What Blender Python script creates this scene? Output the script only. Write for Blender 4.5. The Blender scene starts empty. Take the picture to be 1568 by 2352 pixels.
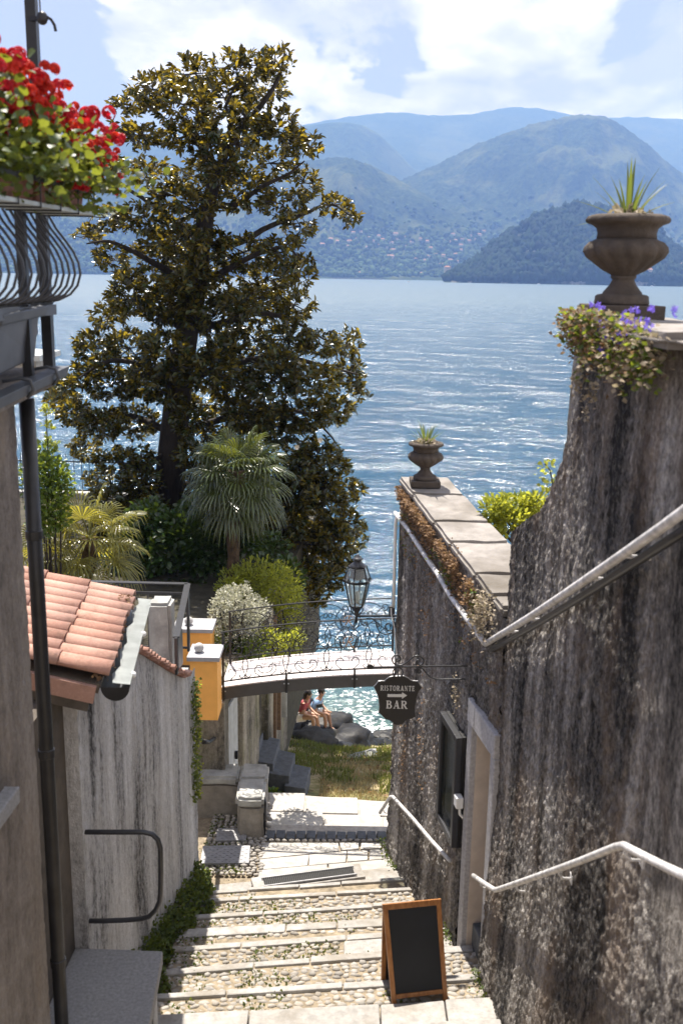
import bpy, bmesh, math, random
import numpy as np
from mathutils import Vector, Matrix
from mathutils.bvhtree import BVHTree

random.seed(7); rng = np.random.default_rng(11)
scene = bpy.context.scene
COL = scene.collection
ZC = 14.0            # height of the camera above the lake

# ------------------------------------------------------------------ camera
PITCH, ROLL, FPX = math.radians(13.4), math.radians(1.0), 2286.0
FW = np.array([0, math.cos(PITCH), -math.sin(PITCH)])
_U = np.array([0, math.sin(PITCH), math.cos(PITCH)]); _X = np.array([1.0, 0, 0])
RT = math.cos(ROLL) * _X + math.sin(ROLL) * _U
UP = -math.sin(ROLL) * _X + math.cos(ROLL) * _U
cd = bpy.data.cameras.new("camera"); cam = bpy.data.objects.new("camera", cd); COL.objects.link(cam)
cam.matrix_world = Matrix(((RT[0], UP[0], -FW[0], 0), (RT[1], UP[1], -FW[1], 0), (RT[2], UP[2], -FW[2], ZC), (0, 0, 0, 1)))
cd.sensor_fit = 'VERTICAL'; cd.sensor_height = 36; cd.sensor_width = 24; cd.lens = 35.0
cd.clip_start = 0.1; cd.clip_end = 40000
cd.dof.use_dof = True; cd.dof.focus_distance = 19; cd.dof.aperture_fstop = 2.6
scene.camera = cam

# ------------------------------------------------------------------ sun, sky, exposure
KX, KY = 0.145, 0.45          # a shadow moves this far right / towards the camera per metre of height
sdir = Vector((-KX, KY, 1.0)).normalized()      # towards the sun
SUN_EL = math.asin(sdir.z); SUN_AZ = math.atan2(sdir.x, sdir.y)
sl = bpy.data.lights.new("sun", 'SUN'); sun = bpy.data.objects.new("sun", sl); COL.objects.link(sun)
sl.energy = 5.0; sl.angle = math.radians(0.53); sl.color = (1.0, 0.955, 0.92)
sun.rotation_euler = sdir.to_track_quat('Z', 'Y').to_euler()
sun.location = (0, 0, 200)
scene.view_settings.view_transform = 'Standard'; scene.view_settings.look = 'None'
scene.view_settings.gamma = 1.0; scene.view_settings.use_curve_mapping = False
scene.view_settings.exposure = 1.2
try:
    scene.cycles.volume_bounces = 0; scene.cycles.max_bounces = 8; scene.cycles.transparent_max_bounces = 16
    scene.cycles.sample_clamp_indirect = 6.0; scene.cycles.use_denoising = True
except Exception:
    pass

world = bpy.data.worlds.new("World"); scene.world = world; world.use_nodes = True


def nd(nt, typ, **kw):
    n = nt.nodes.new(typ)
    for k, v in kw.items():
        if k == 'ins':
            for a, b in v.items():
                s = n.inputs[a]
                if hasattr(b, 'links') or isinstance(b, bpy.types.NodeSocket):
                    nt.links.new(b, s)
                else:
                    s.default_value = b
        else:
            setattr(n, k, v)
    return n


def mathn(nt, op, a, b=0.0, c=None, clamp=False):
    n = nt.nodes.new('ShaderNodeMath'); n.operation = op; n.use_clamp = clamp
    for i, x in enumerate((a, b) if c is None else (a, b, c)):
        if isinstance(x, bpy.types.NodeSocket): nt.links.new(x, n.inputs[i])
        else: n.inputs[i].default_value = x
    return n.outputs[0]


def mixc(nt, fac, a, b, blend='MIX'):
    n = nt.nodes.new('ShaderNodeMix'); n.data_type = 'RGBA'; n.blend_type = blend; n.clamp_factor = True
    for i, x in ((0, fac), (6, a), (7, b)):
        if isinstance(x, bpy.types.NodeSocket): nt.links.new(x, n.inputs[i])
        else: n.inputs[i].default_value = x if i == 0 else (*x[:3], 1)
    return n.outputs[2]


def ramp(nt, fac, stops):
    n = nt.nodes.new('ShaderNodeValToRGB'); e = n.color_ramp.elements
    while len(e) < len(stops): e.new(0.5)
    for el, (p, c) in zip(e, stops):
        el.position = p; el.color = (*c, 1) if hasattr(c, '__len__') else (c, c, c, 1)
    nt.links.new(fac, n.inputs[0]); return n.outputs[0]


def noise(nt, vec, scale, detail=4, rough=0.55, dist=0.0):
    n = nt.nodes.new('ShaderNodeTexNoise'); n.inputs['Scale'].default_value = scale
    n.inputs['Detail'].default_value = detail; n.inputs['Roughness'].default_value = rough
    n.inputs['Distortion'].default_value = dist
    if vec is not None: nt.links.new(vec, n.inputs['Vector'])
    return n.outputs['Fac']


def mapping(nt, vec, sc=(1, 1, 1), rot=(0, 0, 0), loc=(0, 0, 0)):
    n = nt.nodes.new('ShaderNodeMapping'); n.inputs['Scale'].default_value = sc
    n.inputs['Rotation'].default_value = rot; n.inputs['Location'].default_value = loc
    nt.links.new(vec, n.inputs['Vector']); return n.outputs[0]


# world: Nishita sky with a layer of cumulus
nt = world.node_tree; nt.nodes.clear()
wo = nt.nodes.new('ShaderNodeOutputWorld'); bg = nt.nodes.new('ShaderNodeBackground')
sky = nt.nodes.new('ShaderNodeTexSky'); sky.sky_type = 'NISHITA'; sky.sun_disc = False
sky.sun_elevation = SUN_EL; sky.sun_rotation = SUN_AZ
sky.altitude = 200; sky.air_density = 1.0; sky.dust_density = 1.2; sky.ozone_density = 1.5
tc = nt.nodes.new('ShaderNodeTexCoord')
sep = nt.nodes.new('ShaderNodeSeparateXYZ'); nt.links.new(tc.outputs['Generated'], sep.inputs[0])
zc = mathn(nt, 'MAXIMUM', mathn(nt, 'ADD', sep.outputs[2], 0.22), 0.08)
cmb = nd(nt, 'ShaderNodeCombineXYZ', ins={0: mathn(nt, 'DIVIDE', sep.outputs[0], zc), 1: mathn(nt, 'DIVIDE', sep.outputs[1], zc), 2: 0.0})
pv = mapping(nt, cmb.outputs[0], sc=(2.6, 1.55, 1), loc=(3.1, 1.7, 0.3))
n1 = noise(nt, pv, 1.0, 9, 0.56, 0.25)
n2 = noise(nt, pv, 0.45, 2, 0.5)
cov = mathn(nt, 'ADD', mathn(nt, 'ADD', mathn(nt, 'MULTIPLY', n1, 0.75), mathn(nt, 'MULTIPLY', n2, 0.35)), mathn(nt, 'MULTIPLY', sep.outputs[0], 0.20))
mask = ramp(nt, cov, [(0.0, 0), (0.515, 0.0), (0.54, 0.75), (0.59, 1)])
shade = noise(nt, mapping(nt, cmb.outputs[0], sc=(3.4, 2.6, 1), loc=(3.1, 1.62, 2.3)), 1.1, 7, 0.55, 0.2)
ccol = ramp(nt, shade, [(0.38, (6.2, 6.2, 7.1)), (0.5, (9.0, 8.8, 9.2)), (0.60, (12.8, 12.4, 12.2))])
SKYGAIN = 1.0
skyc = mixc(nt, 0.6, sky.outputs[0], (5.6, 5.2, 6.2))      # thin summer veil over the blue
col = mixc(nt, mask, skyc, ccol)
nt.links.new(col, bg.inputs['Color']); bg.inputs['Strength'].default_value = 0.058
nt.links.new(bg.outputs[0], wo.inputs[0])


# ------------------------------------------------------------------ rays from picture points (1568 x 2352) to the place, camera at the origin
def ray(u, v): return FW * FPX + RT * (u - 784) - UP * (v - 1176)
def atY(u, v, Y): d = ray(u, v); return d * (Y / d[1])
def atX(u, v, X): d = ray(u, v); return d * (X / d[0])
def atZ(u, v, z): d = ray(u, v); return d * (z / d[2])
def atP(u, v, p0, n): d = ray(u, v); n = np.array(n, float); return d * (np.dot(p0, n) / np.dot(d, n))
def onstair(u, v): return atP(u, v, [0, 0, -3.68], [0, 0.33, 1])
def RF(Y):            # right wall, far part: X of its face
    return 1.40 - 0.172 * (Y - 7.93)
def RN(Y):            # right wall, near part
    return 1.40 + 0.05 * (7.93 - Y)
def onRF(u, v): return atP(u, v, [1.40, 7.93, 0], [1, 0.172, 0])
def onRN(u, v): return atP(u, v, [1.40, 7.93, 0], [1, 0.05, 0])
def LW(Y): return -1.98 + 0.051 * (Y - 6.9)       # left wall face


# ------------------------------------------------------------------ numpy value noise
_T = rng.random(65536).astype(np.float64)
def _h(i, j, k): return _T[((i * 73856093) ^ (j * 19349663) ^ (k * 83492791)) & 65535]
def vnoise(x, y, z):
    x, y, z = np.broadcast_arrays(np.asarray(x, float), np.asarray(y, float), np.asarray(z, float))
    i, j, k = np.floor(x).astype(np.int64), np.floor(y).astype(np.int64), np.floor(z).astype(np.int64)
    a, b, c = x - i, y - j, z - k
    a, b, c = a * a * (3 - 2 * a), b * b * (3 - 2 * b), c * c * (3 - 2 * c)
    r = 0
    for di, wa in ((0, 1 - a), (1, a)):
        for dj, wb in ((0, 1 - b), (1, b)):
            for dk, wc in ((0, 1 - c), (1, c)):
                r = r + _h(i + di, j + dj, k + dk) * wa * wb * wc
    return r * 2 - 1
def fbm(x, y, z, o=4, g=0.5):
    s, a = 0, 1.0
    for q in range(o):
        s = s + a * vnoise(x * 2 ** q + 17 * q, y * 2 ** q + 5 * q, z * 2 ** q + 9 * q); a *= g
    return s


# ------------------------------------------------------------------ objects
OFF = {}
def thing(name, label, cat, loc, group=None):
    o = bpy.data.objects.new(name, None); COL.objects.link(o); o.empty_display_size = 0.2
    loc = np.array(loc, float); o.location = (loc[0], loc[1], loc[2] + ZC)
    o['label'] = label; o['category'] = cat
    if group: o['group'] = group
    OFF[o.name] = loc
    return o
def tag(o, label, cat, group=None):
    o['label'] = label; o['category'] = cat
    if group: o['group'] = group
    return o
def kind(o, k): o['kind'] = k; return o


class MB:
    def __init__(s): s.v = []; s.f = []; s.m = []
    def add(s, vs, fs, mi=0):
        b = len(s.v); s.v.extend([tuple(map(float, p)) for p in vs])
        for q in fs: s.f.append(tuple(b + i for i in q)); s.m.append(mi)
        return s
    def box(s, c, d, rz=0.0, mi=0, R=None):
        c = np.array(c, float); h = np.array(d, float) / 2
        if R is None: R = np.array([[math.cos(rz), -math.sin(rz), 0], [math.sin(rz), math.cos(rz), 0], [0, 0, 1]])
        p = [c + R @ (h * np.array(q)) for q in ((-1, -1, -1), (1, -1, -1), (1, 1, -1), (-1, 1, -1), (-1, -1, 1), (1, -1, 1), (1, 1, 1), (-1, 1, 1))]
        return s.hexa(p, mi)
    def hexa(s, p, mi=0):     # bottom 0-3 counter-clockwise seen from above, top 4-7
        return s.add(p, [(3, 2, 1, 0), (4, 5, 6, 7), (0, 1, 5, 4), (1, 2, 6, 5), (2, 3, 7, 6), (3, 0, 4, 7)], mi)
    def bar(s, a, b, w, h=None, mi=0, up=(0, 0, 1)):
        a, b = np.array(a, float), np.array(b, float); h = h or w
        d = b - a; L = np.linalg.norm(d); d = d / L; u = np.array(up, float)
        if abs(d @ u) > 0.98: u = np.array([0, 1.0, 0])
        x = np.cross(d, u); x /= np.linalg.norm(x); z = np.cross(x, d)
        R = np.stack([x, d, z], 1)
        return s.box((a + b) / 2, (w, L, h), R=R, mi=mi)
    def tube(s, pts, r, n=6, mi=0, closed=False):
        pts = np.array(pts, float); k = len(pts); r = np.broadcast_to(np.array(r, float), (k,))
        d = np.gradient(pts, axis=0) if not closed else np.roll(pts, -1, 0) - np.roll(pts, 1, 0)
        d /= np.linalg.norm(d, axis=1)[:, None] + 1e-12
        u = np.array([0, 0, 1.0]) if abs(d[0][2]) < 0.9 else np.array([1.0, 0, 0])
        vs = []
        for i in range(k):
            x = np.cross(d[i], u); x /= np.linalg.norm(x) + 1e-12; u = np.cross(x, d[i]); 
            for a in range(n):
                t = 2 * math.pi * a / n; vs.append(pts[i] + r[i] * (math.cos(t) * x + math.sin(t) * u))
        fs = []
        for i in range(k if closed else k - 1):
            j = (i + 1) % k
            for a in range(n):
                b = (a + 1) % n; fs.append((i * n + a, i * n + b, j * n + b, j * n + a))
        if not closed: fs += [tuple(range(n))[::-1], tuple((k - 1) * n + a for a in range(n))]
        return s.add(vs, fs, mi)
    def lathe(s, prof, c, n=24, mi=0, lob=None, sc=1.0):
        c = np.array(c, float); vs = []
        for q, (r, z) in enumerate(prof):
            for a in range(n):
                t = 2 * math.pi * a / n; rr = r if lob is None else r * (1 + lob(q, t, z))
                vs.append(c + np.array([rr * math.cos(t), rr * math.sin(t), z]) * sc)
        fs = [(i * n + a, i * n + (a + 1) % n, (i + 1) * n + (a + 1) % n, (i + 1) * n + a) for i in range(len(prof) - 1) for a in range(n)]
        fs += [tuple(range(n))[::-1], tuple((len(prof) - 1) * n + a for a in range(n))]
        return s.add(vs, fs, mi)
    def prism(s, poly, o, ux, uy, th, mi=0):      # outline in the plane o + x ux + y uy, extruded by th along ux x uy
        o, ux, uy = map(lambda q: np.array(q, float), (o, ux, uy)); nn = np.cross(ux, uy); nn /= np.linalg.norm(nn)
        k = len(poly); a = [o + ux * x + uy * y for x, y in poly]; b = [p + nn * th for p in a]
        return s.add(a + b, [tuple(range(k))[::-1], tuple(range(k, 2 * k))] + [(i, (i + 1) % k, k + (i + 1) % k, k + i) for i in range(k)], mi)
    def ball(s, c, r, n=10, m=7, mi=0, sq=(1, 1, 1)):
        prof = [(max(1e-3, math.sin(math.pi * i / m)), -math.cos(math.pi * i / m)) for i in range(m + 1)]
        b = len(s.v); s.lathe(prof, (0, 0, 0), n, mi)
        for i in range(b, len(s.v)):
            p = s.v[i]; s.v[i] = (c[0] + p[0] * r * sq[0], c[1] + p[1] * r * sq[1], c[2] + p[2] * r * sq[2])
        return s
    def build(s, name, mat, parent=None, smooth=False, bevel=0, origin=None, label=None):
        me = bpy.data.meshes.new(name)
        off = OFF[parent.name] if parent is not None else np.array(origin if origin is not None else (0, 0, 0), float)
        me.from_pydata([(x - off[0], y - off[1], z - off[2]) for x, y, z in s.v], [], s.f)
        mats = mat if isinstance(mat, (list, tuple)) else [mat]
        for m in mats: me.materials.append(m)
        if len(mats) > 1: me.polygons.foreach_set('material_index', s.m)
        if smooth: me.polygons.foreach_set('use_smooth', [True] * len(me.polygons))
        return link(name, me, parent, off, bevel, label)


def link(name, me, parent=None, off=(0, 0, 0), bevel=0, label=None):
    o = bpy.data.objects.new(name, me); COL.objects.link(o)
    if parent is not None: o.parent = parent
    else: o.location = (off[0], off[1], off[2] + ZC)
    OFF[o.name] = np.array(off, float)
    if bevel:
        b = o.modifiers.new('bevel', 'BEVEL'); b.width = bevel; b.segments = 2; b.limit_method = 'ANGLE'
    if label: o['label'] = label
    return o


def inst(name, me, parent, loc, R=None, sc=(1, 1, 1), label=None):
    """one object sharing mesh data, placed at loc (and turned by R) under parent"""
    o = bpy.data.objects.new(name, me); COL.objects.link(o); o.parent = parent
    off = OFF[parent.name]; l = np.array(loc, float) - off
    M = np.eye(4); M[:3, :3] = (np.eye(3) if R is None else R) @ np.diag(np.array(sc, float) if hasattr(sc, '__len__') else np.eye(3).diagonal() * sc)
    M[:3, 3] = l
    o.matrix_local = Matrix(M.tolist())
    if label: o['label'] = label
    return o


def npmesh(name, V, F, mat, smooth=False):
    """mesh from numpy arrays, all faces with the same number of corners"""
    me = bpy.data.meshes.new(name); V = np.asarray(V, np.float32); F = np.asarray(F, np.int32)
    k = F.shape[1]
    me.vertices.add(len(V)); me.vertices.foreach_set('co', V.ravel())
    me.loops.add(F.size); me.loops.foreach_set('vertex_index', F.ravel())
    me.polygons.add(len(F)); me.polygons.foreach_set('loop_start', np.arange(len(F), dtype=np.int32) * k)
    if smooth: me.polygons.foreach_set('use_smooth', np.ones(len(F), bool))
    me.update(calc_edges=True)
    if mat is not None: me.materials.append(mat)
    return me


def scatter(tv, tf, R, S, L):
    tv = np.asarray(tv, float); tf = np.asarray(tf, int); N = len(L)
    S = np.asarray(S, float)
    if S.ndim == 1: S = np.repeat(S[:, None], 3, 1)
    V = np.einsum('nij,nkj->nki', R, tv[None] * S[:, None, :]) + L[:, None, :]
    F = tf[None] + (np.arange(N) * len(tv))[:, None, None]
    return V.reshape(-1, 3), F.reshape(-1, tf.shape[1])


def rots(N, dirs, roll=None):
    """rotations taking +Y to dirs, +Z near up"""
    d = np.asarray(dirs, float); d = d / (np.linalg.norm(d, axis=1)[:, None] + 1e-9)
    u = np.tile([0, 0, 1.0], (N, 1)); u[np.abs(d[:, 2]) > 0.97] = (1, 0, 0)
    x = np.cross(d, u); x /= np.linalg.norm(x, axis=1)[:, None]; z = np.cross(x, d)
    if roll is not None:
        c, s_ = np.cos(roll)[:, None], np.sin(roll)[:, None]; x, z = c * x + s_ * z, -s_ * x + c * z
    return np.stack([x, d, z], 2)


def rdirs(N): 
    d = rng.normal(size=(N, 3)); return d / np.linalg.norm(d, axis=1)[:, None]

# ------------------------------------------------------------------ materials
MATS = {}
def newmat(name):
    m = bpy.data.materials.new(name); m.use_nodes = True; nt = m.node_tree; nt.nodes.clear()
    out = nt.nodes.new('ShaderNodeOutputMaterial'); b = nt.nodes.new('ShaderNodeBsdfPrincipled')
    nt.links.new(b.outputs[0], out.inputs[0]); MATS[name] = m
    return m, nt, b, out
def setc(nt, b, c):
    if isinstance(c, bpy.types.NodeSocket): nt.links.new(c, b.inputs['Base Color'])
    else: b.inputs['Base Color'].default_value = (*c, 1)
def bump(nt, b, h, strength=0.5, dist=0.02):
    n = nt.nodes.new('ShaderNodeBump'); n.inputs['Strength'].default_value = strength; n.inputs['Distance'].default_value = dist
    nt.links.new(h, n.inputs['Height']); nt.links.new(n.outputs[0], b.inputs['Normal'])
def oc(nt): return nt.nodes.new('ShaderNodeTexCoord').outputs['Object']
def gpos(nt): return nt.nodes.new('ShaderNodeNewGeometry').outputs['Position']
def isl(nt): return nt.nodes.new('ShaderNodeNewGeometry').outputs['Random Per Island']
def orand(nt): return nt.nodes.new('ShaderNodeObjectInfo').outputs['Random']

def plain(name, c, rough=0.6, metal=0.0, var=0.15, scale=8.0, bmp=0.0, bscale=60, spec=0.5):
    m, nt, b, o = newmat(name); p = gpos(nt)
    n = noise(nt, p, scale, 5, 0.6)
    setc(nt, b, mixc(nt, ramp(nt, n, [(0.3, 0), (0.7, 1)]), tuple(x * (1 - var) for x in c), tuple(min(1, x * (1 + var)) for x in c)))
    b.inputs['Roughness'].default_value = rough; b.inputs['Metallic'].default_value = metal
    b.inputs['Specular IOR Level'].default_value = spec
    if bmp: bump(nt, b, noise(nt, p, bscale, 4, 0.6), bmp, 0.01)
    return m

def stucco(name, dark, mid, light, warm, streak=0.9, seed=0.0, rough_amp=0.8, warmth=0.5, darkpos=0.47, grain=0.32):
    m, nt, b, o = newmat(name); p = mapping(nt, gpos(nt), loc=(seed, seed * 1.7, seed * 0.3))
    bands = noise(nt, mapping(nt, p, sc=(2.3, 2.3, 0.22)), 1.0, 5, 0.6, 0.15)        # long soft runs of rain and soot
    runs = noise(nt, mapping(nt, p, sc=(9, 9, 0.8)), 1.0, 4, 0.6)
    blot = noise(nt, p, 0.9, 6, 0.65, 0.4)
    gr1 = noise(nt, mapping(nt, p, sc=(1, 1, 0.5)), 26, 3, 0.65); fine = noise(nt, mapping(nt, p, sc=(1, 1, 0.6)), 62, 3, 0.7)
    f = mathn(nt, 'ADD', mathn(nt, 'MULTIPLY', bands, 0.50 * streak), mathn(nt, 'MULTIPLY', runs, 0.16 * streak))
    f = mathn(nt, 'ADD', f, mathn(nt, 'MULTIPLY', blot, 0.34 + 0.3 * (1 - streak)))
    f = mathn(nt, 'ADD', f, mathn(nt, 'MULTIPLY', mathn(nt, 'SUBTRACT', mathn(nt, 'MULTIPLY_ADD', gr1, 0.6, mathn(nt, 'MULTIPLY', fine, 0.4)), 0.5), grain))
    c = ramp(nt, f, [(darkpos, dark), (darkpos + 0.13, mid), (darkpos + 0.28, light)])
    w = ramp(nt, noise(nt, mapping(nt, p, sc=(2.2, 2.2, 0.8), loc=(4, 4, 4)), 1.1, 4, 0.6), [(0.5, 0), (0.7, warmth)])
    c = mixc(nt, w, c, warm)
    setc(nt, b, c); b.inputs['Roughness'].default_value = 0.95; b.inputs['Specular IOR Level'].default_value = 0.2
    bump(nt, b, mathn(nt, 'ADD', noise(nt, mapping(nt, p, sc=(1, 1, 0.65)), 42, 4, 0.65), mathn(nt, 'MULTIPLY', fine, 0.5)), rough_amp, 0.03)
    return m

M_wall_r = stucco('right_wall_roughcast', (0.022, 0.021, 0.021), (0.165, 0.152, 0.139), (0.48, 0.45, 0.415), (0.33, 0.245, 0.18), seed=0.0, warmth=0.4, darkpos=0.422, grain=0.66, streak=1.25)
M_wall_l = stucco('left_wall_roughcast', (0.035, 0.035, 0.036), (0.42, 0.415, 0.415), (0.66, 0.655, 0.66), (0.42, 0.37, 0.31), seed=7.3, warmth=0.25, darkpos=0.43, grain=0.45, streak=1.5)
M_house = stucco('house_roughcast', (0.06, 0.054, 0.048), (0.20, 0.175, 0.155), (0.36, 0.33, 0.30), (0.30, 0.245, 0.19), seed=3.1, warmth=0.5, darkpos=0.34)
M_garden_wall = stucco('garden_wall_stone', (0.06, 0.055, 0.045), (0.30, 0.27, 0.22), (0.55, 0.52, 0.46), (0.22, 0.22, 0.10), seed=12.0, warmth=0.5, darkpos=0.42)
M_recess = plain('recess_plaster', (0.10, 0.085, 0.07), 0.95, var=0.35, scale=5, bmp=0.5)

def stone(name, c, dirt=(0.12, 0.11, 0.09), scale=14, amount=0.5, rough=0.85, bmp=0.5, rnd=0.2):
    m, nt, b, o = newmat(name); p = gpos(nt)
    n = noise(nt, p, scale, 6, 0.65); n2 = noise(nt, p, scale * 0.18, 4, 0.6); g = noise(nt, p, scale * 14, 2, 0.6)
    r = mathn(nt, 'ADD', orand(nt), isl(nt)); r = mathn(nt, 'FRACT', mathn(nt, 'MULTIPLY', r, 3.7))
    c1 = mixc(nt, ramp(nt, n, [(0.35, 0), (0.75, 1)]), tuple(x * 0.72 for x in c), tuple(min(1, x * 1.22) for x in c))
    c1 = mixc(nt, mathn(nt, 'MULTIPLY', r, rnd), c1, tuple(x * 0.35 for x in c))
    c1 = mixc(nt, ramp(nt, n2, [(0.48, 0), (0.7, amount)]), c1, dirt)
    c1 = mixc(nt, ramp(nt, g, [(0.55, 0), (0.75, 0.35)]), c1, tuple(x * 0.4 for x in c))
    setc(nt, b, c1); b.inputs['Roughness'].default_value = rough; b.inputs['Specular IOR Level'].default_value = 0.25
    bump(nt, b, mathn(nt, 'ADD', n, mathn(nt, 'MULTIPLY', g, 0.25)), bmp, 0.02)
    return m

M_flag = stone('flagstone', (0.47, 0.45, 0.42), (0.33, 0.31, 0.28), 9, 0.5)
M_nosing = stone('nosing_granite', (0.40, 0.385, 0.365), (0.22, 0.19, 0.15), 12, 0.75)
M_cobble = stone('cobblestone', (0.47, 0.44, 0.40), (0.30, 0.245, 0.18), 10, 0.35, rnd=0.6)
M_coping = stone('coping_stone', (0.29, 0.268, 0.248), (0.10, 0.085, 0.065), 5, 0.85)
M_granite = stone('granite_slab', (0.30, 0.30, 0.305), (0.22, 0.22, 0.23), 40, 0.3, bmp=0.2)
M_granite_dark = stone('weathered_bench_stone', (0.30, 0.275, 0.24), (0.07, 0.06, 0.05), 6, 0.75, bmp=0.9)
M_slate_edge_shade = stone('step_slate_edge_shade', (0.13, 0.14, 0.155), (0.08, 0.08, 0.08), 12, 0.4)  # slate of the steps; on the landing edge it stands for bridge shade
M_rock = stone('shore_rock', (0.022, 0.021, 0.020), (0.010, 0.010, 0.010), 3.5, 0.7, rough=0.45, bmp=1.0)
M_urn = stone('urn_stone', (0.105, 0.085, 0.07), (0.018, 0.015, 0.013), 9, 0.9, bmp=1.0)
M_concrete = stone('post_concrete', (0.45, 0.45, 0.43), (0.12, 0.12, 0.11), 6, 0.6)
M_frame_stone = stone('door_frame_stone', (0.46, 0.45, 0.46), (0.30, 0.30, 0.33), 30, 0.4, bmp=0.25)
M_reveal = plain('reveal_plaster', (0.55, 0.47, 0.40), 0.95, var=0.12, scale=6, bmp=0.2, bscale=120)
M_soil = plain('garden_soil', (0.05, 0.045, 0.03), 1.0, var=0.45, scale=6, bmp=0.8)
M_earth = plain('earth_joint', (0.25, 0.205, 0.145), 1.0, var=0.45, scale=12, bmp=0.8)
M_orange = plain('orange_render', (0.92, 0.46, 0.115), 0.9, var=0.07, scale=5, bmp=0.25, bscale=90)
M_cap = plain('grey_cap', (0.34, 0.34, 0.36), 0.7, var=0.1, scale=20)
M_ball = stone('stone_ball', (0.55, 0.54, 0.53), (0.40, 0.39, 0.38), 60, 0.3, bmp=0.2)
M_iron = plain('black_iron', (0.018, 0.018, 0.02), 0.42, metal=0.3, var=0.2, scale=30)
M_girder = plain('girder_paint', (0.075, 0.073, 0.073), 0.5, metal=0.2, var=0.12, scale=10)
M_railgrey = plain('rail_grey_paint', (0.05, 0.051, 0.056), 0.38, metal=0.4, var=0.15, scale=20)
M_bronze = plain('bronze', (0.45, 0.27, 0.15), 0.4, metal=0.7, var=0.2)
M_pipe = plain('pipe_metal', (0.028, 0.028, 0.03), 0.45, metal=0.4, var=0.35, scale=6)
M_galv = plain('galvanised', (0.42, 0.45, 0.445), 0.5, metal=0.25, var=0.2, scale=7)
M_gutter = plain('dull_zinc', (0.075, 0.08, 0.09), 0.5, metal=0.35, var=0.25, scale=5)
M_whitepaint = plain('white_rail_paint', (0.55, 0.54, 0.54), 0.45, var=0.38, scale=16, bmp=0.1)
M_sign = plain('sign_black', (0.012, 0.012, 0.013), 0.5, var=0.1)
M_letter = plain('letter_white', (0.72, 0.72, 0.70), 0.6, var=0.05)
M_edge = plain('sign_edge', (0.25, 0.25, 0.26), 0.4, metal=0.5)
M_board = plain('chalkboard', (0.011, 0.012, 0.014), 0.75, var=0.25, scale=3)
M_drain = plain('drain_iron', (0.05, 0.05, 0.05), 0.5, metal=0.5)
M_deck = plain('deck_tile', (0.56, 0.51, 0.50), 0.6, var=0.06, scale=9)
M_joint = plain('deck_joint', (0.25, 0.23, 0.22), 0.9)
M_white = plain('white_paint', (0.75, 0.75, 0.74), 0.6, var=0.05)
M_greydoor = plain('grey_door_paint', (0.36, 0.37, 0.37), 0.6, var=0.15)
M_brownwood = plain('brown_post', (0.16, 0.10, 0.06), 0.7, var=0.3, scale=20)
M_troughpot = plain('terracotta_trough', (0.20, 0.085, 0.055), 0.85, var=0.3, scale=10)
M_paper = plain('menu_paper', (0.30, 0.33, 0.31), 0.6, var=0.5, scale=6)
M_curb = stone('curb_stone', (0.45, 0.42, 0.38), (0.22, 0.20, 0.17), 14, 0.4)
M_manhole = plain('manhole_iron', (0.30, 0.30, 0.31), 0.6, metal=0.3, var=0.2, scale=20)
M_dark = plain('dark_channel_shade', (0.01, 0.01, 0.01), 0.9)

# terracotta tiles
m, nt, b, o = newmat('roof_tile'); M_tile = m; p = gpos(nt)
r = mathn(nt, 'FRACT', mathn(nt, 'MULTIPLY', mathn(nt, 'ADD', orand(nt), 0.13), 5.3))
base = ramp(nt, r, [(0.0, (0.33, 0.17, 0.125)), (0.35, (0.43, 0.235, 0.18)), (0.7, (0.46, 0.275, 0.22)), (1.0, (0.37, 0.215, 0.17))])
base = mixc(nt, ramp(nt, noise(nt, p, 9, 6, 0.7), [(0.50, 0), (0.72, 0.75)]), base, (0.20, 0.125, 0.09))
base = mixc(nt, ramp(nt, noise(nt, p, 45, 3, 0.7), [(0.5, 0), (0.75, 0.35)]), base, (0.62, 0.42, 0.33))
setc(nt, b, base); b.inputs['Roughness'].default_value = 0.9; bump(nt, b, noise(nt, p, 40, 4, 0.6), 0.25, 0.01)

# wood
m, nt, b, o = newmat('varnished_wood'); M_wood = m; p = oc(nt)
g = noise(nt, mapping(nt, p, sc=(30, 30, 2.5)), 1.0, 5, 0.6, 0.4)
setc(nt, b, ramp(nt, g, [(0.3, (0.20, 0.075, 0.022)), (0.55, (0.36, 0.155, 0.05)), (0.8, (0.45, 0.215, 0.08))])); b.inputs['Roughness'].default_value = 0.38

# glass
m, nt, b, o = newmat('lantern_glass'); M_glass = m
b.inputs['Base Color'].default_value = (0.85, 0.9, 0.88, 1); b.inputs['Roughness'].default_value = 0.12
tr = nt.nodes.new('ShaderNodeBsdfTransparent'); tr.inputs[0].default_value = (0.86, 0.90, 0.88, 1); mx = nt.nodes.new('ShaderNodeMixShader'); mx.inputs[0].default_value = 0.24
nt.links.new(tr.outputs[0], mx.inputs[1]); nt.links.new(b.outputs[0], mx.inputs[2]); nt.links.new(mx.outputs[0], o.inputs[0])
m, nt, b, o = newmat('case_glass'); M_cglass = m
b.inputs['Base Color'].default_value = (0.02, 0.025, 0.022, 1); b.inputs['Roughness'].default_value = 0.05
tr = nt.nodes.new('ShaderNodeBsdfTransparent'); mx = nt.nodes.new('ShaderNodeMixShader'); mx.inputs[0].default_value = 0.45
nt.links.new(tr.outputs[0], mx.inputs[1]); nt.links.new(b.outputs[0], mx.inputs[2]); nt.links.new(mx.outputs[0], o.inputs[0])


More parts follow.
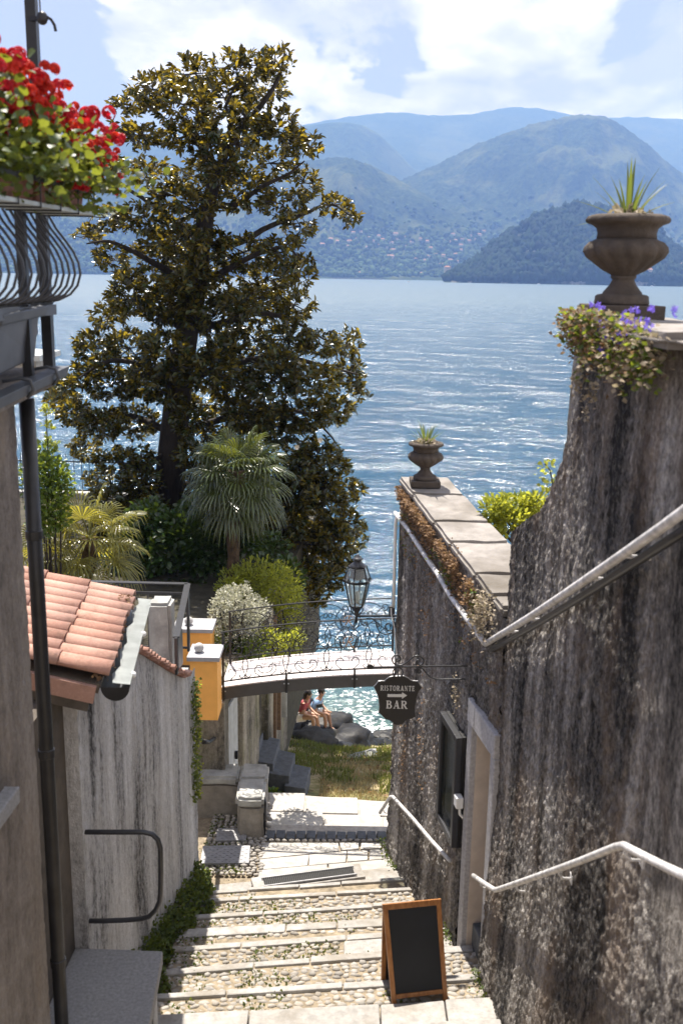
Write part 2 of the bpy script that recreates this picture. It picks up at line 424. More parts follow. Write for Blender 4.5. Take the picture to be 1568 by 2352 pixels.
def leafmat(name, top, under, trans, tfac=0.45, rough=0.4, var=0.5, spec=0.5, rand=isl, deep=False):
    m, nt, b, o = newmat(name)
    r = rand(nt); geo = nt.nodes.new('ShaderNodeNewGeometry')
    c = mixc(nt, geo.outputs['Backfacing'], top, under)
    k = mathn(nt, 'ADD', 1 - var, mathn(nt, 'MULTIPLY', r, 2 * var))
    vv = nd(nt, 'ShaderNodeCombineXYZ', ins={0: k, 1: k, 2: k}).outputs[0]
    c = mixc(nt, 1.0, c, vv, 'MULTIPLY')
    setc(nt, b, c); b.inputs['Roughness'].default_value = rough; b.inputs['Specular IOR Level'].default_value = spec
    r2 = mathn(nt, 'FRACT', mathn(nt, 'MULTIPLY', r, 7.31))
    if deep: r2 = mathn(nt, 'POWER', r2, 2.2)
    tcol = mixc(nt, r2, tuple(x * (0.12 if deep else 0.45) for x in trans), tuple(min(1, x * 1.25) for x in trans))
    t = nt.nodes.new('ShaderNodeBsdfTranslucent'); nt.links.new(tcol, t.inputs[0])
    mx = nt.nodes.new('ShaderNodeMixShader'); mx.inputs[0].default_value = tfac
    nt.links.new(b.outputs[0], mx.inputs[1]); nt.links.new(t.outputs[0], mx.inputs[2]); nt.links.new(mx.outputs[0], o.inputs[0])
    return m
def irand(nt): return mathn(nt, 'FRACT', mathn(nt, 'ADD', orand(nt), isl(nt)))

M_magleaf = leafmat('magnolia_leaf', (0.018, 0.031, 0.009), (0.040, 0.036, 0.011), (0.62, 0.45, 0.035), 0.27, 0.25, 0.7, deep=True, rand=irand)
M_laurel = leafmat('laurel_leaf', (0.025, 0.055, 0.015), (0.04, 0.07, 0.02), (0.14, 0.20, 0.02), 0.25, 0.3, 0.5)
M_yellowbush = leafmat('golden_leaf', (0.18, 0.22, 0.027), (0.17, 0.20, 0.03), (0.62, 0.62, 0.06), 0.45, 0.45, 0.4)
M_greenbush = leafmat('green_leaf', (0.05, 0.10, 0.015), (0.07, 0.12, 0.03), (0.32, 0.38, 0.03), 0.42, 0.4, 0.5)
M_whitebush = leafmat('silver_leaf', (0.46, 0.455, 0.37), (0.45, 0.45, 0.35), (0.50, 0.50, 0.32), 0.3, 0.5, 0.4)
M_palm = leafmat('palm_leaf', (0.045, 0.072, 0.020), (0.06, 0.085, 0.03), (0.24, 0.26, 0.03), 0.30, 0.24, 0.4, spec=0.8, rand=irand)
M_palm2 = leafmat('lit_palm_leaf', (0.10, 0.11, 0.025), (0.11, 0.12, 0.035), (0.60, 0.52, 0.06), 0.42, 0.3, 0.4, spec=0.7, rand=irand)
M_geranium_leaf = leafmat('geranium_leaf', (0.035, 0.07, 0.015), (0.05, 0.09, 0.02), (0.30, 0.33, 0.03), 0.36, 0.45, 0.5)
M_petal = leafmat('red_petal', (0.62, 0.012, 0.025), (0.55, 0.012, 0.025), (0.75, 0.02, 0.05), 0.4, 0.5, 0.3, rand=irand)
M_petal2 = leafmat('scarlet_petal', (0.66, 0.035, 0.015), (0.6, 0.03, 0.015), (0.8, 0.06, 0.02), 0.4, 0.5, 0.3, rand=irand)
M_blade = leafmat('yucca_blade', (0.07, 0.11, 0.03), (0.08, 0.11, 0.03), (0.25, 0.30, 0.04), 0.35, 0.4, 0.5, rand=irand)
M_dry = leafmat('dry_sedum', (0.22, 0.135, 0.075), (0.22, 0.14, 0.085), (0.36, 0.22, 0.10), 0.3, 0.8, 0.5)
M_dry2 = leafmat('pale_dry_leaf', (0.40, 0.33, 0.24), (0.36, 0.30, 0.22), (0.42, 0.36, 0.22), 0.3, 0.7, 0.4)
M_violet = leafmat('violet_petal', (0.20, 0.13, 0.70), (0.20, 0.13, 0.70), (0.28, 0.2, 0.8), 0.4, 0.5, 0.3)
M_grass = leafmat('grass_blade', (0.10, 0.13, 0.03), (0.10, 0.13, 0.03), (0.30, 0.31, 0.06), 0.35, 0.6, 0.6)
M_straw = leafmat('dry_grass_blade', (0.40, 0.31, 0.16), (0.40, 0.31, 0.16), (0.45, 0.36, 0.16), 0.3, 0.7, 0.4)
M_ivy = leafmat('wall_foot_leaf', (0.06, 0.095, 0.02), (0.07, 0.10, 0.03), (0.30, 0.33, 0.04), 0.4, 0.5, 0.5)
M_magflower = plain('magnolia_petal', (0.75, 0.70, 0.62), 0.6, var=0.1)

# bark
m, nt, b, o = newmat('bark'); M_bark = m; p = gpos(nt)
n = noise(nt, mapping(nt, p, sc=(9, 9, 2)), 1.0, 6, 0.65)
setc(nt, b, ramp(nt, n, [(0.35, (0.010, 0.008, 0.007)), (0.65, (0.042, 0.034, 0.029))])); b.inputs['Roughness'].default_value = 0.95; bump(nt, b, n, 0.9, 0.05)
m, nt, b, o = newmat('palm_bark'); M_palmbark = m; p = gpos(nt)
n = noise(nt, mapping(nt, p, sc=(14, 14, 9)), 1.0, 6, 0.7)
setc(nt, b, ramp(nt, n, [(0.35, (0.03, 0.02, 0.013)), (0.7, (0.15, 0.10, 0.06))])); b.inputs['Roughness'].default_value = 1; bump(nt, b, n, 1.0, 0.06)

# shore ground: dry turf, worn earth
m, nt, b, o = newmat('shore_turf'); M_turf = m; p = gpos(nt)
n = noise(nt, p, 0.9, 6, 0.65); n2 = noise(nt, p, 11, 5, 0.7)
c = ramp(nt, mathn(nt, 'ADD', mathn(nt, 'MULTIPLY', n, 0.7), mathn(nt, 'MULTIPLY', n2, 0.3)), [(0.40, (0.10, 0.115, 0.035)), (0.50, (0.23, 0.20, 0.08)), (0.60, (0.42, 0.34, 0.21))])
setc(nt, b, c); b.inputs['Roughness'].default_value = 1; bump(nt, b, n2, 0.8, 0.05)
# far hills
def hillmat(name, lo, hi, s, meadow=0.0, patch=0.0):
    m, nt, b, o = newmat(name); p = gpos(nt)
    n = noise(nt, p, s, 4, 0.7); n2 = noise(nt, p, s * 0.09, 5, 0.6)
    c = mixc(nt, ramp(nt, n, [(0.35, 0), (0.68, 1)]), lo, hi)
    c = mixc(nt, ramp(nt, n2, [(0.5, 0), (0.62, meadow)]), c, (0.20, 0.21, 0.09))
    if patch:
        c = mixc(nt, ramp(nt, noise(nt, mapping(nt, p, sc=(1, 1, 0.5)), 0.011, 5, 0.7), [(0.57, 0), (0.63, patch)]), c, (0.30, 0.29, 0.27))
    setc(nt, b, c); b.inputs['Roughness'].default_value = 1; b.inputs['Specular IOR Level'].default_value = 0.05
    bump(nt, b, n, 1.0, 0.35 / s)
    return m
M_hill = hillmat('forest_hillside', (0.006, 0.014, 0.006), (0.055, 0.08, 0.03), 0.05, 0.3)
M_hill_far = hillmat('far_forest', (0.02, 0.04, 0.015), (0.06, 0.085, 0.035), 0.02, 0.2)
M_head = hillmat('headland_forest', (0.005, 0.013, 0.006), (0.025, 0.042, 0.014), 0.09, 0.0, 0.85)
M_crown2 = leafmat('shore_crown', (0.045, 0.075, 0.028), (0.045, 0.075, 0.028), (0.06, 0.09, 0.02), 0.1, 0.9, 0.6, spec=0.1)
M_boulder = stone('boulder', (0.055, 0.052, 0.046), (0.03, 0.03, 0.025), 5, 0.8, bmp=1.0)
M_crown = leafmat('forest_crown', (0.010, 0.022, 0.010), (0.010, 0.022, 0.010), (0.03, 0.05, 0.015), 0.1, 0.9, 0.6, spec=0.1)
M_cypress = plain('cypress', (0.012, 0.025, 0.012), 0.95, var=0.3, scale=0.5)
M_hwall = plain('house_wall', (0.50, 0.43, 0.36), 0.9, var=0.25, scale=0.02)
M_hroof = plain('house_roof', (0.34, 0.17, 0.12), 0.9, var=0.2, scale=0.05)
M_hwin = plain('house_window', (0.06, 0.06, 0.06), 0.4)
M_quay = plain('quay_stone', (0.20, 0.19, 0.18), 0.9, var=0.3, scale=0.1)

# lake
m, nt, b, o = newmat('lake_water'); M_water = m; p = gpos(nt)
wv = mapping(nt, p, sc=(0.72, 1.0, 1), rot=(0, 0, 0.3))
w1 = noise(nt, wv, 0.12, 9, 0.56, 0.5); w2 = noise(nt, mapping(nt, p, sc=(0.8, 1, 1), rot=(0, 0, -0.4)), 0.7, 4, 0.55, 0.3)
h = mathn(nt, 'ADD', mathn(nt, 'MULTIPLY', w1, 2.7), mathn(nt, 'MULTIPLY', w2, 0.55))
sepw = nt.nodes.new('ShaderNodeSeparateXYZ'); nt.links.new(p, sepw.inputs[0])
shal = ramp(nt, mathn(nt, 'ADD', mathn(nt, 'MULTIPLY', mathn(nt, 'SUBTRACT', sepw.outputs[1], 27.0), 0.05), mathn(nt, 'MULTIPLY', mathn(nt, 'SUBTRACT', w1, 0.5), 0.3)), [(0.0, 1), (0.55, 0)])
setc(nt, b, mixc(nt, shal, (0.006, 0.055, 0.10), (0.085, 0.14, 0.11)))
rgh = nd(nt, 'ShaderNodeMapRange', ins={0: sepw.outputs[1], 1: 60.0, 2: 620.0, 3: 0.11, 4: 0.46}); nt.links.new(rgh.outputs[0], b.inputs['Roughness']); b.inputs['IOR'].default_value = 1.65; b.inputs['Specular IOR Level'].default_value = 0.5
bump(nt, b, h, 1.0, 1.0)
m, nt, b, o = newmat('foam'); M_foam = m; setc(nt, b, (0.75, 0.77, 0.78)); b.inputs['Roughness'].default_value = 0.5

# skin and cloth
M_skin = plain('skin', (0.42, 0.24, 0.16), 0.55, var=0.06)
M_hair = plain('dark_hair', (0.02, 0.014, 0.01), 0.5)
M_redtop = plain('red_cloth', (0.36, 0.07, 0.08), 0.9, var=0.12)
M_bluetop = plain('blue_cloth', (0.22, 0.34, 0.52), 0.9, var=0.12)
M_whitecloth = plain('white_cloth', (0.72, 0.68, 0.66), 0.9, var=0.06)
M_shoe = plain('dark_shoe', (0.02, 0.02, 0.025), 0.5)

# ------------------------------------------------------------------ lake and hills
WL = -ZC
def grid_obj(name, V, nx, ny, mat, smooth=True, label=None, k='structure'):
    i, j = np.meshgrid(np.arange(nx - 1), np.arange(ny - 1), indexing='ij'); a = i * ny + j
    F = np.stack([a, a + ny, a + ny + 1, a + 1], -1).reshape(-1, 4)
    o = link(name, npmesh(name, V, F, mat, smooth)); 
    if k: o['kind'] = k
    return o

yy = np.concatenate([np.geomspace(24, 420, 760), np.geomspace(430, 9500, 60)])
xs = np.linspace(-1, 1, 420)
YYg, XSg = np.meshgrid(yy, xs)
XXg = XSg * np.maximum(8.5, YYg * 0.42)
def rdg(n): return 1 - np.abs(n)
wind = 0.65 + 0.5 * fbm(XXg * 0.035, YYg * 0.02, 7.0, 2)
ZZg = (0.13 * rdg(vnoise(XXg * .26 + .10 * YYg, YYg * .40, 0.3)) + 0.105 * rdg(vnoise(XXg * .55 - .2 * YYg, YYg * .8, 4.1)) + 0.07 * rdg(vnoise(XXg * 1.2 + .3 * YYg, YYg * 1.7, 9.2)) + .03 * vnoise(XXg * 2.6, YYg * 3.2, 2.2)) * wind
ZZg = ZZg - 0.2
ZZg *= np.clip((600 - YYg) / 300, 0, 1)
V = [np.stack([XXg, YYg, WL + ZZg], -1).reshape(-1, 3)]
grid_obj('lake_water', np.concatenate(V), len(xs), len(yy), M_water)

BVH_V, BVH_F = [], []
def hill(name, prof, Df, Dr, mat, nu=240, nt_=70, amp=0.12, ns=0.0022, crown=0.0, shape=0.85, back=1.25, ridge_noise=4.0):
    us = np.array([p_[0] for p_ in prof], float); vs = np.array([p_[1] for p_ in prof], float)
    uu = np.linspace(us[0], us[-1], nu); vv = np.interp(uu, us, vs)
    kk = 5; pad = np.pad(vv, kk, mode='edge'); vv = np.convolve(pad, np.ones(2 * kk + 1) / (2 * kk + 1), 'valid')
    tt = np.concatenate([np.linspace(0, 1, nt_), np.linspace(1.03, back, 8)])
    V = np.zeros((nu, len(tt), 3))
    for i, (u, v) in enumerate(zip(uu, vv)):
        d = ray(u, v); mx_, ez = d[0] / d[1], d[2] / d[1]
        zr = Dr * ez - WL
        Y = Df + (Dr - Df) * tt
        X = mx_ * Y
        z = np.where(tt <= 1, zr * np.minimum(tt, 1) ** shape, zr * np.clip(1 - (tt - 1) / (back - 1) * 0.55, 0, 1))
        gul = fbm(X * ns, Y * ns * 0.6, 1.7, 5, 0.55)
        z = z + zr * amp * gul * np.clip(4 * tt * (1 - np.minimum(tt, 1)), 0, 1)
        z = z + ridge_noise * vnoise(X * 0.02, Y * 0.02, 3.3) * np.clip(tt * 3, 0, 1) + crown * vnoise(X * 0.09, Y * 0.09, 0.5) * np.clip(tt * 6, 0, 1)
        V[i] = np.stack([X, Y, np.maximum(z, -0.6) + WL], 1)
    o = grid_obj(name, V.reshape(-1, 3), nu, len(tt), mat)
    n0 = len(BVH_V); ny = len(tt)
    BVH_V.extend(V.reshape(-1, 3).tolist())
    BVH_F.extend([(n0 + i * ny + j, n0 + (i + 1) * ny + j, n0 + (i + 1) * ny + j + 1, n0 + i * ny + j + 1) for i in range(nu - 1) for j in range(ny - 1)])
    return o

hill('far_mountain', [(-500, 310), (0, 320), (300, 312), (600, 300), (700, 288), (780, 270), (905, 255), (960, 265), (1060, 268), (1130, 252), (1200, 242), (1260, 252), (1310, 266), (1360, 273), (1460, 267), (1568, 275), (2050, 300)], 6300, 9300, M_hill_far, amp=0.10, ns=0.0012, ridge_noise=8, nt_=50)
hill('hazy_ridge', [(-500, 330), (300, 330), (600, 305), (700, 288), (790, 278), (850, 292), (890, 322), (930, 372), (985, 420), (1100, 470)], 5600, 7000, M_hill_far, amp=0.1, ns=0.0018, ridge_noise=6, nt_=40)
hill('main_mountain', [(650, 560), (760, 490), (860, 440), (930, 408), (1000, 380), (1100, 328), (1200, 292), (1280, 270), (1330, 264), (1390, 268), (1440, 297), (1500, 345), (1568, 402), (1700, 470), (2050, 560)], 4050, 5300, M_hill, amp=0.20, ns=0.0024, crown=7, nu=420, nt_=120)
hill('wooded_hill', [(-500, 420), (0, 410), (300, 390), (560, 375), (680, 372), (780, 358), (830, 370), (880, 394), (940, 425), (1000, 462), (1080, 505), (1180, 545), (1300, 570), (1480, 590), (1600, 575), (2050, 560)], 3650, 4600, M_hill, amp=0.22, ns=0.003, crown=7, nu=420, nt_=110, shape=1.1)
hill('headland', [(1020, 636), (1050, 622), (1090, 598), (1130, 562), (1170, 535), (1210, 512), (1250, 495), (1300, 479), (1350, 474), (1420, 480), (1470, 496), (1510, 532), (1545, 566), (1580, 590), (1640, 618), (1700, 640)], 2500, 2760, M_head, amp=0.10, ns=0.006, crown=6, nu=260, nt_=80, shape=0.7)
hill_bvh = BVHTree.FromPolygons(BVH_V, BVH_F)
def onhill(u, v):
    d = ray(u, v); d = d / np.linalg.norm(d)
    h_ = hill_bvh.ray_cast(Vector(d * 500), Vector(d))
    return None if h_[0] is None else np.array(h_[0])

# forest crowns along the headland and the far shore
bm = bmesh.new(); bmesh.ops.create_icosphere(bm, subdivisions=1, radius=1.0)
ICO_V = np.array([v.co[:] for v in bm.verts]); ICO_F = np.array([[v.index for v in f.verts] for f in bm.faces]); bm.free()
def forest(name, samples, smin, smax, mat):
    P = [p_ for p_ in samples if p_ is not None]; P = np.array(P); N = len(P)
    S = rng.uniform(smin, smax, N)[:, None] * np.stack([rng.uniform(.8, 1.15, N), rng.uniform(.8, 1.15, N), rng.uniform(.8, 1.5, N)], 1)
    P = P + np.stack([np.zeros(N), np.zeros(N), S[:, 2] * 0.35], 1)
    base = np.concatenate([ICO_V * (1 + 0.18 * rng.normal(size=(len(ICO_V), 1)))])
    V, F = scatter(base, ICO_F, rots(N, np.stack([rng.normal(size=N), rng.normal(size=N), np.zeros(N)], 1)), S, P)
    V += 0.12 * np.repeat(S, len(base), 0) * rng.normal(size=V.shape)
    o = link(name, npmesh(name, V, F, mat, False)); o['kind'] = 'stuff'
    return o
def cliff(u, v): return (1180 < u < 1262 and 520 < v < 640 and abs(u - 1215 - (v - 580) * 0.25) < 30 + 8 * math.sin(v * .2))
smp = []
for _ in range(7500):
    u, v = random.uniform(1025, 1568), random.uniform(474, 645)
    if cliff(u, v) and random.random() < 0.9: continue
    p_ = onhill(u, v)
    if p_ is not None and p_[1] < 2900 and p_[2] > WL + 1.5: smp.append(p_)
forest('headland_forest', smp, 5, 10.5, M_crown)
smp = []
for _ in range(5200):
    u = random.uniform(-60, 1568); v = 636 - abs(random.gauss(0, 1)) * 60
    p_ = onhill(u, v)
    if p_ is not None and p_[1] > 3000 and p_[2] > WL + 1: smp.append(p_)
forest('far_shore_forest', smp, 6, 12, M_crown2)

# houses of the villages across the lake
def far_house(u, v, w, h, dp, label, grp=None, floors=2, name='house', roofh=0.32):
    p_ = onhill(u, v)
    if p_ is None: return None
    a = random.uniform(-0.5, 0.5); c, s_ = math.cos(a), math.sin(a)
    o_ = p_ + np.array([0, 0, -1.5])
    mb = MB(); mb.box(o_ + [0, 0, h / 2], (w, dp, h), rz=a)
    R = np.array([[c, -s_, 0], [s_, c, 0], [0, 0, 1]])
    e = 0.5; q = [R @ np.array(t) + o_ for t in ((-w / 2 - e, -dp / 2 - e, h), (w / 2 + e, -dp / 2 - e, h), (w / 2 + e, dp / 2 + e, h), (-w / 2 - e, dp / 2 + e, h), (-w / 2 + dp * .25, 0, h + dp * roofh), (w / 2 - dp * .25, 0, h + dp * roofh))]
    mb.add(q, [(0, 1, 5, 4), (1, 2, 5), (2, 3, 4, 5), (3, 0, 4), (3, 2, 1, 0)], 1)
    n = max(2, int(w / 3.2))
    for fl in range(floors):
        for i in range(n):
            x = -w / 2 + (i + .5) * w / n; z = (fl + .55) * h / floors
            mb.box(R @ np.array([x, -dp / 2 - .02, z]) + o_, (w / n * .38, .3, h / floors * .5), rz=a, mi=2)
    o = mb.build(name, [M_hwall, M_hroof, M_hwin], origin=o_)
    return tag(o, label, 'house', grp)
VL = 'small pale house with a red roof in the village on the slope across the lake'
vill = [(738, 566), (760, 552), (775, 560), (790, 548), (805, 556), (818, 551), (832, 562), (846, 549), (858, 558), (868, 565), (880, 552), (872, 546), (900, 560), (915, 553), (930, 566), (812, 540), (826, 536), (795, 566), (842, 570), (888, 571), (905, 578), (950, 596), (962, 590), (975, 600), (985, 594), (1000, 588), (1015, 592), (1030, 597), (1008, 606), (990, 612), (970, 616), (1020, 615), (1030, 608), (1045, 600), (1050, 585), (1060, 575), (948, 558), (962, 552), (980, 556), (996, 548), (1012, 552), (1030, 556), (1046, 553), (1062, 549), (1078, 545), (1092, 552), (1098, 540), (1110, 535), (1040, 543), (1075, 557), (925, 545), (905, 541), (1060, 562), (1085, 535), (1012, 570), (990, 573)]
for (u, v) in vill:
    far_house(u + random.uniform(-4, 4), v + random.uniform(-3, 3), random.uniform(13, 22), random.uniform(6, 9), random.uniform(9, 12), VL, 'houses of the village across the lake')
VR = 'pale house with a red roof on the shore to the right of the wooded headland'
for (u, v) in [(1530, 610), (1546, 604), (1560, 612), (1555, 596), (1568, 601), (1538, 622), (1551, 592)]:
    far_house(u, v, random.uniform(14, 20), random.uniform(7, 9), 10, VR, 'houses right of the headland')
far_house(1026, 634, 14, 24, 12, 'tall square pale villa at the water edge beside the foot of the headland', None, 4)
far_house(896, 594, 28, 12, 12, 'long pale villa with rows of windows above the far shore', None, 3)
far_house(827, 632, 16, 11, 10, 'lone house with a red roof right at the far waterline, leftmost on that shore', None, 3)
far_house(970, 631, 20, 8, 10, 'low wide house standing right at the far waterline among trees', None, 2)
far_house(1484, 632, 24, 15, 12, 'pale two storey house on the shore seen just right of the big urn stem', None, 3)
# cypresses on the far shore
for (u, v) in [(926, 618), (929, 619), (933, 618), (937, 619), (945, 622), (1048, 622), (904, 600), (830, 600), (957, 600), (1120, 556), (1126, 553), (1140, 545)]:
    p_ = onhill(u, v)
    if p_ is None: continue
    h_ = random.uniform(18, 26)
    o = MB().lathe([(.3, 0), (1.7, 3), (1.9, 8), (1.4, h_ * .6), (.6, h_ * .88), (.1, h_)], p_, 7).build('cypress_tree', M_cypress, origin=p_)
    tag(o, 'thin dark cypress standing among the houses of the far shore', 'tree', 'cypresses on the far shore')
# quay wall and boats at the far shore
mb = MB()
for (u0, u1) in ((760, 880), (1500, 1640)):
    a, b_ = ray(u0, 636), ray(u1, 636); a, b_ = a * (3640 / a[1]), b_ * (3640 / b_[1])
    mb = MB(); mb.hexa([(a[0], 3630, WL - 1), (b_[0], 3630, WL - 1), (b_[0], 3644, WL - 1), (a[0], 3644, WL - 1), (a[0], 3630, WL + 4), (b_[0], 3630, WL + 4), (b_[0], 3644, WL + 4), (a[0], 3644, WL + 4)])
    o = mb.build('quay_wall', M_quay, origin=(a[0], 3637, WL)); tag(o, 'low grey quay wall along the far shore ' + ('left of the village villas' if u0 < 1000 else 'right of the big urn'), 'wall')
for (u, v, lb, hd) in [(1237, 645, 'small white boat on the lake below the cliff of the headland', 0.2), (1497, 646, 'white motorboat moored by the quay right of the big urn', -0.4), (938, 641, 'white boat off the far shore near the village villas', 0.5)]:
    q = atZ(u, v, WL)
    if q[1] > 3600 or q[1] < 0: q = q * (2380 / q[1]); q[2] = WL
    R = np.array([[math.cos(hd), -math.sin(hd), 0], [math.sin(hd), math.cos(hd), 0], [0, 0, 1]])
    t = thing('motorboat', lb, 'boat', q)
    mb = MB(); L_, W_ = 9.0, 2.6
    sec = [(-L_ / 2, W_ * .45), (0, W_ / 2), (L_ * .3, W_ * .36), (L_ / 2, .05)]
    vs = []
    for x, w in sec:
        for (y, z) in ((-w * .7, -.3), (-w, 1.1), (w, 1.1), (w * .7, -.3)): vs.append(q + R @ np.array([x, y, z]))
    fs = [(i * 4 + a, i * 4 + (a + 1) % 4, (i + 1) * 4 + (a + 1) % 4, (i + 1) * 4 + a) for i in range(3) for a in range(4)] + [(3, 2, 1, 0), (12, 13, 14, 15)]
    mb.add(vs, fs).build('hull', M_white, t)
    MB().hexa([q + R @ np.array(p_) for p_ in ((-2.4, -.9, 1.1), (1.2, -.9, 1.1), (1.2, .9, 1.1), (-2.4, .9, 1.1), (-2.2, -.8, 2.3), (.2, -.8, 2.3), (.2, .8, 2.3), (-2.2, .8, 2.3))]).build('cabin', M_white, t)

# ------------------------------------------------------------------ shore ground below the bridge
def shore_z(X, Y):
    X, Y = np.asarray(X, float), np.asarray(Y, float)
    z = np.interp(Y, [12.3, 14.2, 16.5, 19, 22, 25, 27.5, 29.5, 33], [-8.22, -8.28, -8.95, -9.9, -11.2, -12.55, -13.7, -14.5, -15.2])
    z = z + 0.35 * np.clip((-X - 0.3) / 3, 0, 1.2) * np.clip((Y - 14.5) / 6, 0, 1) * 2.2
    return z + np.clip((Y - 14.6) / 3, 0, 1) * 0.14 * fbm(X * 0.8, Y * 0.8, 0.4, 4)
nx, ny = 90, 150
gx, gy = np.linspace(-4.2, 6.5, nx), np.linspace(12.3, 33, ny)
GX, GY = np.meshgrid(gx, gy, indexing='ij')
grid_obj('shore_ground', np.stack([GX, GY, shore_z(GX, GY)], -1).reshape(-1, 3), nx, ny, M_turf)

# the ground everything near stands on: one slope from behind the camera down into the lake, under all that is built on it
gx = np.linspace(-26, 22, 40); gy = np.linspace(-6, 34, 60); GX, GY = np.meshgrid(gx, gy, indexing='ij')
GZ = np.interp(GY, [-6, 0, 6, 12, 14, 18, 34], [-2.6, -4.0, -6.6, -8.6, -9.2, -11.5, -16.5])
grid_obj('hillside_ground', np.stack([GX, GY, GZ], -1).reshape(-1, 3), 40, 60, M_earth)

# ------------------------------------------------------------------ terrace of the garden
TZ = -5.78
mb = MB()
tp = [(-1.75, 13.6), (-1.05, 18.6), (-0.55, 25.5), (-26, 26.5), (-26, 12.9), (-3.2, 12.9)]
mb.prism(tp, (0, 0, -9.6), (1, 0, 0), (0, 1, 0), 9.6 + TZ)
kind(mb.build('terrace_ground', M_soil), 'structure')
# retaining wall under the garden: pilasters, recess, a grey door
gw = thing('garden_wall', 'mossy stone retaining wall with pilasters below the left end of the bridge', 'wall', (-1.6, 14, -7.5))
def gwX(Y): return -1.75 + 0.14 * (Y - 13.6)
def strip_wall(mb, Y0, Y1, z0, z1, out=0.0, th=0.22):
    a, b_ = (gwX(Y0) + out, Y0), (gwX(Y1) + out, Y1)
    mb.hexa([(a[0] - th, a[1], z0), (a[0], a[1], z0), (b_[0], b_[1], z0), (b_[0] - th, b_[1], z0), (a[0] - th, a[1], z1), (a[0], a[1], z1), (b_[0], b_[1], z1), (b_[0] - th, b_[1], z1)])
mb = MB(); strip_wall(mb, 13.62, 18.6, -9.3, TZ + .02, 0.03, 0.2); mb.build('wall_face', M_garden_wall, gw)
for Y0, Y1, o_ in ((14.5, 15.6, .14), (16.3, 16.75, .14)):
    mb = MB(); strip_wall(mb, Y0, Y1, -9.3, TZ + .03, o_, 0.3); mb.build('pilaster', M_garden_wall, gw, bevel=.02)
mb = MB(); mb.box((-2.45, 13.05, -6.85), (1.75, .5, 2.1)); mb.build('return_wall', M_garden_wall, gw, bevel=.02)
dr = thing('grey_door', 'narrow grey wooden door in the retaining wall under the bridge', 'door', (-1.6, 14.1, -8.2))
for k_ in range(3):
    mb = MB(); strip_wall(mb, 13.72 + k_ * .23, 13.94 + k_ * .23, -8.2, -6.35, 0.075, .04); mb.build('board', M_greydoor, dr, bevel=.006)
mb = MB(); mb.box((gwX(14.2) + .10, 14.2, -7.3), (.04, .05, .12)); mb.build('lock', M_iron, dr)

# ------------------------------------------------------------------ stairs
NOSE = [7.25, 7.72, 8.38, 8.93, 9.35, 9.84, 10.37, 10.75, 11.12]
NSL = [.10, .12, .15, .14, .12, .13, .12, .15, .20]
def nz(Y): return -3.68 - 0.33 * Y
def nY(k, X): return NOSE[k] + NSL[k] * X
ZT = [nz(y - .05) for y in NOSE]           # height of each nosing
stair = kind(MB().box((0, 0, -30), (.01, .01, .01)).build('stone_stairway', M_earth), 'structure')
bpy.data.objects.remove(stair)
def leftE(Y): return LW(Y) - .05
def rightE(Y): return RF(Y) + .05 if Y > 7.93 else RN(Y) + .05
sb = MB()
for k in range(1, 9):
    z = ZT[k]; zb = ZT[k - 1]
    L0, L1 = nY(k - 1, -1.9), nY(k, -1.9); R0, R1 = nY(k - 1, 1.4), nY(k, 1.3)
    zi = z - 0.013
    sb.hexa([(-2.1, L0, z - .6), (1.65, R0, z - .6), (1.65, R1, z - .6), (-2.1, L1, z - .6), (-2.1, L0, zi + .05), (1.65, R0, zi + .05), (1.65, R1, zi), (-2.1, L1, zi)])
stair = kind(sb.build('stone_stairway', M_earth), 'structure')
# nosing stones
for k in range(0, 9):
    x = -1.72
    wdt = [.30, .07, .08, .075, .12, .065, .06, .06, .26][k]
    while x < rightE(NOSE[k]) - .05:
        L_ = random.uniform(.5, 1.25); x1 = min(x + L_, rightE(NOSE[k]))
        if rightE(NOSE[k]) - x1 < .25: x1 = rightE(NOSE[k])
        j = random.uniform(-.012, .012); dz = random.uniform(-.006, .01)
        a, b_ = nY(k, x + .006) + j, nY(k, x1 - .006) + j * .3
        z = ZT[k] + .012 + dz; w = wdt * random.uniform(.85, 1.15)
        mb = MB(); mb.hexa([(x + .006, a - w, z - .14), (x1 - .006, b_ - w, z - .14), (x1 - .006, b_ + .012, z - .14), (x + .006, a + .012, z - .14), (x + .006, a - w, z + .008), (x1 - .006, b_ - w, z + .006), (x1 - .006, b_ + .012, z), (x + .006, a + .012, z)])
        mb.build('nosing_stone', M_nosing, stair, bevel=.012); x = x1
# broad slabs let into two of the treads
for (k, x0, x1, d0, d1) in ((4, -1.25, -.3, .04, .36), (4, -.28, .5, .05, .34), (4, .52, 1.15, .06, .33), (3, .1, .7, .10, .34), (3, .72, 1.2, .12, .33)):
    z = ZT[k] + .02
    mb = MB(); y = lambda X, d: nY(k, X) - d - .2 if k == 4 else nY(k, X) - d
    a = .02 if d0 == 0 else d0
    mb.hexa([(x0, y(x0, d1), z - .1), (x1, y(x1, d1), z - .1), (x1, y(x1, a), z - .1), (x0, y(x0, a), z - .1), (x0, y(x0, d1), z + .012), (x1, y(x1, d1), z + .012), (x1, y(x1, a), z), (x0, y(x0, a), z)])
    mb.build('tread_slab', M_nosing, stair, bevel=.015)
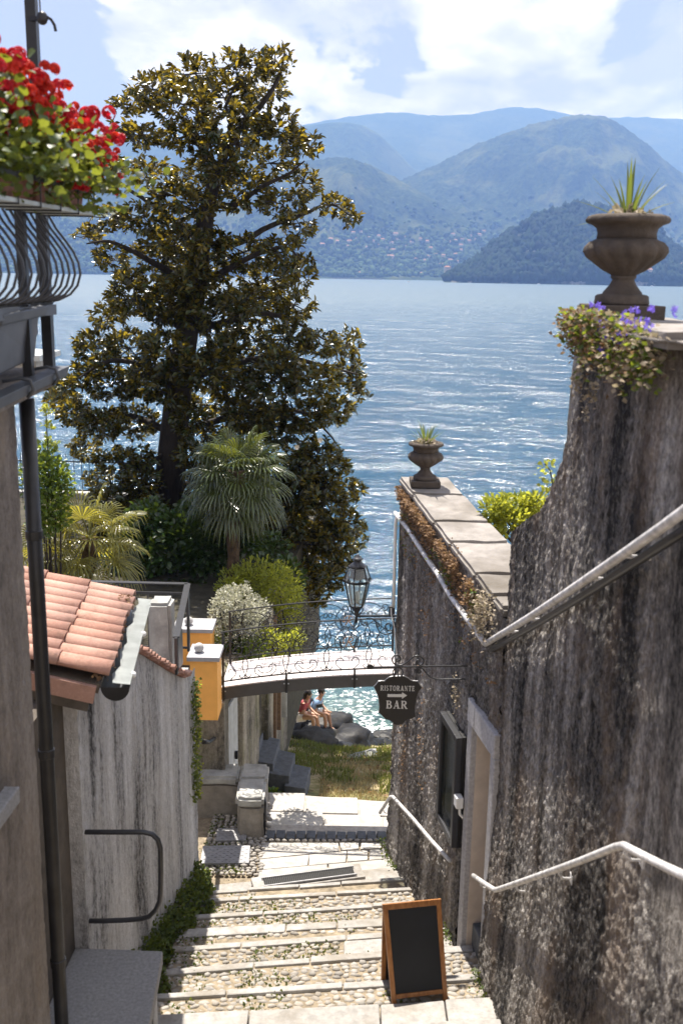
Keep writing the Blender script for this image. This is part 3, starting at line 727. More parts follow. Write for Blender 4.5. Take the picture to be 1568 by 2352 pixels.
# cobbles
cob = []
for q in range(6):
    bm = bmesh.new(); bmesh.ops.create_icosphere(bm, subdivisions=1, radius=.5)
    for v in bm.verts:
        n_ = 1 + .16 * random.uniform(-1, 1); v.co = Vector((v.co.x * n_, v.co.y * n_, max(v.co.z, -.15) * n_))
    me = bpy.data.meshes.new('cobble'); bm.to_mesh(me); bm.free(); me.materials.append(M_cobble); me.polygons.foreach_set('use_smooth', [True] * len(me.polygons)); cob.append(me)
CP = []
for k in range(1, 8):
    w0 = [0, .07, .08, .075, .42 if False else .12, .065, .06, .06][k]
    y = 0.0
    for row in range(40):
        yoff = w0 + .03 + row * .062
        x = -1.66 + random.uniform(0, .05)
        while x < rightE(NOSE[k]) - .03:
            Y1 = nY(k, x) - yoff; Y0 = nY(k - 1, x)
            if Y1 < Y0 + .03: break
            if k == 7 and -0.98 < x < .78 and yoff < .30: x += .1; continue
            if k == 4 and -1.27 < x < 1.17 and .2 < yoff + .04 * (x > 0) < .56 and x < 1.1: x += .1; continue
            if k == 3 and .05 < x < 1.2 and .1 < yoff < .34: x += .1; continue
            sx, sy = random.uniform(.062, .125), random.uniform(.05, .085)
            f = (nY(k, x) - Y1) / max(.1, nY(k, x) - Y0)
            CP.append((x + sx * .5, Y1 + random.uniform(-.015, .015), ZT[k] - .024 + .05 * f + random.uniform(-.006, .014), sx, sy, random.uniform(.045, .075)))
            x += sx * .93
        else: continue
# landing cobbles on the left
for row in range(34):
    x = -1.74
    while x < -.98:
        Y1 = 11.12 + row * .062
        if Y1 > 13: break
        sx, sy = random.uniform(.06, .12), random.uniform(.05, .085)
        CP.append((x + sx * .5, Y1, -7.352 - .05 * (Y1 - 11.1) + random.uniform(-.006, .012), sx, sy, random.uniform(.045, .07))); x += sx * .95
CP.sort(key=lambda c: c[1])
def cobR(): a = random.gauss(0, .35); return np.array([[math.cos(a), -math.sin(a), 0], [math.sin(a), math.cos(a), 0], [0, 0, 1]])
for c in CP[:300]: inst('cobblestone', random.choice(cob), stair, c[:3], cobR(), (c[3], c[4], c[5]))
Vs, Fs, n0 = [], [], 0
rest = CP[300:]
for q in range(6):
    sub = rest[q::6]; me = cob[q]; tv = np.array([v.co[:] for v in me.vertices]); tf = np.array([p_.vertices[:] for p_ in me.polygons])
    Vv, Ff = scatter(tv, tf, np.array([cobR() for _ in sub]), np.array([c[3:6] for c in sub]), np.array([c[:3] for c in sub]))
    Vs.append(Vv); Fs.append(Ff + n0); n0 += len(Vv)
me = npmesh('cobblestones_far', np.concatenate(Vs), np.concatenate(Fs), M_cobble, True)
o = link('cobble_bed', me, stair); o['kind'] = 'stuff'
# little weeds between the cobbles
def leaf_tpl(w=.5, fold=.12, droop=.06):
    v = [(0, 0, 0), (-w * .8, .32, fold), (0, .35, 0), (w * .8, .32, fold), (-w * .75, .68, fold - droop), (0, .7, -droop * .5), (w * .75, .68, fold - droop), (0, 1, -droop * 2)]
    f = [(0, 2, 1, 1), (0, 3, 2, 2), (1, 2, 5, 4), (2, 3, 6, 5), (4, 5, 7, 7), (5, 6, 7, 7)]
    return np.array(v), f
def split_tris(f): 
    out = []
    for q in f:
        if q[2] == q[3]: out.append(q[:3])
        else: out += [(q[0], q[1], q[2]), (q[0], q[2], q[3])]
    return np.array(out)
LV, LF = leaf_tpl(); LT = split_tris(LF)
QV = np.array([(0, 0, 0), (-.42, .5, .08), (0, .48, -.02), (.42, .5, .08), (0, 1, -.05)]); QF = np.array([(0, 2, 1), (0, 3, 2), (1, 2, 4), (2, 3, 4)])   # cheap leaf
def leaves(name, P, dirs, size, mat, parent=None, tv=QV, tf=QF, stuff=True, roll=True, cat=None):
    N = len(P); P = np.asarray(P, float)
    V, F = scatter(tv, tf, rots(N, dirs, rng.uniform(-1.2, 1.2, N) if roll else None), size, P)
    off = OFF[parent.name] if parent is not None else P.mean(0)
    o = link(name, npmesh(name, V - off, F, mat), parent, off if parent is not None else off)
    if stuff: o['kind'] = 'stuff'
    return o
W = []
for c in random.sample(CP, 900):
    if vnoise(c[0] * 1.6, c[1] * 1.6, 5) > .0 or c[0] < -1.2:
        for _ in range(random.randint(3, 8)): W.append((c[0] + random.gauss(0, .03), c[1] + random.gauss(0, .03), c[2] + .01))
W = np.array(W); D = rdirs(len(W)); D[:, 2] = np.abs(D[:, 2]) + .6
leaves('joint_weeds', W, D, rng.uniform(.018, .04, len(W)), M_ivy, stair)

# ------------------------------------------------------------------ platform at the foot of the picture and the steps rising at its right
pf = MB()
pf.hexa([(-1.6, 5.2, -6.6), (1.75, 5.2, -6.6), (1.75, nY(0, 1.7) - .32, -6.6), (-1.6, nY(0, -1.6) - .32, -6.6), (-1.6, 5.2, ZT[0] - .01), (1.75, 5.2, ZT[0] - .01), (1.75, nY(0, 1.7) - .32, ZT[0] - .01), (-1.6, nY(0, -1.6) - .32, ZT[0] - .01)])
pl = kind(pf.build('platform', M_earth), 'structure')
for (x0, x1) in ((-1.5, -.62), (-.61, .35), (.36, 1.12)):
    mb = MB(); mb.box(((x0 + x1) / 2, 6.66, ZT[0] + .005), (x1 - x0 - .012, .5, .05)); mb.build('platform_slab', M_nosing, pl, bevel=.012)
for k_, (x0, y0, z0) in enumerate(((.80, 6.98, ZT[0] + .10), (1.06, 6.72, ZT[0] + .22), (1.26, 6.42, ZT[0] + .36))):
    mb = MB(); mb.hexa([(x0, y0 - .3, z0 - .2), (1.7, y0 - .26, z0 - .2), (1.7, y0 + .09, z0 - .2), (x0, y0 + .02, z0 - .2), (x0, y0 - .3, z0), (1.7, y0 - .26, z0), (1.7, y0 + .09, z0), (x0, y0 + .02, z0)])
    mb.build('side_step', M_nosing, pl, bevel=.02)

# ------------------------------------------------------------------ landing: flagstones, drain, covers, kerb, then a drop to the lower path
def lz(Y): return -7.345 - .05 * (Y - 11.1)
LEND = 12.26
mb = MB(); mb.hexa([(-3.1, 10.9, -8.6), (1.6, 10.9, -8.6), (1.6, LEND - .05, -8.6), (-3.1, LEND - .05, -8.6), (-3.1, 10.9, lz(10.9) - .04), (1.6, 10.9, lz(10.9) - .04), (1.6, LEND - .05, lz(LEND) - .04), (-3.1, LEND - .05, lz(LEND) - .04)])
mb.hexa([(-3.1, LEND - .05, -8.6), (-1.0, LEND - .05, -8.6), (-1.0, 13.1, -8.6), (-3.1, 13.1, -8.6), (-3.1, LEND - .05, lz(12.3) - .04), (-1.0, LEND - .05, lz(12.3) - .04), (-1.0, 13.1, lz(13) - .04), (-3.1, 13.1, lz(13) - .04)])
land = kind(mb.build('landing', M_earth), 'structure')
def flag(pts, par, zf, name='flagstone', th=.05, mat=None, dz=0.0):
    p_ = np.array(pts, float); c = p_.mean(0); p_ = c + (p_ - c) * (1 - .012 / max(.12, np.abs(p_ - c).max()))
    mb = MB(); k_ = len(p_); z = [zf(q[1]) + dz for q in p_]
    mb.add([(q[0], q[1], zz - th) for q, zz in zip(p_, z)] + [(q[0], q[1], zz) for q, zz in zip(p_, z)], [tuple(range(k_))[::-1], tuple(range(k_, 2 * k_))] + [(i, (i + 1) % k_, k_ + (i + 1) % k_, k_ + i) for i in range(k_)])
    return mb.build(name, mat or M_flag, par, bevel=.008)
y0 = lambda X: nY(8, X) + .015
def row(xs_, ya, yb, jit=.03):
    xs2 = [x + random.uniform(-jit, jit) * (0 < i < len(xs_) - 1) for i, x in enumerate(xs_)]
    for i in range(len(xs2) - 1):
        flag([(xs2[i], ya(xs2[i])), (xs2[i + 1], ya(xs2[i + 1])), (xs2[i + 1] + random.uniform(-.02, .02), yb(xs2[i + 1])), (xs2[i] + random.uniform(-.02, .02), yb(xs2[i]))], land, lz, dz=random.uniform(-.004, .006))
row([-.97, -.1, .95], y0, lambda X: y0(X) + .27)
row([-.97, -.35, .12, .42, .95], lambda X: y0(X) + .275, lambda X: y0(X) + .55 + .02 * math.sin(9 * X))
row([-.97, .05, .33, .62, .95], lambda X: y0(X) + .56 + .02 * math.sin(9 * X), lambda X: 11.93 + .03 * X)
# kerb cobbles then edge stones, coloured dark to deepen the shade of the bridge
for i in range(20):
    x = -.95 + i * .088
    inst('cobblestone', random.choice(cob), land, (x, 11.985 + .03 * x + random.uniform(-.01, .01), lz(12) - .005), cobR(), (.085, .06, .07))
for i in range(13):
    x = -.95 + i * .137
    flag([(x, 12.03 + .03 * x), (x + .13, 12.03 + .03 * x), (x + .13, LEND + .03 * x), (x, LEND + .03 * x)], land, lz, 'edge_shade_stone', .12, M_slate_edge_shade, dz=random.uniform(-.01, .01))
# drain grate
g0 = onstair(607, 2030); g1 = onstair(812, 2018)
gt = thing('drain_grate', 'long slotted iron drain grate set in the last tread before the landing', 'drain', (g0 + g1) / 2)
gd = (g1 - g0); gl = np.linalg.norm(gd[:2]); gd = gd / np.linalg.norm(gd); gn = np.array([-gd[1], gd[0], 0]); gz = ZT[7] + .008
def gp(s_, t_, dz=0): q = g0 + gd * s_ + gn * t_; return np.array([q[0], q[1], gz + .003 + dz])
mb = MB(); mb.add([gp(0, -.08), gp(gl, -.08), gp(gl, .08), gp(0, .08)], [(0, 1, 2, 3)]); mb.build('channel_shade_sheet', M_dark, gt)  # flat near-black sheet painted for the shade down in the channel
for t_ in (-.085, .085):
    mb = MB(); mb.bar(gp(-.02, t_, .008), gp(gl + .02, t_, .008), .016, .02); mb.build('frame_bar', M_manhole, gt)
for i in range(47):
    s_ = (i + .5) * gl / 47; mb = MB(); mb.bar(gp(s_, -.078, .008), gp(s_ + .01, .078, .008), .008, .016); mb.build('slot_bar', M_drain, gt)
mb = MB(); mb.hexa([gp(-.14, -.13, -.08), gp(gl + .12, -.13, -.08), gp(gl + .12, .16, -.08), gp(-.14, .16, -.08), gp(-.14, -.13, -.012), gp(gl + .12, -.13, -.012), gp(gl + .12, .16, -.012), gp(-.14, .16, -.012)])
mb.build('drain_surround', M_nosing, stair, bevel=.01)
# two covers
for (cx, cy, sx, sy, nx_, ny_, lb) in ((-1.42, 11.50, .62, .40, 12, 8, 'larger checkered iron cover set in the cobbles beside the landing'), (-1.40, 12.02, .40, .30, 8, 6, 'smaller square iron cover in the cobbles by the stone bench')):
    t = thing('manhole_cover', lb, 'cover', (cx, cy, lz(cy)))
    z = lz(cy) + .035
    MB().box((cx, cy, z), (sx, sy, .03), rz=.05).build('plate', M_manhole, t, bevel=.004)
    mb = MB()
    for i in range(nx_):
        for j in range(ny_):
            if (i + j) % 2: mb.box((cx + (i + .5 - nx_ / 2) * sx / nx_ * .92, cy + (j + .5 - ny_ / 2) * sy / ny_ * .92, z + .017), (sx / nx_ * .62, sy / ny_ * .55, .008), rz=.05)
    kind(mb.build('checker_relief', M_manhole, t), 'stuff')
# lower path
mb = MB(); mb.hexa([(-1.2, LEND, -8.9), (2.2, LEND, -8.9), (2.2, 14.45, -8.9), (-1.2, 14.75, -8.9), (-1.2, LEND, -8.19), (2.2, LEND, -8.19), (2.2, 14.35, -8.24), (-1.2, 14.75, -8.24)])
lp = kind(mb.build('lower_path', M_curb), 'structure')
lpz = lambda Y: -8.17 - .02 * (Y - 12.3)
for (xa, xb, ya, yb) in ((-1.1, -.2, 13.55, 14.10), (-.19, .7, 13.55, 14.05), (.71, 1.6, 13.55, 14.0), (-1.1, -.5, 14.11, 14.72), (-.49, .35, 14.08, 14.6), (.36, 1.2, 14.03, 14.5), (-1.1, .2, 12.9, 13.54), (.21, 1.6, 12.9, 13.54)):
    flag([(xa, ya), (xb, ya), (xb, yb), (xa, yb)], lp, lpz)
for i in range(4):
    mb = MB(); mb.box((.0, 12.31 + i * .16 , -7.52 - i * .17), (1.9, .30, .14)); mb.build('drop_step', M_curb, lp, bevel=.01)

# L shaped stone bench
bt = thing('stone_bench', 'rough L shaped stone bench wall beside the landing under the orange pillar', 'bench', (-1.3, 12.5, -7.4))
def roughbox(mb, x0, x1, ya, yb, z0, z1, j=.02, n=5):
    bm = bmesh.new(); bmesh.ops.create_cube(bm, size=1.0)
    for v in bm.verts: v.co = Vector(((x0 + x1) / 2 + v.co.x * (x1 - x0), (ya + yb) / 2 + v.co.y * (yb - ya), (z0 + z1) / 2 + v.co.z * (z1 - z0)))
    bmesh.ops.bevel(bm, geom=bm.edges[:], offset=.035, segments=2, affect='EDGES')
    bmesh.ops.subdivide_edges(bm, edges=[e for e in bm.edges if e.calc_length() > .15], cuts=n, use_grid_fill=True)
    P = np.array([v.co[:] for v in bm.verts]); d = j * np.stack([fbm(P[:, 0] * 5 + q, P[:, 1] * 5, P[:, 2] * 5, 3) for q in (0, 31, 67)], 1)
    P = P + d; bm.verts.index_update()
    mb.add(P, [[v.index for v in f.verts] for f in bm.faces]); bm.free()
    return mb
b0 = atY(545, 1930, 12.02); 
roughbox(MB(), -1.33, -.98, 12.02, 12.95, -7.55, -6.93).build('bench_base', M_granite_dark, bt)
roughbox(MB(), -2.35, -1.34, 12.62, 12.95, -7.55, -6.93).build('side_base', M_granite_dark, bt)
roughbox(MB(), -1.35, -.97, 12.0, 12.55, -6.94, -6.80, .008).build('bench_slab', M_concrete, bt)
roughbox(MB(), -1.36, -.96, 12.56, 13.0, -6.94, -6.80, .008).build('bench_slab', M_concrete, bt)
roughbox(MB(), -1.95, -1.37, 12.58, 13.0, -6.94, -6.81, .008).build('bench_slab', M_concrete, bt)
roughbox(MB(), -2.4, -1.96, 12.55, 12.98, -6.94, -6.82, .008).build('bench_slab', M_concrete, bt)
# little iron post with a bent top at the drop
ip = thing('iron_post', 'short black iron handrail post with a bent top beside the stone bench', 'post', (-.9, 12.1, -7.4))
q = atY(607, 1928, 12.1); 
MB().tube([(q[0], 12.1, -7.42), (q[0] + .01, 12.1, -7.1), (q[0] + .015, 12.1, -6.92), (q[0], 12.12, -6.86), (q[0] - .07, 12.2, -6.84)], .018, 7).build('post', M_iron, ip, smooth=True)
MB().box((q[0], 12.1, -7.12), (.05, .05, .07)).build('socket', M_iron, ip)

# slate steps rising left of the lower path
st = thing('slate_steps', 'four dark slate steps rising to the left on the grass under the bridge', 'steps', (-1.2, 15.4, -8.4))
for k_ in range(4):
    x1 = -.52 - k_ * .28; z = -8.36 + k_ * .14
    yb = 15.45 + (.55 if k_ == 0 else .25 + .18 * k_)
    mb = MB(); mb.hexa([(x1 - .36, 15.2 + k_ * .16, z - .3), (x1, 15.1 + k_ * .16, z - .3), (x1 + .06, 15.85 + k_ * .25, z - .3), (x1 - .30, 16.0 + k_ * .25, z - .3), (x1 - .36, 15.2 + k_ * .16, z), (x1, 15.1 + k_ * .16, z), (x1 + .06, 15.85 + k_ * .25, z), (x1 - .30, 16.0 + k_ * .25, z)])
    mb.build('slab', M_slate_edge_shade, st, bevel=.015)
# brown posts in front of the retaining wall
for i, (u, v0_, v1_, Y, m_) in enumerate(((607, 1590, 1700, 17.3, M_brownwood), (620, 1590, 1712, 17.6, M_brownwood), (634, 1590, 1700, 18.2, M_concrete))):
    Y = (16.9, 17.3, 17.85)[i]; o = MB().box((gwX(Y) + .12, Y, -7.15), (.09, .09, 2.4)).build('gate_post', m_, origin=(gwX(Y) + .12, Y, -8.3), bevel=.01)
    tag(o, ['brown wooden post nearest the bridge below its left end', 'middle brown wooden post under the bridge', 'pale post farthest along the retaining wall under the bridge'][i], 'post', 'posts under the bridge')

# ------------------------------------------------------------------ right hand walls
def face(name, parent, Xf, Y0, Y1, zb, zt, step, mat, sgn=-1, amp=(0.02, 0.006), seed=0.0, ygrid=None):
    """one displaced wall face; sgn -1 looks towards -X"""
    ys = np.arange(Y0, Y1 + step * .5, step) if ygrid is None else ygrid
    ys[-1] = Y1
    H = max(zt(y) - zb(y) for y in (Y0, (Y0 + Y1) / 2, Y1)); nz_ = int(H / step) + 2
    T = np.linspace(0, 1, nz_)
    Y = np.repeat(ys[:, None], nz_, 1); B = np.array([zb(y) for y in ys])[:, None]; Tp = np.array([zt(y) for y in ys])[:, None]
    Z = B + (Tp - B) * T[None]
    X = np.array([[Xf(y, z) for z in zz] for y, zz in zip(ys, Z)]) if callable(Xf) else Xf
    d = amp[0] * fbm(Y * 0.9, Z * 0.7, seed, 3) + amp[1] * (vnoise(Y * 46, Z * 25, seed + 9) + .5 * vnoise(Y * 75, Z * 60, seed + 3) + 0.35 * vnoise(Y * 14, Z * 7, seed + 5))
    X = X + sgn * d
    V = np.stack([X, Y, Z], -1).reshape(-1, 3) - OFF[parent.name]
    ny = nz_; nx = len(ys)
    i, j = np.meshgrid(np.arange(nx - 1), np.arange(ny - 1), indexing='ij'); a = i * ny + j
    F = np.stack([a, a + ny, a + ny + 1, a + 1], -1).reshape(-1, 4)
    if sgn < 0: F = F[:, ::-1]
    return link(name, npmesh(name, V, F, mat, True), parent, OFF[parent.name])

tw = thing('tall_wall', 'tall dark streaked roughcast wall carrying the big urn on the right', 'wall', (1.6, 5.5, -6.2))
def tw_top(Y): return float(np.interp(Y, [2.5, 6.46, 6.49, 6.55, 6.68, 7.05, 7.57, 7.93], [-.30, -.30, -.95, -1.13, -1.33, -1.635, -1.86, -2.03]))
def tw_X(Y, z):
    b = 0.05 * max(0.0, -4.6 - z) + 0.10 * max(0, 5.6 - Y) ** 1.3 * 0.4 * (1 if z > -3.5 else max(0, (z + 5) / 1.5))
    return RN(Y) - 0.045 * max(0.0, -4.4 - z) + 0.05 * max(0, 5.9 - Y) * min(1, max(0, (z + 4.6) / 2))
yg = np.unique(np.concatenate([np.arange(3.2, 6.44, .0145), np.arange(6.44, 6.72, .006), np.arange(6.72, 7.93, .0145), [7.93]]))
face('wall_face', tw, tw_X, 3.2, 7.93, lambda y: -6.9, tw_top, .0150, M_wall_r, -1, (0.018, 0.0125), 0.3, ygrid=yg)
mb = MB()
ysb = [2.6, 6.46, 6.49, 6.55, 6.68, 7.05, 7.57, 7.93]
for i in range(len(ysb) - 1):
    a, b_ = ysb[i], ysb[i + 1]; e = .06
    mb.hexa([(RN(a) + e, a, -7), (RN(a) + .52, a, -7), (RN(b_) + .52, b_, -7), (RN(b_) + e, b_, -7), (RN(a) + e, a, tw_top(a) - .004), (RN(a) + .52, a, tw_top(a) - .004), (RN(b_) + .52, b_, tw_top(b_) - .004), (RN(b_) + e, b_, tw_top(b_) - .004)])
mb.hexa([(RN(7.93) + .03, 7.93, -7), (RN(7.93) + .52, 7.93, -7), (RN(7.93) + .5, 8.04, -7), (RN(7.93) + .05, 8.04, -7), (RN(7.93) + .03, 7.93, -2.04), (RN(7.93) + .52, 7.93, -2.04), (RN(7.93) + .5, 8.04, -2.2), (RN(7.93) + .05, 8.04, -2.2)]) if False else None
mb.build('wall_core', M_wall_r, tw)
y = 6.57
while y > 3.0:
    L_ = random.uniform(.7, 1.1); ya = max(3.0, y - L_)
    roughbox(MB(), RN(y) - .07, RN(ya) + .57, ya + .004, y - .004, -.31, -.232, .008, 4).build('coping_slab', M_coping, tw); y = ya

lw = thing('low_wall', 'lower dark mossy wall with pale stone coping running down to the lake and the small urn', 'wall', (1.0, 10, -7.2))
def lw_top(Y): return -2.80 + .34 * float(np.clip((Y - 8.0) / 3.9, 0, 1))
def lw_X(Y, z): return RF(Y) - 0.03 * max(0.0, -5.5 - z)
WEND = 11.82
DY0, DY1, DZ1 = 8.05, 8.60, -4.08       # door opening
face('wall_face', lw, lw_X, DY1 + .14, WEND, lambda y: -7.9, lw_top, .0165, M_wall_r, -1, (0.022, 0.0160), 5.1)
face('wall_face', lw, lw_X, 7.93, DY1 + .14, lambda y: -3.84, lw_top, .0165, M_wall_r, -1, (0.022, 0.0160), 5.1)
mb = MB()
for (a, b_, z0) in ((7.93, DY1 + .14, -3.88), (DY1 + .14, WEND - .02, -8.2)):
    mb.hexa([(RF(a) + .05, a, z0), (RF(a) + .56, a, z0), (RF(b_) + .56, b_, z0), (RF(b_) + .05, b_, z0), (RF(a) + .05, a, lw_top(a) - .004), (RF(a) + .56, a, lw_top(a) - .004), (RF(b_) + .56, b_, lw_top(b_) - .004), (RF(b_) + .05, b_, lw_top(b_) - .004)])
mb.build('wall_core', M_wall_r, lw)
mb = MB(); nx = 40
xs_ = np.linspace(RF(WEND) - .02, RF(WEND) + .56, 24); zs_ = np.linspace(-8.2, lw_top(WEND), 220)
GXx, GZz = np.meshgrid(xs_, zs_, indexing='ij'); GYy = WEND + .0 * GXx + .012 * fbm(GXx * 20, GZz * 15, 2.2, 2)
V = np.stack([GXx, GYy - .012, GZz], -1).reshape(-1, 3) - OFF[lw.name]
i, j = np.meshgrid(np.arange(23), np.arange(219), indexing='ij'); a = i * 220 + j
link('end_face', npmesh('end_face', V, np.stack([a, a + 220, a + 221, a + 1], -1).reshape(-1, 4)[:, ::-1], M_wall_r, True), lw, OFF[lw.name])
y = WEND + .05
for L_ in (.72, .95, .62, .83, .5, .36):
    ya = max(7.96, y - L_); ym = (y + ya) / 2
    mb = MB(); roughbox(mb, 0, 1, ya + .006, y - .006, 0, .10, .010, 4)
    mb.v = [(RF(p[1]) - .035 + p[0] * .60 + .0, p[1], lw_top(p[1]) + p[2] + random.uniform(-.001, .001)) for p in mb.v]
    mb.build('coping_slab', M_coping, lw); y = ya

# doorway in the wall
dw = thing('doorway', 'stone framed doorway without a door in the right wall behind the chalkboard', 'doorway', (1.35, 8.3, -6.45))
def wq(Y, out, z): return (RF(Y) - out * .985, Y - out * .17, z)
def wbox(mb, Y0, Y1, o0, o1, z0, z1, mi=0):
    return mb.hexa([wq(Y0, o1, z0), wq(Y0, o0, z0), wq(Y1, o0, z0), wq(Y1, o1, z0), wq(Y0, o1, z1), wq(Y0, o0, z1), wq(Y1, o0, z1), wq(Y1, o1, z1)], mi)
wbox(MB(), DY1, DY1 + .13, -.30, .035, -6.85, DZ1 - .002).build('far_jamb', M_frame_stone, dw, bevel=.012)
wbox(MB(), DY0 - .12, DY0, -.30, .035, -6.85, DZ1 - .002).build('near_jamb', M_frame_stone, dw, bevel=.012)
wbox(MB(), DY0 - .12, DY0 + .46, -.30, .045, DZ1, -3.85).build('lintel', M_frame_stone, dw, bevel=.012)
wbox(MB(), DY0 + .465, DY1 + .13, -.30, .045, DZ1, -3.85).build('lintel', M_frame_stone, dw, bevel=.012)
mb = MB(); wbox(mb, DY1 - .012, DY1 + .1, -.5, -.02, -6.85, DZ1 + .05); mb.build('reveal', M_reveal, dw)
mb = MB(); wbox(mb, DY0 - .1, DY0 + .006, -.5, -.31, -6.85, DZ1 + .05); wbox(mb, DY0 - .1, DY1 + .1, -.56, -.5, -6.85, DZ1 + .05); wbox(mb, DY0 - .1, DY1 + .1, -.5, -.31, DZ1 + .02, DZ1 + .1); mb.build('inner_wall', M_reveal, dw)
wbox(MB(), DY0, DY1 - .014, -.48, -.07, -6.75, -6.18).build('threshold_step', M_slate_edge_shade, dw, bevel=.01)

# menu case on the wall
mc = thing('menu_case', 'glazed black menu case hung on the right wall past the doorway', 'menu case', (1.2, 9.08, -5.0))
wbox(MB(), 8.80, 9.40, .012, .05, -5.48, -4.30).build('case_back', M_sign, mc)
for (a, b_, z0, z1) in ((8.80, 8.87, -5.48, -4.30), (9.33, 9.40, -5.48, -4.30), (8.871, 9.329, -5.48, -5.41), (8.871, 9.329, -4.37, -4.30)):
    wbox(MB(), a, b_, .051, .115, z0, z1).build('case_frame', M_railgrey, mc, bevel=.006)
wbox(MB(), 8.92, 9.28, .052, .058, -5.33, -4.44).build('menu_sheet', M_paper, mc)
wbox(MB(), 8.872, 9.328, .085, .09, -5.409, -4.371).build('glass_pane', M_cglass, mc)
q = onRF(1068, 1828)
t = thing('junction_box', 'small white electric box on the far jamb of the doorway', 'box', q)
wbox(MB(), 8.70, 8.80, .045, .115, q[2] - .085, q[2] + .03).build('cover', M_white, t, bevel=.008)
MB().tube([wq(8.74, .07, q[2] - .08), wq(8.74, .065, q[2] - .16), wq(8.74, .03, q[2] - .2)], .014, 6).build('cable_gland', M_white, t)

# pipes and handrails on the right walls
def wallpts(fn, pts, out): return [np.array(fn(*p)) + np.array([-out, -out * .1, 0]) for p in pts]
cp = thing('white_conduit', 'long white painted pipe climbing the tall wall from the corner above the doorway', 'pipe', (1.4, 6.5, -3))
P_ = wallpts(onRN, [(1140, 1478), (1200, 1444), (1250, 1415), (1330, 1365), (1400, 1320), (1480, 1268), (1568, 1210), (1640, 1160)], .10)
MB().tube(P_, .027, 10).build('pipe', M_whitepaint, cp, smooth=True)
MB().tube([p + np.array([.05, 0, -.055]) for p in P_], .026, 8).build('lower_pipe', M_railgrey, cp, smooth=True)
for i in (1, 2, 4, 5): MB().tube([P_[i] + np.array([0, 0, -.02]), P_[i] + np.array([.13, 0, -.03])], .012, 6).build('bracket', M_whitepaint, cp)
cp = thing('white_conduit', 'white painted pipe running along the low wall under the dry creepers', 'pipe', (1.0, 10, -3))
P_ = wallpts(onRF, [(920, 1178), (950, 1215), (985, 1268), (1020, 1318), (1050, 1368), (1090, 1422), (1130, 1476)], .07)
MB().tube(P_, .027, 10).build('pipe', M_whitepaint, cp, smooth=True)
for i in (1, 3, 5): MB().tube([P_[i], P_[i] + np.array([.12, 0, -.03])], .012, 6).build('bracket', M_whitepaint, cp)
hr = thing('handrail', 'white bent tube handrail on the tall wall near the foot of the picture', 'handrail', (1.5, 6, -5))
P_ = wallpts(onRN, [(1108, 2010), (1135, 2028), (1160, 2043), (1170, 2041), (1260, 2012), (1360, 1978), (1450, 1944), (1470, 1940), (1510, 1960), (1568, 1988), (1640, 2020)], .09)
MB().tube(P_, .0215, 10).build('rail', M_whitepaint, hr, smooth=True)
for (u, v) in ((1125, 2022), (1212, 2027), (1315, 1993), (1478, 1945)):
    a = np.array(onRN(u, v)); p0 = a + np.array([-.09, 0, 0])
    MB().tube([p0, p0 + np.array([.005, 0, -.05]), p0 + np.array([.03, 0, -.075]), a + np.array([.02, 0, -.078])], .0085, 7).build('bracket', M_whitepaint, hr, smooth=True)
    MB().box(a + np.array([-.004, 0, -.078]), (.012, .06, .06)).build('plate', M_whitepaint, hr)
hr = thing('handrail', 'white tube handrail on the far wall ending beside the landing', 'handrail', (1.0, 10.4, -6))
P_ = wallpts(onRF, [(884, 1866), (908, 1830), (914, 1829), (960, 1878), (1005, 1930), (1048, 1976)], .07)
MB().tube(P_, .021, 10).build('rail', M_whitepaint, hr, smooth=True)
for (u, v) in ((893, 1862), (962, 1886), (1040, 1970)):
    a = np.array(onRF(u, v)); MB().tube([a + np.array([-.07, 0, .0]), a + np.array([-.06, 0, -.03]), a + np.array([.02, 0, -.035])], .009, 7).build('bracket', M_whitepaint, hr)
# white pole at the wall end with the lamp cable
wp = thing('cable_pole', 'thin white conduit rising up the end of the low wall behind the lantern', 'pipe', (.68, 11.9, -4))
a = atY(903, 1395, 11.75); b_ = atY(908, 1200, 11.75)
MB().tube([a, (a + b_) / 2, b_, b_ + np.array([.01, 0, .07]), b_ + np.array([.05, .0, .12])], .02, 8).build('pipe', M_white, wp, smooth=True)
MB().tube([a + np.array([-.03, -.03, 0]), atY(898, 1412, 11.7), atY(905, 1440, 11.68), atY(915, 1560, 11.6), atY(922, 1635, 11.55)], .008, 5).build('cable', M_white, wp)
MB().box(a + np.array([-.03, 0, -.05]), (.05, .05, .14)).build('junction', M_iron, wp, bevel=.008)

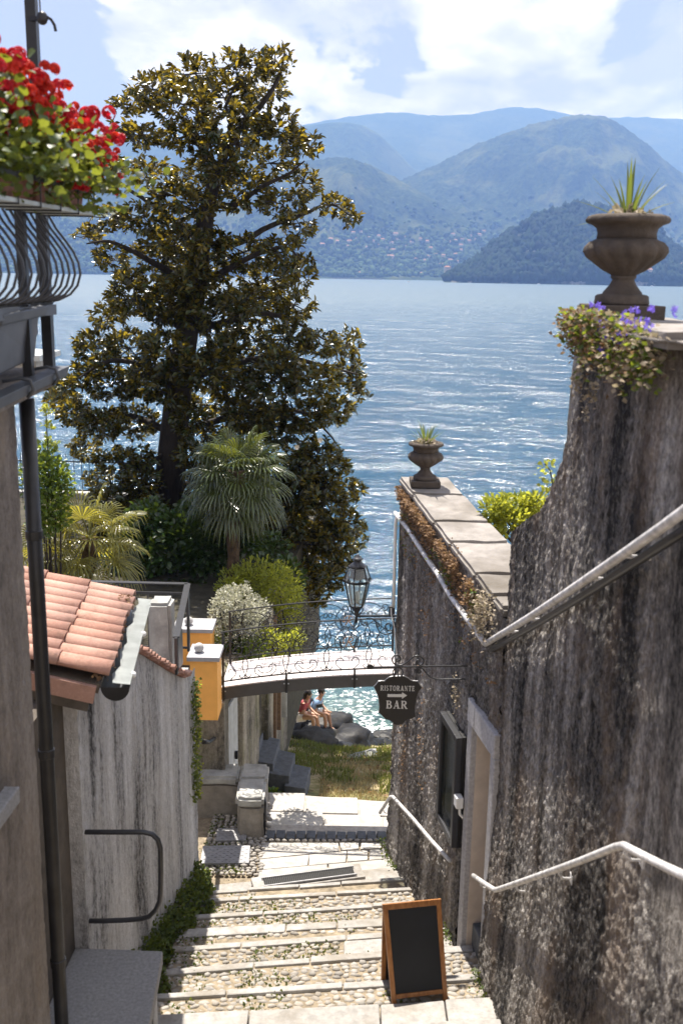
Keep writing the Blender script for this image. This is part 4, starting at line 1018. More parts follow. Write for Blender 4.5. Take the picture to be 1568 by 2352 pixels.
# ------------------------------------------------------------------ urns
URN = [(.205, 0), (.205, .085), (.215, .09), (.165, .095), (.17, .115), (.168, .14), (.155, .15), (.125, .155), (.122, .165), (.105, .185), (.082, .215), (.068, .245), (.075, .25), (.082, .262), (.078, .27), (.085, .277), (.13, .30), (.19, .345), (.235, .38), (.257, .415), (.252, .445), (.225, .475), (.20, .487), (.186, .495), (.182, .53), (.19, .56), (.215, .58), (.245, .59), (.256, .60), (.257, .615), (.245, .632), (.215, .642), (.19, .63), (.17, .60), (.0, .595)]
def urn(name, label, c, s, rot):
    t = thing(name, label, 'urn', c)
    c = np.array(c, float)
    h = .0875 * s; MB().box(c + [0, 0, h / 2], (.43 * s, .43 * s, h), rz=rot).build('plinth', M_urn, t, bevel=.006)
    def lob(q, th, z):
        if 15 < q < 23: return .055 * (abs(math.sin(7 * th + (z - .4) * 4)) - .6) * (1 if q < 22 else .5)
        if 26 < q < 32: return .035 * (abs(math.sin(6 * th)) - .6)
        return 0
    MB().lathe([(.150, .086), (.168, .09), (.174, .10)] + URN[4:15], c, 32, sc=s).build('foot', M_urn, t, smooth=True)
    MB().lathe(URN[14:24], c, 84, lob=lambda q, th, z: .13 * (abs(math.sin(7 * th + (z - .4) * 9)) ** .6 - .75) * (1 if 1 < q < 8 else .2), sc=s).build('bowl', M_urn, t, smooth=True)
    MB().lathe(URN[23:], c, 72, lob=lambda q, th, z: .045 * (abs(math.sin(6 * th)) ** .6 - .7) * (1 if 2 < q < 9 else 0), sc=s).build('rim', M_urn, t, smooth=True)
    MB().lathe([(.19, .585), (.185, .60), (.1, .612), (.001, .615)], c, 20, sc=s).build('soil', M_earth, t)
    return t
UB = (1.685, 6.22, -.232); US = atY(970, 1108, 11.55); US = (US[0] + .02, 11.5, lw_top(11.5) + .10)
urn('stone_urn', 'big weathered stone urn on the tall wall at the right', UB, 0.95, .05)
urn('stone_urn', 'small weathered stone urn at the lake end of the low wall', US, .80, .0)
def blade_plant(name, label, c, s, spec):
    t = thing(name, label, 'plant', c)
    for (az, el, L_, w) in spec:
        n = 6; pts = []; L_ *= s; w *= s
        d = np.array([math.cos(az), math.sin(az), 0]); e = el
        p_ = np.array(c, float) + d * .03 * s; vs = []
        sd = np.array([-d[1], d[0], 0])
        for i in range(n + 1):
            f = i / n; ww = w * (1 - f ** 2.2) * (.75 + .5 * f if f < .4 else 1)
            vs += [p_ - sd * ww, p_ + np.array([0, 0, -ww * .45]), p_ + sd * ww]
            p_ = p_ + (d * math.cos(e) + np.array([0, 0, 1]) * math.sin(e)) * L_ / n; e -= .07
        fs = []
        for i in range(n):
            b = i * 3; fs += [(b, b + 1, b + 4, b + 3), (b + 1, b + 2, b + 5, b + 4)]
        mb = MB(); mb.add(vs, fs); mb.build('blade', M_blade, t, smooth=True)
    P = np.array(c) + rng.normal(0, .055, (150, 3)) * s * [1, 1, .35] + [0, 0, .03 * s]
    leaves('dry_tuft', P, rdirs(150) + [0, 0, .5], rng.uniform(.02, .06, 150) * s, M_dry2, t)
    return t
spec = [(2.9, .55, .33, .011), (3.05, .05, .30, .010), (1.2, 1.45, .40, .014), (2.4, 1.35, .30, .012), (.2, 1.3, .36, .013), (.35, .95, .33, .011), (.05, .6, .29, .011), (-.1, .25, .24, .008), (4.4, 1.4, .38, .014), (5.2, 1.3, .26, .01), (1.9, 1.2, .25, .01), (3.6, 1.0, .2, .008), (5.8, 1.1, .3, .01), (1.57, 1.5, .37, .012)] + [(i * .8, random.uniform(.6, 1.4), random.uniform(.2, .34), .009) for i in range(10)]
blade_plant('spiky_plant', 'spiky green plant with bent blades growing in the big urn', (UB[0], UB[1], UB[2] + .605 * .95), 1.0, spec)
spec = [(.3 + i * .55, random.uniform(.75, 1.45), random.uniform(.24, .34), .014) for i in range(18)]
blade_plant('spiky_plant', 'short tufted green plant growing in the small urn', (US[0], US[1], US[2] + .61 * .8), .95, spec)

# ------------------------------------------------------------------ left: low house with the tiled roof
lh = thing('tiled_house', 'low grey roughcast house with a terracotta tiled roof on the left of the stairs', 'house', (-2.1, 9, -7))
def lh_top(Y): return float(np.interp(Y, [7.0, 8.62, 8.66, 9.2, 9.9, 10.6, 10.95, 11.3], [-2.98, -2.98, -3.42, -3.72, -4.12, -4.5, -4.62, -4.66]))
yg = np.unique(np.concatenate([np.arange(7.0, 8.62, .0165), np.arange(8.62, 8.68, .01), np.arange(8.68, 11.3, .0165), [11.3]]))
face('wall_face', lh, lambda Y, z: LW(Y) + .02 * max(0, -5.8 - z), 7.0, 11.3, lambda y: -7.6, lh_top, .0165, M_wall_l, 1, (0.012, 0.0050), 8.8, ygrid=yg)
mb = MB(); ysb = [7.02, 8.62, 8.66, 9.2, 9.9, 10.6, 10.95, 11.28]
for i in range(len(ysb) - 1):
    a, b_ = ysb[i], ysb[i + 1]; e = .05
    mb.hexa([(LW(a) - .38, a, -7.8), (LW(a) - e, a, -7.8), (LW(b_) - e, b_, -7.8), (LW(b_) - .38, b_, -7.8), (LW(a) - .38, a, lh_top(a)), (LW(a) - e, a, lh_top(a)), (LW(b_) - e, b_, lh_top(b_)), (LW(b_) - .38, b_, lh_top(b_))])
mb.build('wall_core', M_wall_l, lh)
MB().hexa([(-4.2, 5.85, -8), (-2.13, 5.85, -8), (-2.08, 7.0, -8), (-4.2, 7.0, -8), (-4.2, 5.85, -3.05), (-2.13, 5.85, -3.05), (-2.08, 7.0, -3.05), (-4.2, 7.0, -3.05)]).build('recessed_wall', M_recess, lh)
mb = MB(); mb.hexa([(LW(7) - .02, 7.0, -7.8), (LW(7.04), 6.998, -7.8), (LW(7.04), 7.05, -7.8), (LW(7) - .3, 7.05, -7.8), (LW(7) - .3, 7.0, -3.0), (LW(7.04), 6.998, -3.0), (LW(7.04), 7.05, -3.0), (LW(7) - .3, 7.05, -3.0)]); 
MB().box((LW(7) - .16, 7.0, -5.4), (.32, .04, 4.8)).build('wall_end', M_wall_l, lh)
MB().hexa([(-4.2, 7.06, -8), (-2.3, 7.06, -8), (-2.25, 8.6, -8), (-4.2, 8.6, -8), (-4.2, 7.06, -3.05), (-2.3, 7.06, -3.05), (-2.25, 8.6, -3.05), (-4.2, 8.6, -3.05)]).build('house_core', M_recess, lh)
# roof
EX = lambda Y: -1.72 - .108 * (Y - 6.7); EZ, SL = -2.90, .225
RA = math.atan(SL)
def rp(Y, d, h=0.0):   # point on the roof: d metres up the slope from the eave
    return np.array([EX(Y) - d * math.cos(RA) + h * math.sin(RA), Y, EZ + d * math.sin(RA) + h * math.cos(RA)])
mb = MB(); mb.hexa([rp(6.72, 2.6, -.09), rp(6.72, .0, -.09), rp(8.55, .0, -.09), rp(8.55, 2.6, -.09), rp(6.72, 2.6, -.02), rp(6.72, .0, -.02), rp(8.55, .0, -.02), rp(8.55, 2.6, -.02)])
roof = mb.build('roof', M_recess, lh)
tile_me = None
def tile_mesh(r0, r1, L_, th, up=True):
    n = 9; V = []
    for k_, (y_, r) in enumerate(((0, r0), (L_, r1))):
        for rr in (r, r - th):
            for i in range(n + 1):
                a = math.pi * (.04 + .92 * i / n); V.append((rr * math.cos(a), y_, (rr * math.sin(a)) * .88 * (1 if up else -1)))
    m_ = n + 1; F = []
    for i in range(n):
        F += [(i, i + 1, 2 * m_ + i + 1, 2 * m_ + i), (m_ + i, 3 * m_ + i, 3 * m_ + i + 1, m_ + i + 1), (i, m_ + i, m_ + i + 1, i + 1), (2 * m_ + i, 2 * m_ + i + 1, 3 * m_ + i + 1, 3 * m_ + i)]
    F += [(0, 2 * m_, 3 * m_, m_), (n, m_ + n, 3 * m_ + n, 2 * m_ + n)]
    me = bpy.data.meshes.new('roof_tile'); me.from_pydata(V, [], F); me.materials.append(M_tile); me.polygons.foreach_set('use_smooth', [i % 4 < 2 for i in range(len(F) - 2)] + [False, False]); return me
tm, tmc = tile_mesh(.094, .079, .46, .016), tile_mesh(.076, .088, .46, .014, False)
RX = np.array([[0, -math.cos(RA), math.sin(RA)], [1, 0, 0], [0, math.sin(RA), math.cos(RA)]])      # local x -> along Y, local y -> up the slope
TR = np.stack([np.array([0, 1, 0]), np.array([-math.cos(RA), 0, math.sin(RA)]), np.array([math.sin(RA), 0, math.cos(RA)])], 1)
for r_ in range(10):
    Y = 6.81 + r_ * .186
    for c_ in range(6):
        d = -.06 + c_ * .40 - .0
        a = random.gauss(0, .018); J = np.array([[math.cos(a), -math.sin(a), 0], [math.sin(a), math.cos(a), 0], [0, 0, 1]])
        inst('roof_tile', tm, roof, rp(Y + random.uniform(-.008, .008), d + random.uniform(-.015, .015), .052 + random.uniform(0, .006)), TR @ J @ np.array([[1, 0, 0], [0, 1, 0], [0, -.035, 1]]))
        if r_ < 9: inst('channel_tile', tmc, roof, rp(Y + .093, d + .02, .058), TR)
# verge boards and gutter
mb = MB(); mb.hexa([rp(6.68, 2.6, -.16), rp(6.68, .02, -.16), rp(6.72, .02, -.16), rp(6.72, 2.6, -.16), rp(6.68, 2.6, -.03), rp(6.68, .02, -.03), rp(6.72, .02, -.03), rp(6.72, 2.6, -.03)]); mb.build('verge_tile_band', M_tile, lh)
mb = MB(); mb.hexa([rp(6.70, 2.6, -.24), rp(6.70, .05, -.24), rp(6.74, .05, -.24), rp(6.74, 2.6, -.24), rp(6.70, 2.6, -.165), rp(6.70, .05, -.165), rp(6.74, .05, -.165), rp(6.74, 2.6, -.165)]); mb.build('verge_board', M_recess, lh)
gut = []
n = 9
for Y in np.linspace(6.68, 8.60, 14):
    for rr in (.105, .098):
        for i in range(n + 1):
            a = math.pi * i / n; gut.append((EX(Y) + .11 - rr * math.cos(a), Y, EZ - .02 - rr * math.sin(a) + .004 * math.sin(Y * 7)))
F = []; m_ = n + 1
for k_ in range(13):
    for i in range(n):
        b = k_ * 2 * m_
        F += [(b + i, b + i + 1, b + 2 * m_ + i + 1, b + 2 * m_ + i), (b + m_ + i + 1, b + m_ + i, b + 3 * m_ + i, b + 3 * m_ + i + 1)]
mb = MB(); mb.add(gut, F); g_ = mb.build('gutter', M_gutter, lh, smooth=True)
mb = MB(); mb.add([(EX(6.68) + .11 - .105 * math.cos(math.pi * i / 12), 6.678, EZ - .02 - .105 * math.sin(math.pi * i / 12)) for i in range(13)], [tuple(range(13))]); mb.build('gutter_end', M_pipe, g_)
mb = MB()
for k_ in range(12):       # bright flashing strip on the outer lip
    Ya, Yb = 6.68 + k_ * .16, 6.68 + (k_ + 1) * .16; w0 = .125 + .025 * math.sin(k_ * 2.1); w1 = .125 + .025 * math.sin((k_ + 1) * 2.1)
    mb.add([(EX(Ya) + .22, Ya, EZ + .004), (EX(Ya) + .22 - w0, Ya, EZ + .016), (EX(Yb) + .22 - w1, Yb, EZ + .016), (EX(Yb) + .22, Yb, EZ + .004)], [(0, 3, 2, 1), (0, 1, 2, 3)])
mb.build('flashing', M_galv, g_)
for Y in (6.9, 7.75): MB().ball((EX(Y) + .22, Y, EZ - .012), .025, 8, 6).build('gutter_bolt', M_white, g_)
# leaf litter in the gutter, weeds on the roof
P = np.array([(EX(y) - .02 + random.gauss(0, .03), y, EZ + .01 + random.uniform(0, .05)) for y in rng.uniform(6.7, 8.5, 260)])
leaves('gutter_litter', P, rdirs(260), rng.uniform(.02, .05, 260), M_dry, lh)
for (Y, d) in ((8.02, 1.18), (7.25, 1.25), (7.05, 1.2), (8.3, .0)):
    P = np.array([rp(Y + random.gauss(0, .03), d + random.gauss(0, .03), .11) for _ in range(70)]); D = rdirs(70); D[:, 2] = np.abs(D[:, 2])
    leaves('roof_moss', P, D, rng.uniform(.02, .05, 70), M_dry, lh)
# sloping tile coping of the garden wall
tcp = tile_mesh(.055, .05, .20, .012)
for i in range(17):
    Y = 8.72 + i * .135; X = LW(Y); z = lh_top(Y) + .02
    R = np.stack([np.array([0, .93, -.36]), np.array([-1, 0, 0.15]) / 1.011, np.array([0.14, .36, .92])], 1)
    inst('coping_tile', tcp, lh, (X + .07 + random.uniform(-.02, .02), Y, z + .0), R @ np.diag([1.15, 1, 1]))
    inst('coping_tile', tcp, lh, (X + .035, Y + .065, z - .055), R)
    if i % 2 == 0: inst('coping_tile', tcp, lh, (X - .10, Y, z + .03), R @ np.diag([1.2, 1.3, 1]))

# granite slab with the loop rail at the side entrance
sl_ = thing('granite_slab', 'grey granite slab of a side entrance at the left foot of the picture', 'slab', (-1.7, 6.3, -5.4))
MB().hexa([(-2.14, 5.3, -5.42), (-1.28, 5.3, -5.42), (-1.37, 6.95, -5.42), (-2.08, 6.97, -5.42), (-2.14, 5.3, -5.30), (-1.28, 5.3, -5.30), (-1.37, 6.95, -5.30), (-2.08, 6.97, -5.30)]).build('slab_top', M_granite, sl_, bevel=.012)
MB().hexa([(-2.12, 5.3, -6.9), (-1.33, 5.3, -6.9), (-1.42, 6.92, -6.9), (-2.08, 6.92, -6.9), (-2.12, 5.3, -5.422), (-1.33, 5.3, -5.422), (-1.42, 6.92, -5.422), (-2.08, 6.92, -5.422)]).build('side_wall', M_wall_l, sl_)
lr = thing('loop_rail', 'dark rounded loop handrail sticking out of the left wall above the granite slab', 'handrail', (-1.95, 7.03, -5.2))
pts = [(190, 1911), (240, 1911), (300, 1911), (330, 1911), (350, 1916), (363, 1928), (369, 1948), (370, 2000), (369, 2050), (367, 2070), (358, 2090), (343, 2105), (325, 2110), (290, 2113), (240, 2115), (200, 2115)]
MB().tube([atY(u, v, 7.05) for u, v in pts], .0205, 10).build('rail', M_railgrey, lr, smooth=True)

# ------------------------------------------------------------------ left: house with the balcony
hs = thing('balcony_house', 'beige roughcast house at the left edge with a gutter, a downpipe and a bellied balcony', 'house', (-2.2, 5, -6))
HX = lambda Y: -1.90 + .05 * (Y - 5.8)
face('wall_face', hs, lambda Y, z: HX(Y) - .0, 3.6, 5.74, lambda y: -7.0, lambda y: -.72, .02, M_house, 1, (0.008, 0.004), 14.2)
MB().hexa([(-6, 3.0, -7), (HX(3) - .03, 3.0, -7), (HX(5.74) - .03, 5.735, -7), (-6, 5.735, -7), (-6, 3.0, -.72), (HX(3) - .03, 3.0, -.72), (HX(5.74) - .03, 5.735, -.72), (-6, 5.735, -.72)]).build('house_core', M_house, hs)
# window sill at the very left
MB().hexa([(HX(4.6) - .1, 4.6, -3.02), (HX(4.6) + .09, 4.6, -3.02), (HX(5.25) + .09, 5.25, -3.02), (HX(5.25) - .1, 5.25, -3.02), (HX(4.6) - .1, 4.6, -2.92), (HX(4.6) + .09, 4.6, -2.92), (HX(5.25) + .09, 5.25, -2.92), (HX(5.25) - .1, 5.25, -2.92)]).build('window_sill', M_granite, hs, bevel=.01)
pa = atY(106, 1700, 5.86)
pp = MB(); pp.tube([(pa[0], 5.86, z) for z in (-.74, -2, -3.5, -5, -7)], .046, 14); pipe = pp.build('downpipe', M_pipe, hs, smooth=True)
for z in (-1.6, -3.05, -4.6): MB().lathe([(.046, 0), (.053, .005), (.053, .055), (.046, .06)], (pa[0], 5.86, z), 16).build('pipe_collar', M_pipe, pipe)
# gutter along the foot of the terrace
ga, gb = atY(-30, 918, 4.9), atY(141, 840, 5.95)
mb = MB(); d = gb - ga
for k_, (o, z0, z1) in enumerate((((0), -.055, .0),)):
    mb.hexa([ga + [-.03, 0, -.055], ga + [.035, 0, -.06], gb + [.035, 0, -.06], gb + [-.03, 0, -.055], ga + [-.04, 0, .0], ga + [.05, 0, .0], gb + [.05, 0, .0], gb + [-.04, 0, .0]])
mb.build('terrace_gutter', M_gutter, hs, bevel=.004)
mb = MB(); mb.hexa([ga + [-2.5, 0, -.11], ga + [-.03, 0, -.11], gb + [-.03, -.03, -.11], gb + [-2.5, -.03, -.11], ga + [-2.5, 0, -.01], ga + [-.041, 0, -.01], gb + [-.041, -.03, -.01], gb + [-2.5, -.03, -.01]]); mb.build('terrace_slab', M_house, hs)
for f in (.42, .78):
    q = ga + d * f; MB().tube([q + [-.1, 0, .01], q + [.0, 0, .03], q + [.05, 0, .02], q + [.065, 0, -.03], q + [.03, 0, -.075]], .01, 6).build('gutter_hook', M_gutter, hs, smooth=True)
# grey box (planter) hung under the balcony
pA = [atY(-10, 745, 5.2), atY(92, 722, 5.75), atY(82, 822, 5.75), atY(-10, 868, 5.2)]
mb = MB(); pB = [p_ + np.array([-.35, 0, 0]) for p_ in pA]
mb.add(pA + pB, [(0, 3, 2, 1), (4, 5, 6, 7), (0, 1, 5, 4), (1, 2, 6, 5), (2, 3, 7, 6), (3, 0, 4, 7)]); mb.build('planter_box', M_gutter, hs, bevel=.012)
mb = MB(); mb.hexa([pA[0] + [-.36, 0, -.01], pA[0] + [.03, 0, -.01], pA[1] + [.03, .03, -.01], pA[1] + [-.36, .03, -.01], pA[0] + [-.36, 0, .05], pA[0] + [.045, 0, .05], pA[1] + [.045, .03, .05], pA[1] + [-.36, .03, .05]]); mb.build('planter_lip', M_gutter, hs, bevel=.01)
# posts of the terrace
t0 = atY(73, 75, 6.15); t1 = atY(114, 780, 6.15)
ps = MB().box(((t0[0] + t1[0]) / 2, 6.15, (t0[2] + 2.8 + t1[2] - .25) / 2), (.06, .06, t0[2] + 2.8 - t1[2] + .25)).build('terrace_post', M_iron, hs)
t2 = atY(90, 560, 5.9); MB().box((t2[0] - .01, 5.62, .0), (.05, .05, 1.3)).build('terrace_post', M_iron, hs)
# insulator on the post
w = atY(98, 42, 6.1)
MB().bar((t0[0], 6.13, w[2]), (w[0], 6.1, w[2]), .022).build('insulator_arm', M_iron, ps)
MB().ball(w, .035, 10, 7, sq=(.95, .8, 1.05)).build('insulator', M_pipe, ps, smooth=True)
MB().tube([w + [.02, 0, .01], atY(118, 45, 6.1), atY(126, 58, 6.1), atY(129, 72, 6.1)], .009, 6).build('insulator_strap', M_iron, ps)
MB().tube([w + [-.01, 0, .02], w + [-.015, 0, .5], w + [-.01, .0, 2.5]], .005, 5).build('wire', M_gutter, ps)
# bellied railing
BX = lambda Y: -1.74 + .045 * (Y - 6.0)
BZ = -.20
bal = MB(); bal.hexa([(BX(3.4) - .5, 3.4, BZ - .06), (BX(3.4) + .02, 3.4, BZ - .06), (BX(6.05) + .02, 6.05, BZ - .06), (BX(6.05) - .5, 6.05, BZ - .06), (BX(3.4) - .5, 3.4, BZ), (BX(3.4) + .02, 3.4, BZ), (BX(6.05) + .02, 6.05, BZ), (BX(6.05) - .5, 6.05, BZ)])
balc = bal.build('balcony', M_gutter, hs)
belly = [(a_, b_ * .8) for a_, b_ in [(.0, 0.02), (.05, .035), (.115, .075), (.16, .14), (.18, .22), (.172, .30), (.145, .38), (.10, .46), (.05, .54), (.015, .62), (.0, .70), (0, .95)]]
for i in range(25):
    Y = 6.02 - i * .102
    MB().tube([(BX(Y) + a, Y, BZ + b_) for a, b_ in belly], .0075, 6).build('baluster', M_railgrey, balc, smooth=True)
for (a, z, r_) in ((.0, .015, .014), (0, .76, .018)):
    MB().tube([(BX(3.4) + a, 3.4, BZ + z), (BX(6.03) + a, 6.03, BZ + z)], r_, 7).build('balcony_rail', M_iron, balc)
for i in range(14):
    Y = 6.0 - i * .09; MB().box((BX(Y) - .09, Y, BZ - .12), (.014, .014, .12)).build('lower_baluster', M_iron, balc)
# small canopy roof further along the shore, seen between post and planter
cn = thing('shore_canopy', 'pale flat canopy roof seen behind the terrace post on the left', 'canopy', atY(95, 815, 11))
q = atY(98, 812, 11); MB().hexa([q + [-1.2, -.5, -.03], q + [.06, -.3, -.06], q + [.06, .5, -.06], q + [-1.2, .6, -.03], q + [-1.2, -.5, .05], q + [.06, -.3, .0], q + [.06, .5, .0], q + [-1.2, .6, .05]]).build('canopy_roof', M_galv, cn)
MB().hexa([q + [-1.2, -.2, -.36], q + [-.03, -.15, -.36], q + [-.03, .3, -.36], q + [-1.2, .3, -.36], q + [-1.2, -.2, -.062], q + [-.03, -.15, -.062], q + [-.03, .3, -.062], q + [-1.2, .3, -.062]]).build('canopy_beam', M_concrete, cn)
for x in (-1.15, -.55): MB().box(q + [x, .05, -3.4], (.1, .1, 6.06)).build('canopy_post', M_concrete, cn)

# flower troughs in their rack
TX = lambda Y: BX(Y) + .17
rk = thing('trough_rack', 'black iron rack with a metal tray holding flower troughs on the balcony rail', 'rack', (-1.6, 5, .3))
def rackz(Y): return .305 + .008 * (Y - 5.8)
tray = MB(); tray.hexa([(TX(3.4) - .15, 3.4, rackz(3.4)), (TX(3.4) + .12, 3.4, rackz(3.4)), (TX(5.95) + .12, 5.95, rackz(5.95)), (TX(5.95) - .15, 5.95, rackz(5.95)), (TX(3.4) - .15, 3.4, rackz(3.4) + .02), (TX(3.4) + .12, 3.4, rackz(3.4) + .02), (TX(5.95) + .12, 5.95, rackz(5.95) + .02), (TX(5.95) - .15, 5.95, rackz(5.95) + .02)])
tray.build('tray', M_galv, rk)
for o in (.125, -.155):
    MB().bar((TX(3.4) + o, 3.4, rackz(3.4) + .13), (TX(5.97) + o, 5.97, rackz(5.97) + .13), .008, .03).build('rack_rail', M_iron, rk)
for i in range(9):
    Y = 5.95 - i * .30
    MB().tube([(TX(Y) - .155, Y, rackz(Y) + .2), (TX(Y) - .155, Y, rackz(Y) - .004), (TX(Y) + .128, Y, rackz(Y) - .004), (TX(Y) + .128, Y, rackz(Y) + .2), (TX(Y) + .10, Y, rackz(Y) + .21)], .006, 5).build('rack_hoop', M_iron, rk)
for i in range(3):
    ya, yb = 5.90 - i * .80 - .74, 5.90 - i * .80
    lb = ['farthest brown flower trough in the balcony rack, nearest the magnolia', 'middle brown flower trough in the balcony rack', 'nearest brown flower trough in the balcony rack at the picture edge'][i]
    t = thing('flower_trough', lb, 'flower trough', (TX(yb), (ya + yb) / 2, rackz(yb)), 'flower troughs in the balcony rack')
    z0 = rackz(yb) + .022
    def ring(zz, e): return [(TX(ya) - .10 - e, ya - e, zz), (TX(ya) + .07 + e, ya - e, zz), (TX(yb) + .07 + e, yb + e, zz), (TX(yb) - .10 - e, yb + e, zz)]
    mb = MB(); mb.hexa(ring(z0, 0) + ring(z0 + .15, .02)); mb.build('trough', M_troughpot, t, bevel=.008)
    mb = MB(); mb.hexa(ring(z0 + .151, .026) + ring(z0 + .18, .028)); mb.build('trough_rim', M_troughpot, t, bevel=.006)

# geraniums
def blob(n, c, r): return np.array(c) + rng.normal(0, .42, (n, 3)) * r
pet_me = []
for mt in (M_petal, M_petal2):
    for q in range(2):       # a flower head: a ball of five-petalled florets
        bm_ = MB()
        for f in range(24):
            d = rdirs(1)[0]; d[2] = abs(d[2]) * .9 - .15; d /= np.linalg.norm(d); c = d * .034
            x = np.cross(d, [.3, .2, .9]); x /= np.linalg.norm(x); y_ = np.cross(d, x)
            for p_ in range(5):
                a = p_ * 1.2566; e1 = (x * math.cos(a) + y_ * math.sin(a)); e2 = (-x * math.sin(a) + y_ * math.cos(a))
                bm_.add([c, c + e1 * .012 + e2 * .011 + d * .006, c + e1 * .022 + d * .003, c + e1 * .012 - e2 * .011 + d * .006], [(0, 1, 2, 3)])
        me = bpy.data.meshes.new('flower_head'); me.from_pydata(bm_.v, [], bm_.f); me.materials.append(mt); pet_me.append(me)
for i in range(3):
    yb = 5.95 - i * .80; ya = yb - .80; ym = (ya + yb) / 2
    lb = ['red geranium spilling from the farthest trough on the balcony', 'red geranium in the middle trough on the balcony', 'tall red geranium in the nearest trough at the left edge'][i]
    t = thing('geranium', lb, 'flowering plant', (TX(ym), ym, .42), 'geraniums on the balcony')
    top = [.40, .62, .80][i]
    N = 2300; L_ = []
    for _ in range(N):
        y = random.uniform(ya - .03, yb + .06); f = (5.98 - y) / 2.4
        h = .42 + (random.random() ** 1.2) * (.24 + .26 * f)
        x = TX(y) + random.gauss(.02, .10 + .05 * (h < .6)) + .03
        if h < .48: x += .06
        L_.append((x, y, h + (0 if random.random() < .85 else -.12)))
    D = rdirs(N); D[:, 2] = np.abs(D[:, 2]) * .6 + .1
    leaves('foliage', L_, D, rng.uniform(.03, .058, N), M_geranium_leaf, t, LV * [1.1, .9, 1], LT)
    for _ in range([150, 165, 165][i]):
        y = random.uniform(ya, yb + .05); f = (5.98 - y) / 2.4
        h = .55 + (random.random() ** .8) * (.20 + .26 * f) + .03
        if i == 0 and random.random() < .35: h = random.uniform(.42, .6)
        x = TX(y) + random.gauss(.10, .10); s_ = random.uniform(.5, .95)
        inst('flower_head', random.choice(pet_me), t, (x, y, h), rots(1, rdirs(1))[0], s_)
    mb = MB()
    for _ in range(34):
        y = random.uniform(ya, yb); x = TX(y); f = (5.98 - y) / 2.4; h = .45 + random.random() * (.25 + .5 * f)
        mb.tube([(x, y, .40), (x + random.gauss(0, .04), y + random.gauss(0, .03), (h + .4) / 2), (x + random.gauss(.03, .07), y + random.gauss(0, .06), h)], .004, 4)
    kind(mb.build('stems', M_geranium_leaf, t), 'stuff')

# ------------------------------------------------------------------ footbridge
BY0, BY1, BX0, BX1 = 12.85, 13.75, -1.62, .80
def dz(X): return float(np.interp(X, [BX0, BX1], [-5.59, -5.34])) + .045 * (1 - ((X - (BX0 + BX1) / 2) / 1.21) ** 2)
br = thing('footbridge', 'small arched footbridge with scrolled iron railings between the orange pillar and the right wall', 'bridge', ((BX0 + BX1) / 2, 13.3, -5.4))
XS = np.linspace(BX0, BX1, 15)
for (ya, yb, nm) in ((BY0, BY0 + .05, 'girder'), (BY1 - .05, BY1, 'girder')):
    mb = MB()
    for a, b_ in zip(XS[:-1], XS[1:]):
        mb.hexa([(a, ya, dz(a) - .185), (b_, ya, dz(b_) - .185), (b_, yb, dz(b_) - .185), (a, yb, dz(a) - .185), (a, ya, dz(a) - .012), (b_, ya, dz(b_) - .012), (b_, yb, dz(b_) - .012), (a, yb, dz(a) - .012)])
    mb.build(nm, M_girder, br)
mb = MB()
for a, b_ in zip(XS[:-1], XS[1:]):
    mb.hexa([(a, BY0 + .052, dz(a) - .06), (b_, BY0 + .052, dz(b_) - .06), (b_, BY1 - .052, dz(b_) - .06), (a, BY1 - .052, dz(a) - .06), (a, BY0 + .052, dz(a) - .008), (b_, BY0 + .052, dz(b_) - .008), (b_, BY1 - .052, dz(b_) - .008), (a, BY1 - .052, dz(a) - .008)])
deck = mb.build('deck', M_joint, br)
nc, nr = 22, 4
for i in range(nc):
    a, b_ = BX0 + (BX1 - BX0) * i / nc + .003, BX0 + (BX1 - BX0) * (i + 1) / nc - .003
    for j in range(nr):
        ya, yb = BY0 - .012 + (BY1 - BY0 + .02) * j / nr + .003, BY0 - .012 + (BY1 - BY0 + .02) * (j + 1) / nr - .003; s_ = .05
        mb = MB(); mb.hexa([(a, ya, dz(a) - .007), (b_, ya, dz(b_) - .007), (b_, yb, dz(b_) - .007), (a, yb, dz(a) - .007), (a, ya, dz(a) + .006), (b_, ya, dz(b_) + .006), (b_, yb, dz(b_) + .006), (a, yb, dz(a) + .006)])
        mb.build('deck_tile', M_deck, deck)
def arc(c, r, a0, a1, n=12, k=1.0): return [(c[0] + r * math.cos(t), c[1] + r * k * math.sin(t)) for t in np.linspace(math.radians(a0), math.radians(a1), n)]
def spir(c, r0, r1, a0, a1, n=16):
    return [(c[0] + (r0 + (r1 - r0) * f) * math.cos(math.radians(a0 + (a1 - a0) * f)), c[1] + (r0 + (r1 - r0) * f) * math.sin(math.radians(a0 + (a1 - a0) * f))) for f in np.linspace(0, 1, n)]
def scroll_set():
    """line work of one railing in its own plane, x 0..2.4, t 0..0.72"""
    S = []
    for cx in (.30, .86, 1.42, 2.0):
        for m in (-1, 1):
            mm = lambda P, m=m, cx=cx: [(cx + m * (x), y) for x, y in P]
            S.append(mm(spir((.055, .055), .010, .045, 420, 180, 14) + arc((.05, .16), .15, 225, 268, 4)[:0]))
            S.append(mm(spir((.20, .12), .030, .085, 0, 250, 12) + [(.22, .0)]))
            S.append(mm([(0.01, .0)] + arc((.16, .20), .20, 190, 60, 10)))
            S.append(mm(arc((.0, .40), .27, -5, 88, 12)))
            S.append(mm(arc((.0, .33), .20, -20, 80, 10) + spir((.045, .50), .05, .012, 80, 420, 12)))
            S.append(mm(spir((.24, .60), .06, .015, -90, 300, 14)))
            S.append(mm(arc((.30, .42), .19, 110, 220, 10)))
    S.append(arc((1.72, .40), .125, 0, 360, 26)); S.append(arc((1.72, .40), .105, 0, 360, 26))
    for x in (.58, 1.14): S.append(arc((x, .36), .12, 20, 160, 10)); S.append(arc((x, .36), .18, 20, 160, 10)); S.append(arc((x, .16), .11, 200, 340, 9))
    return S
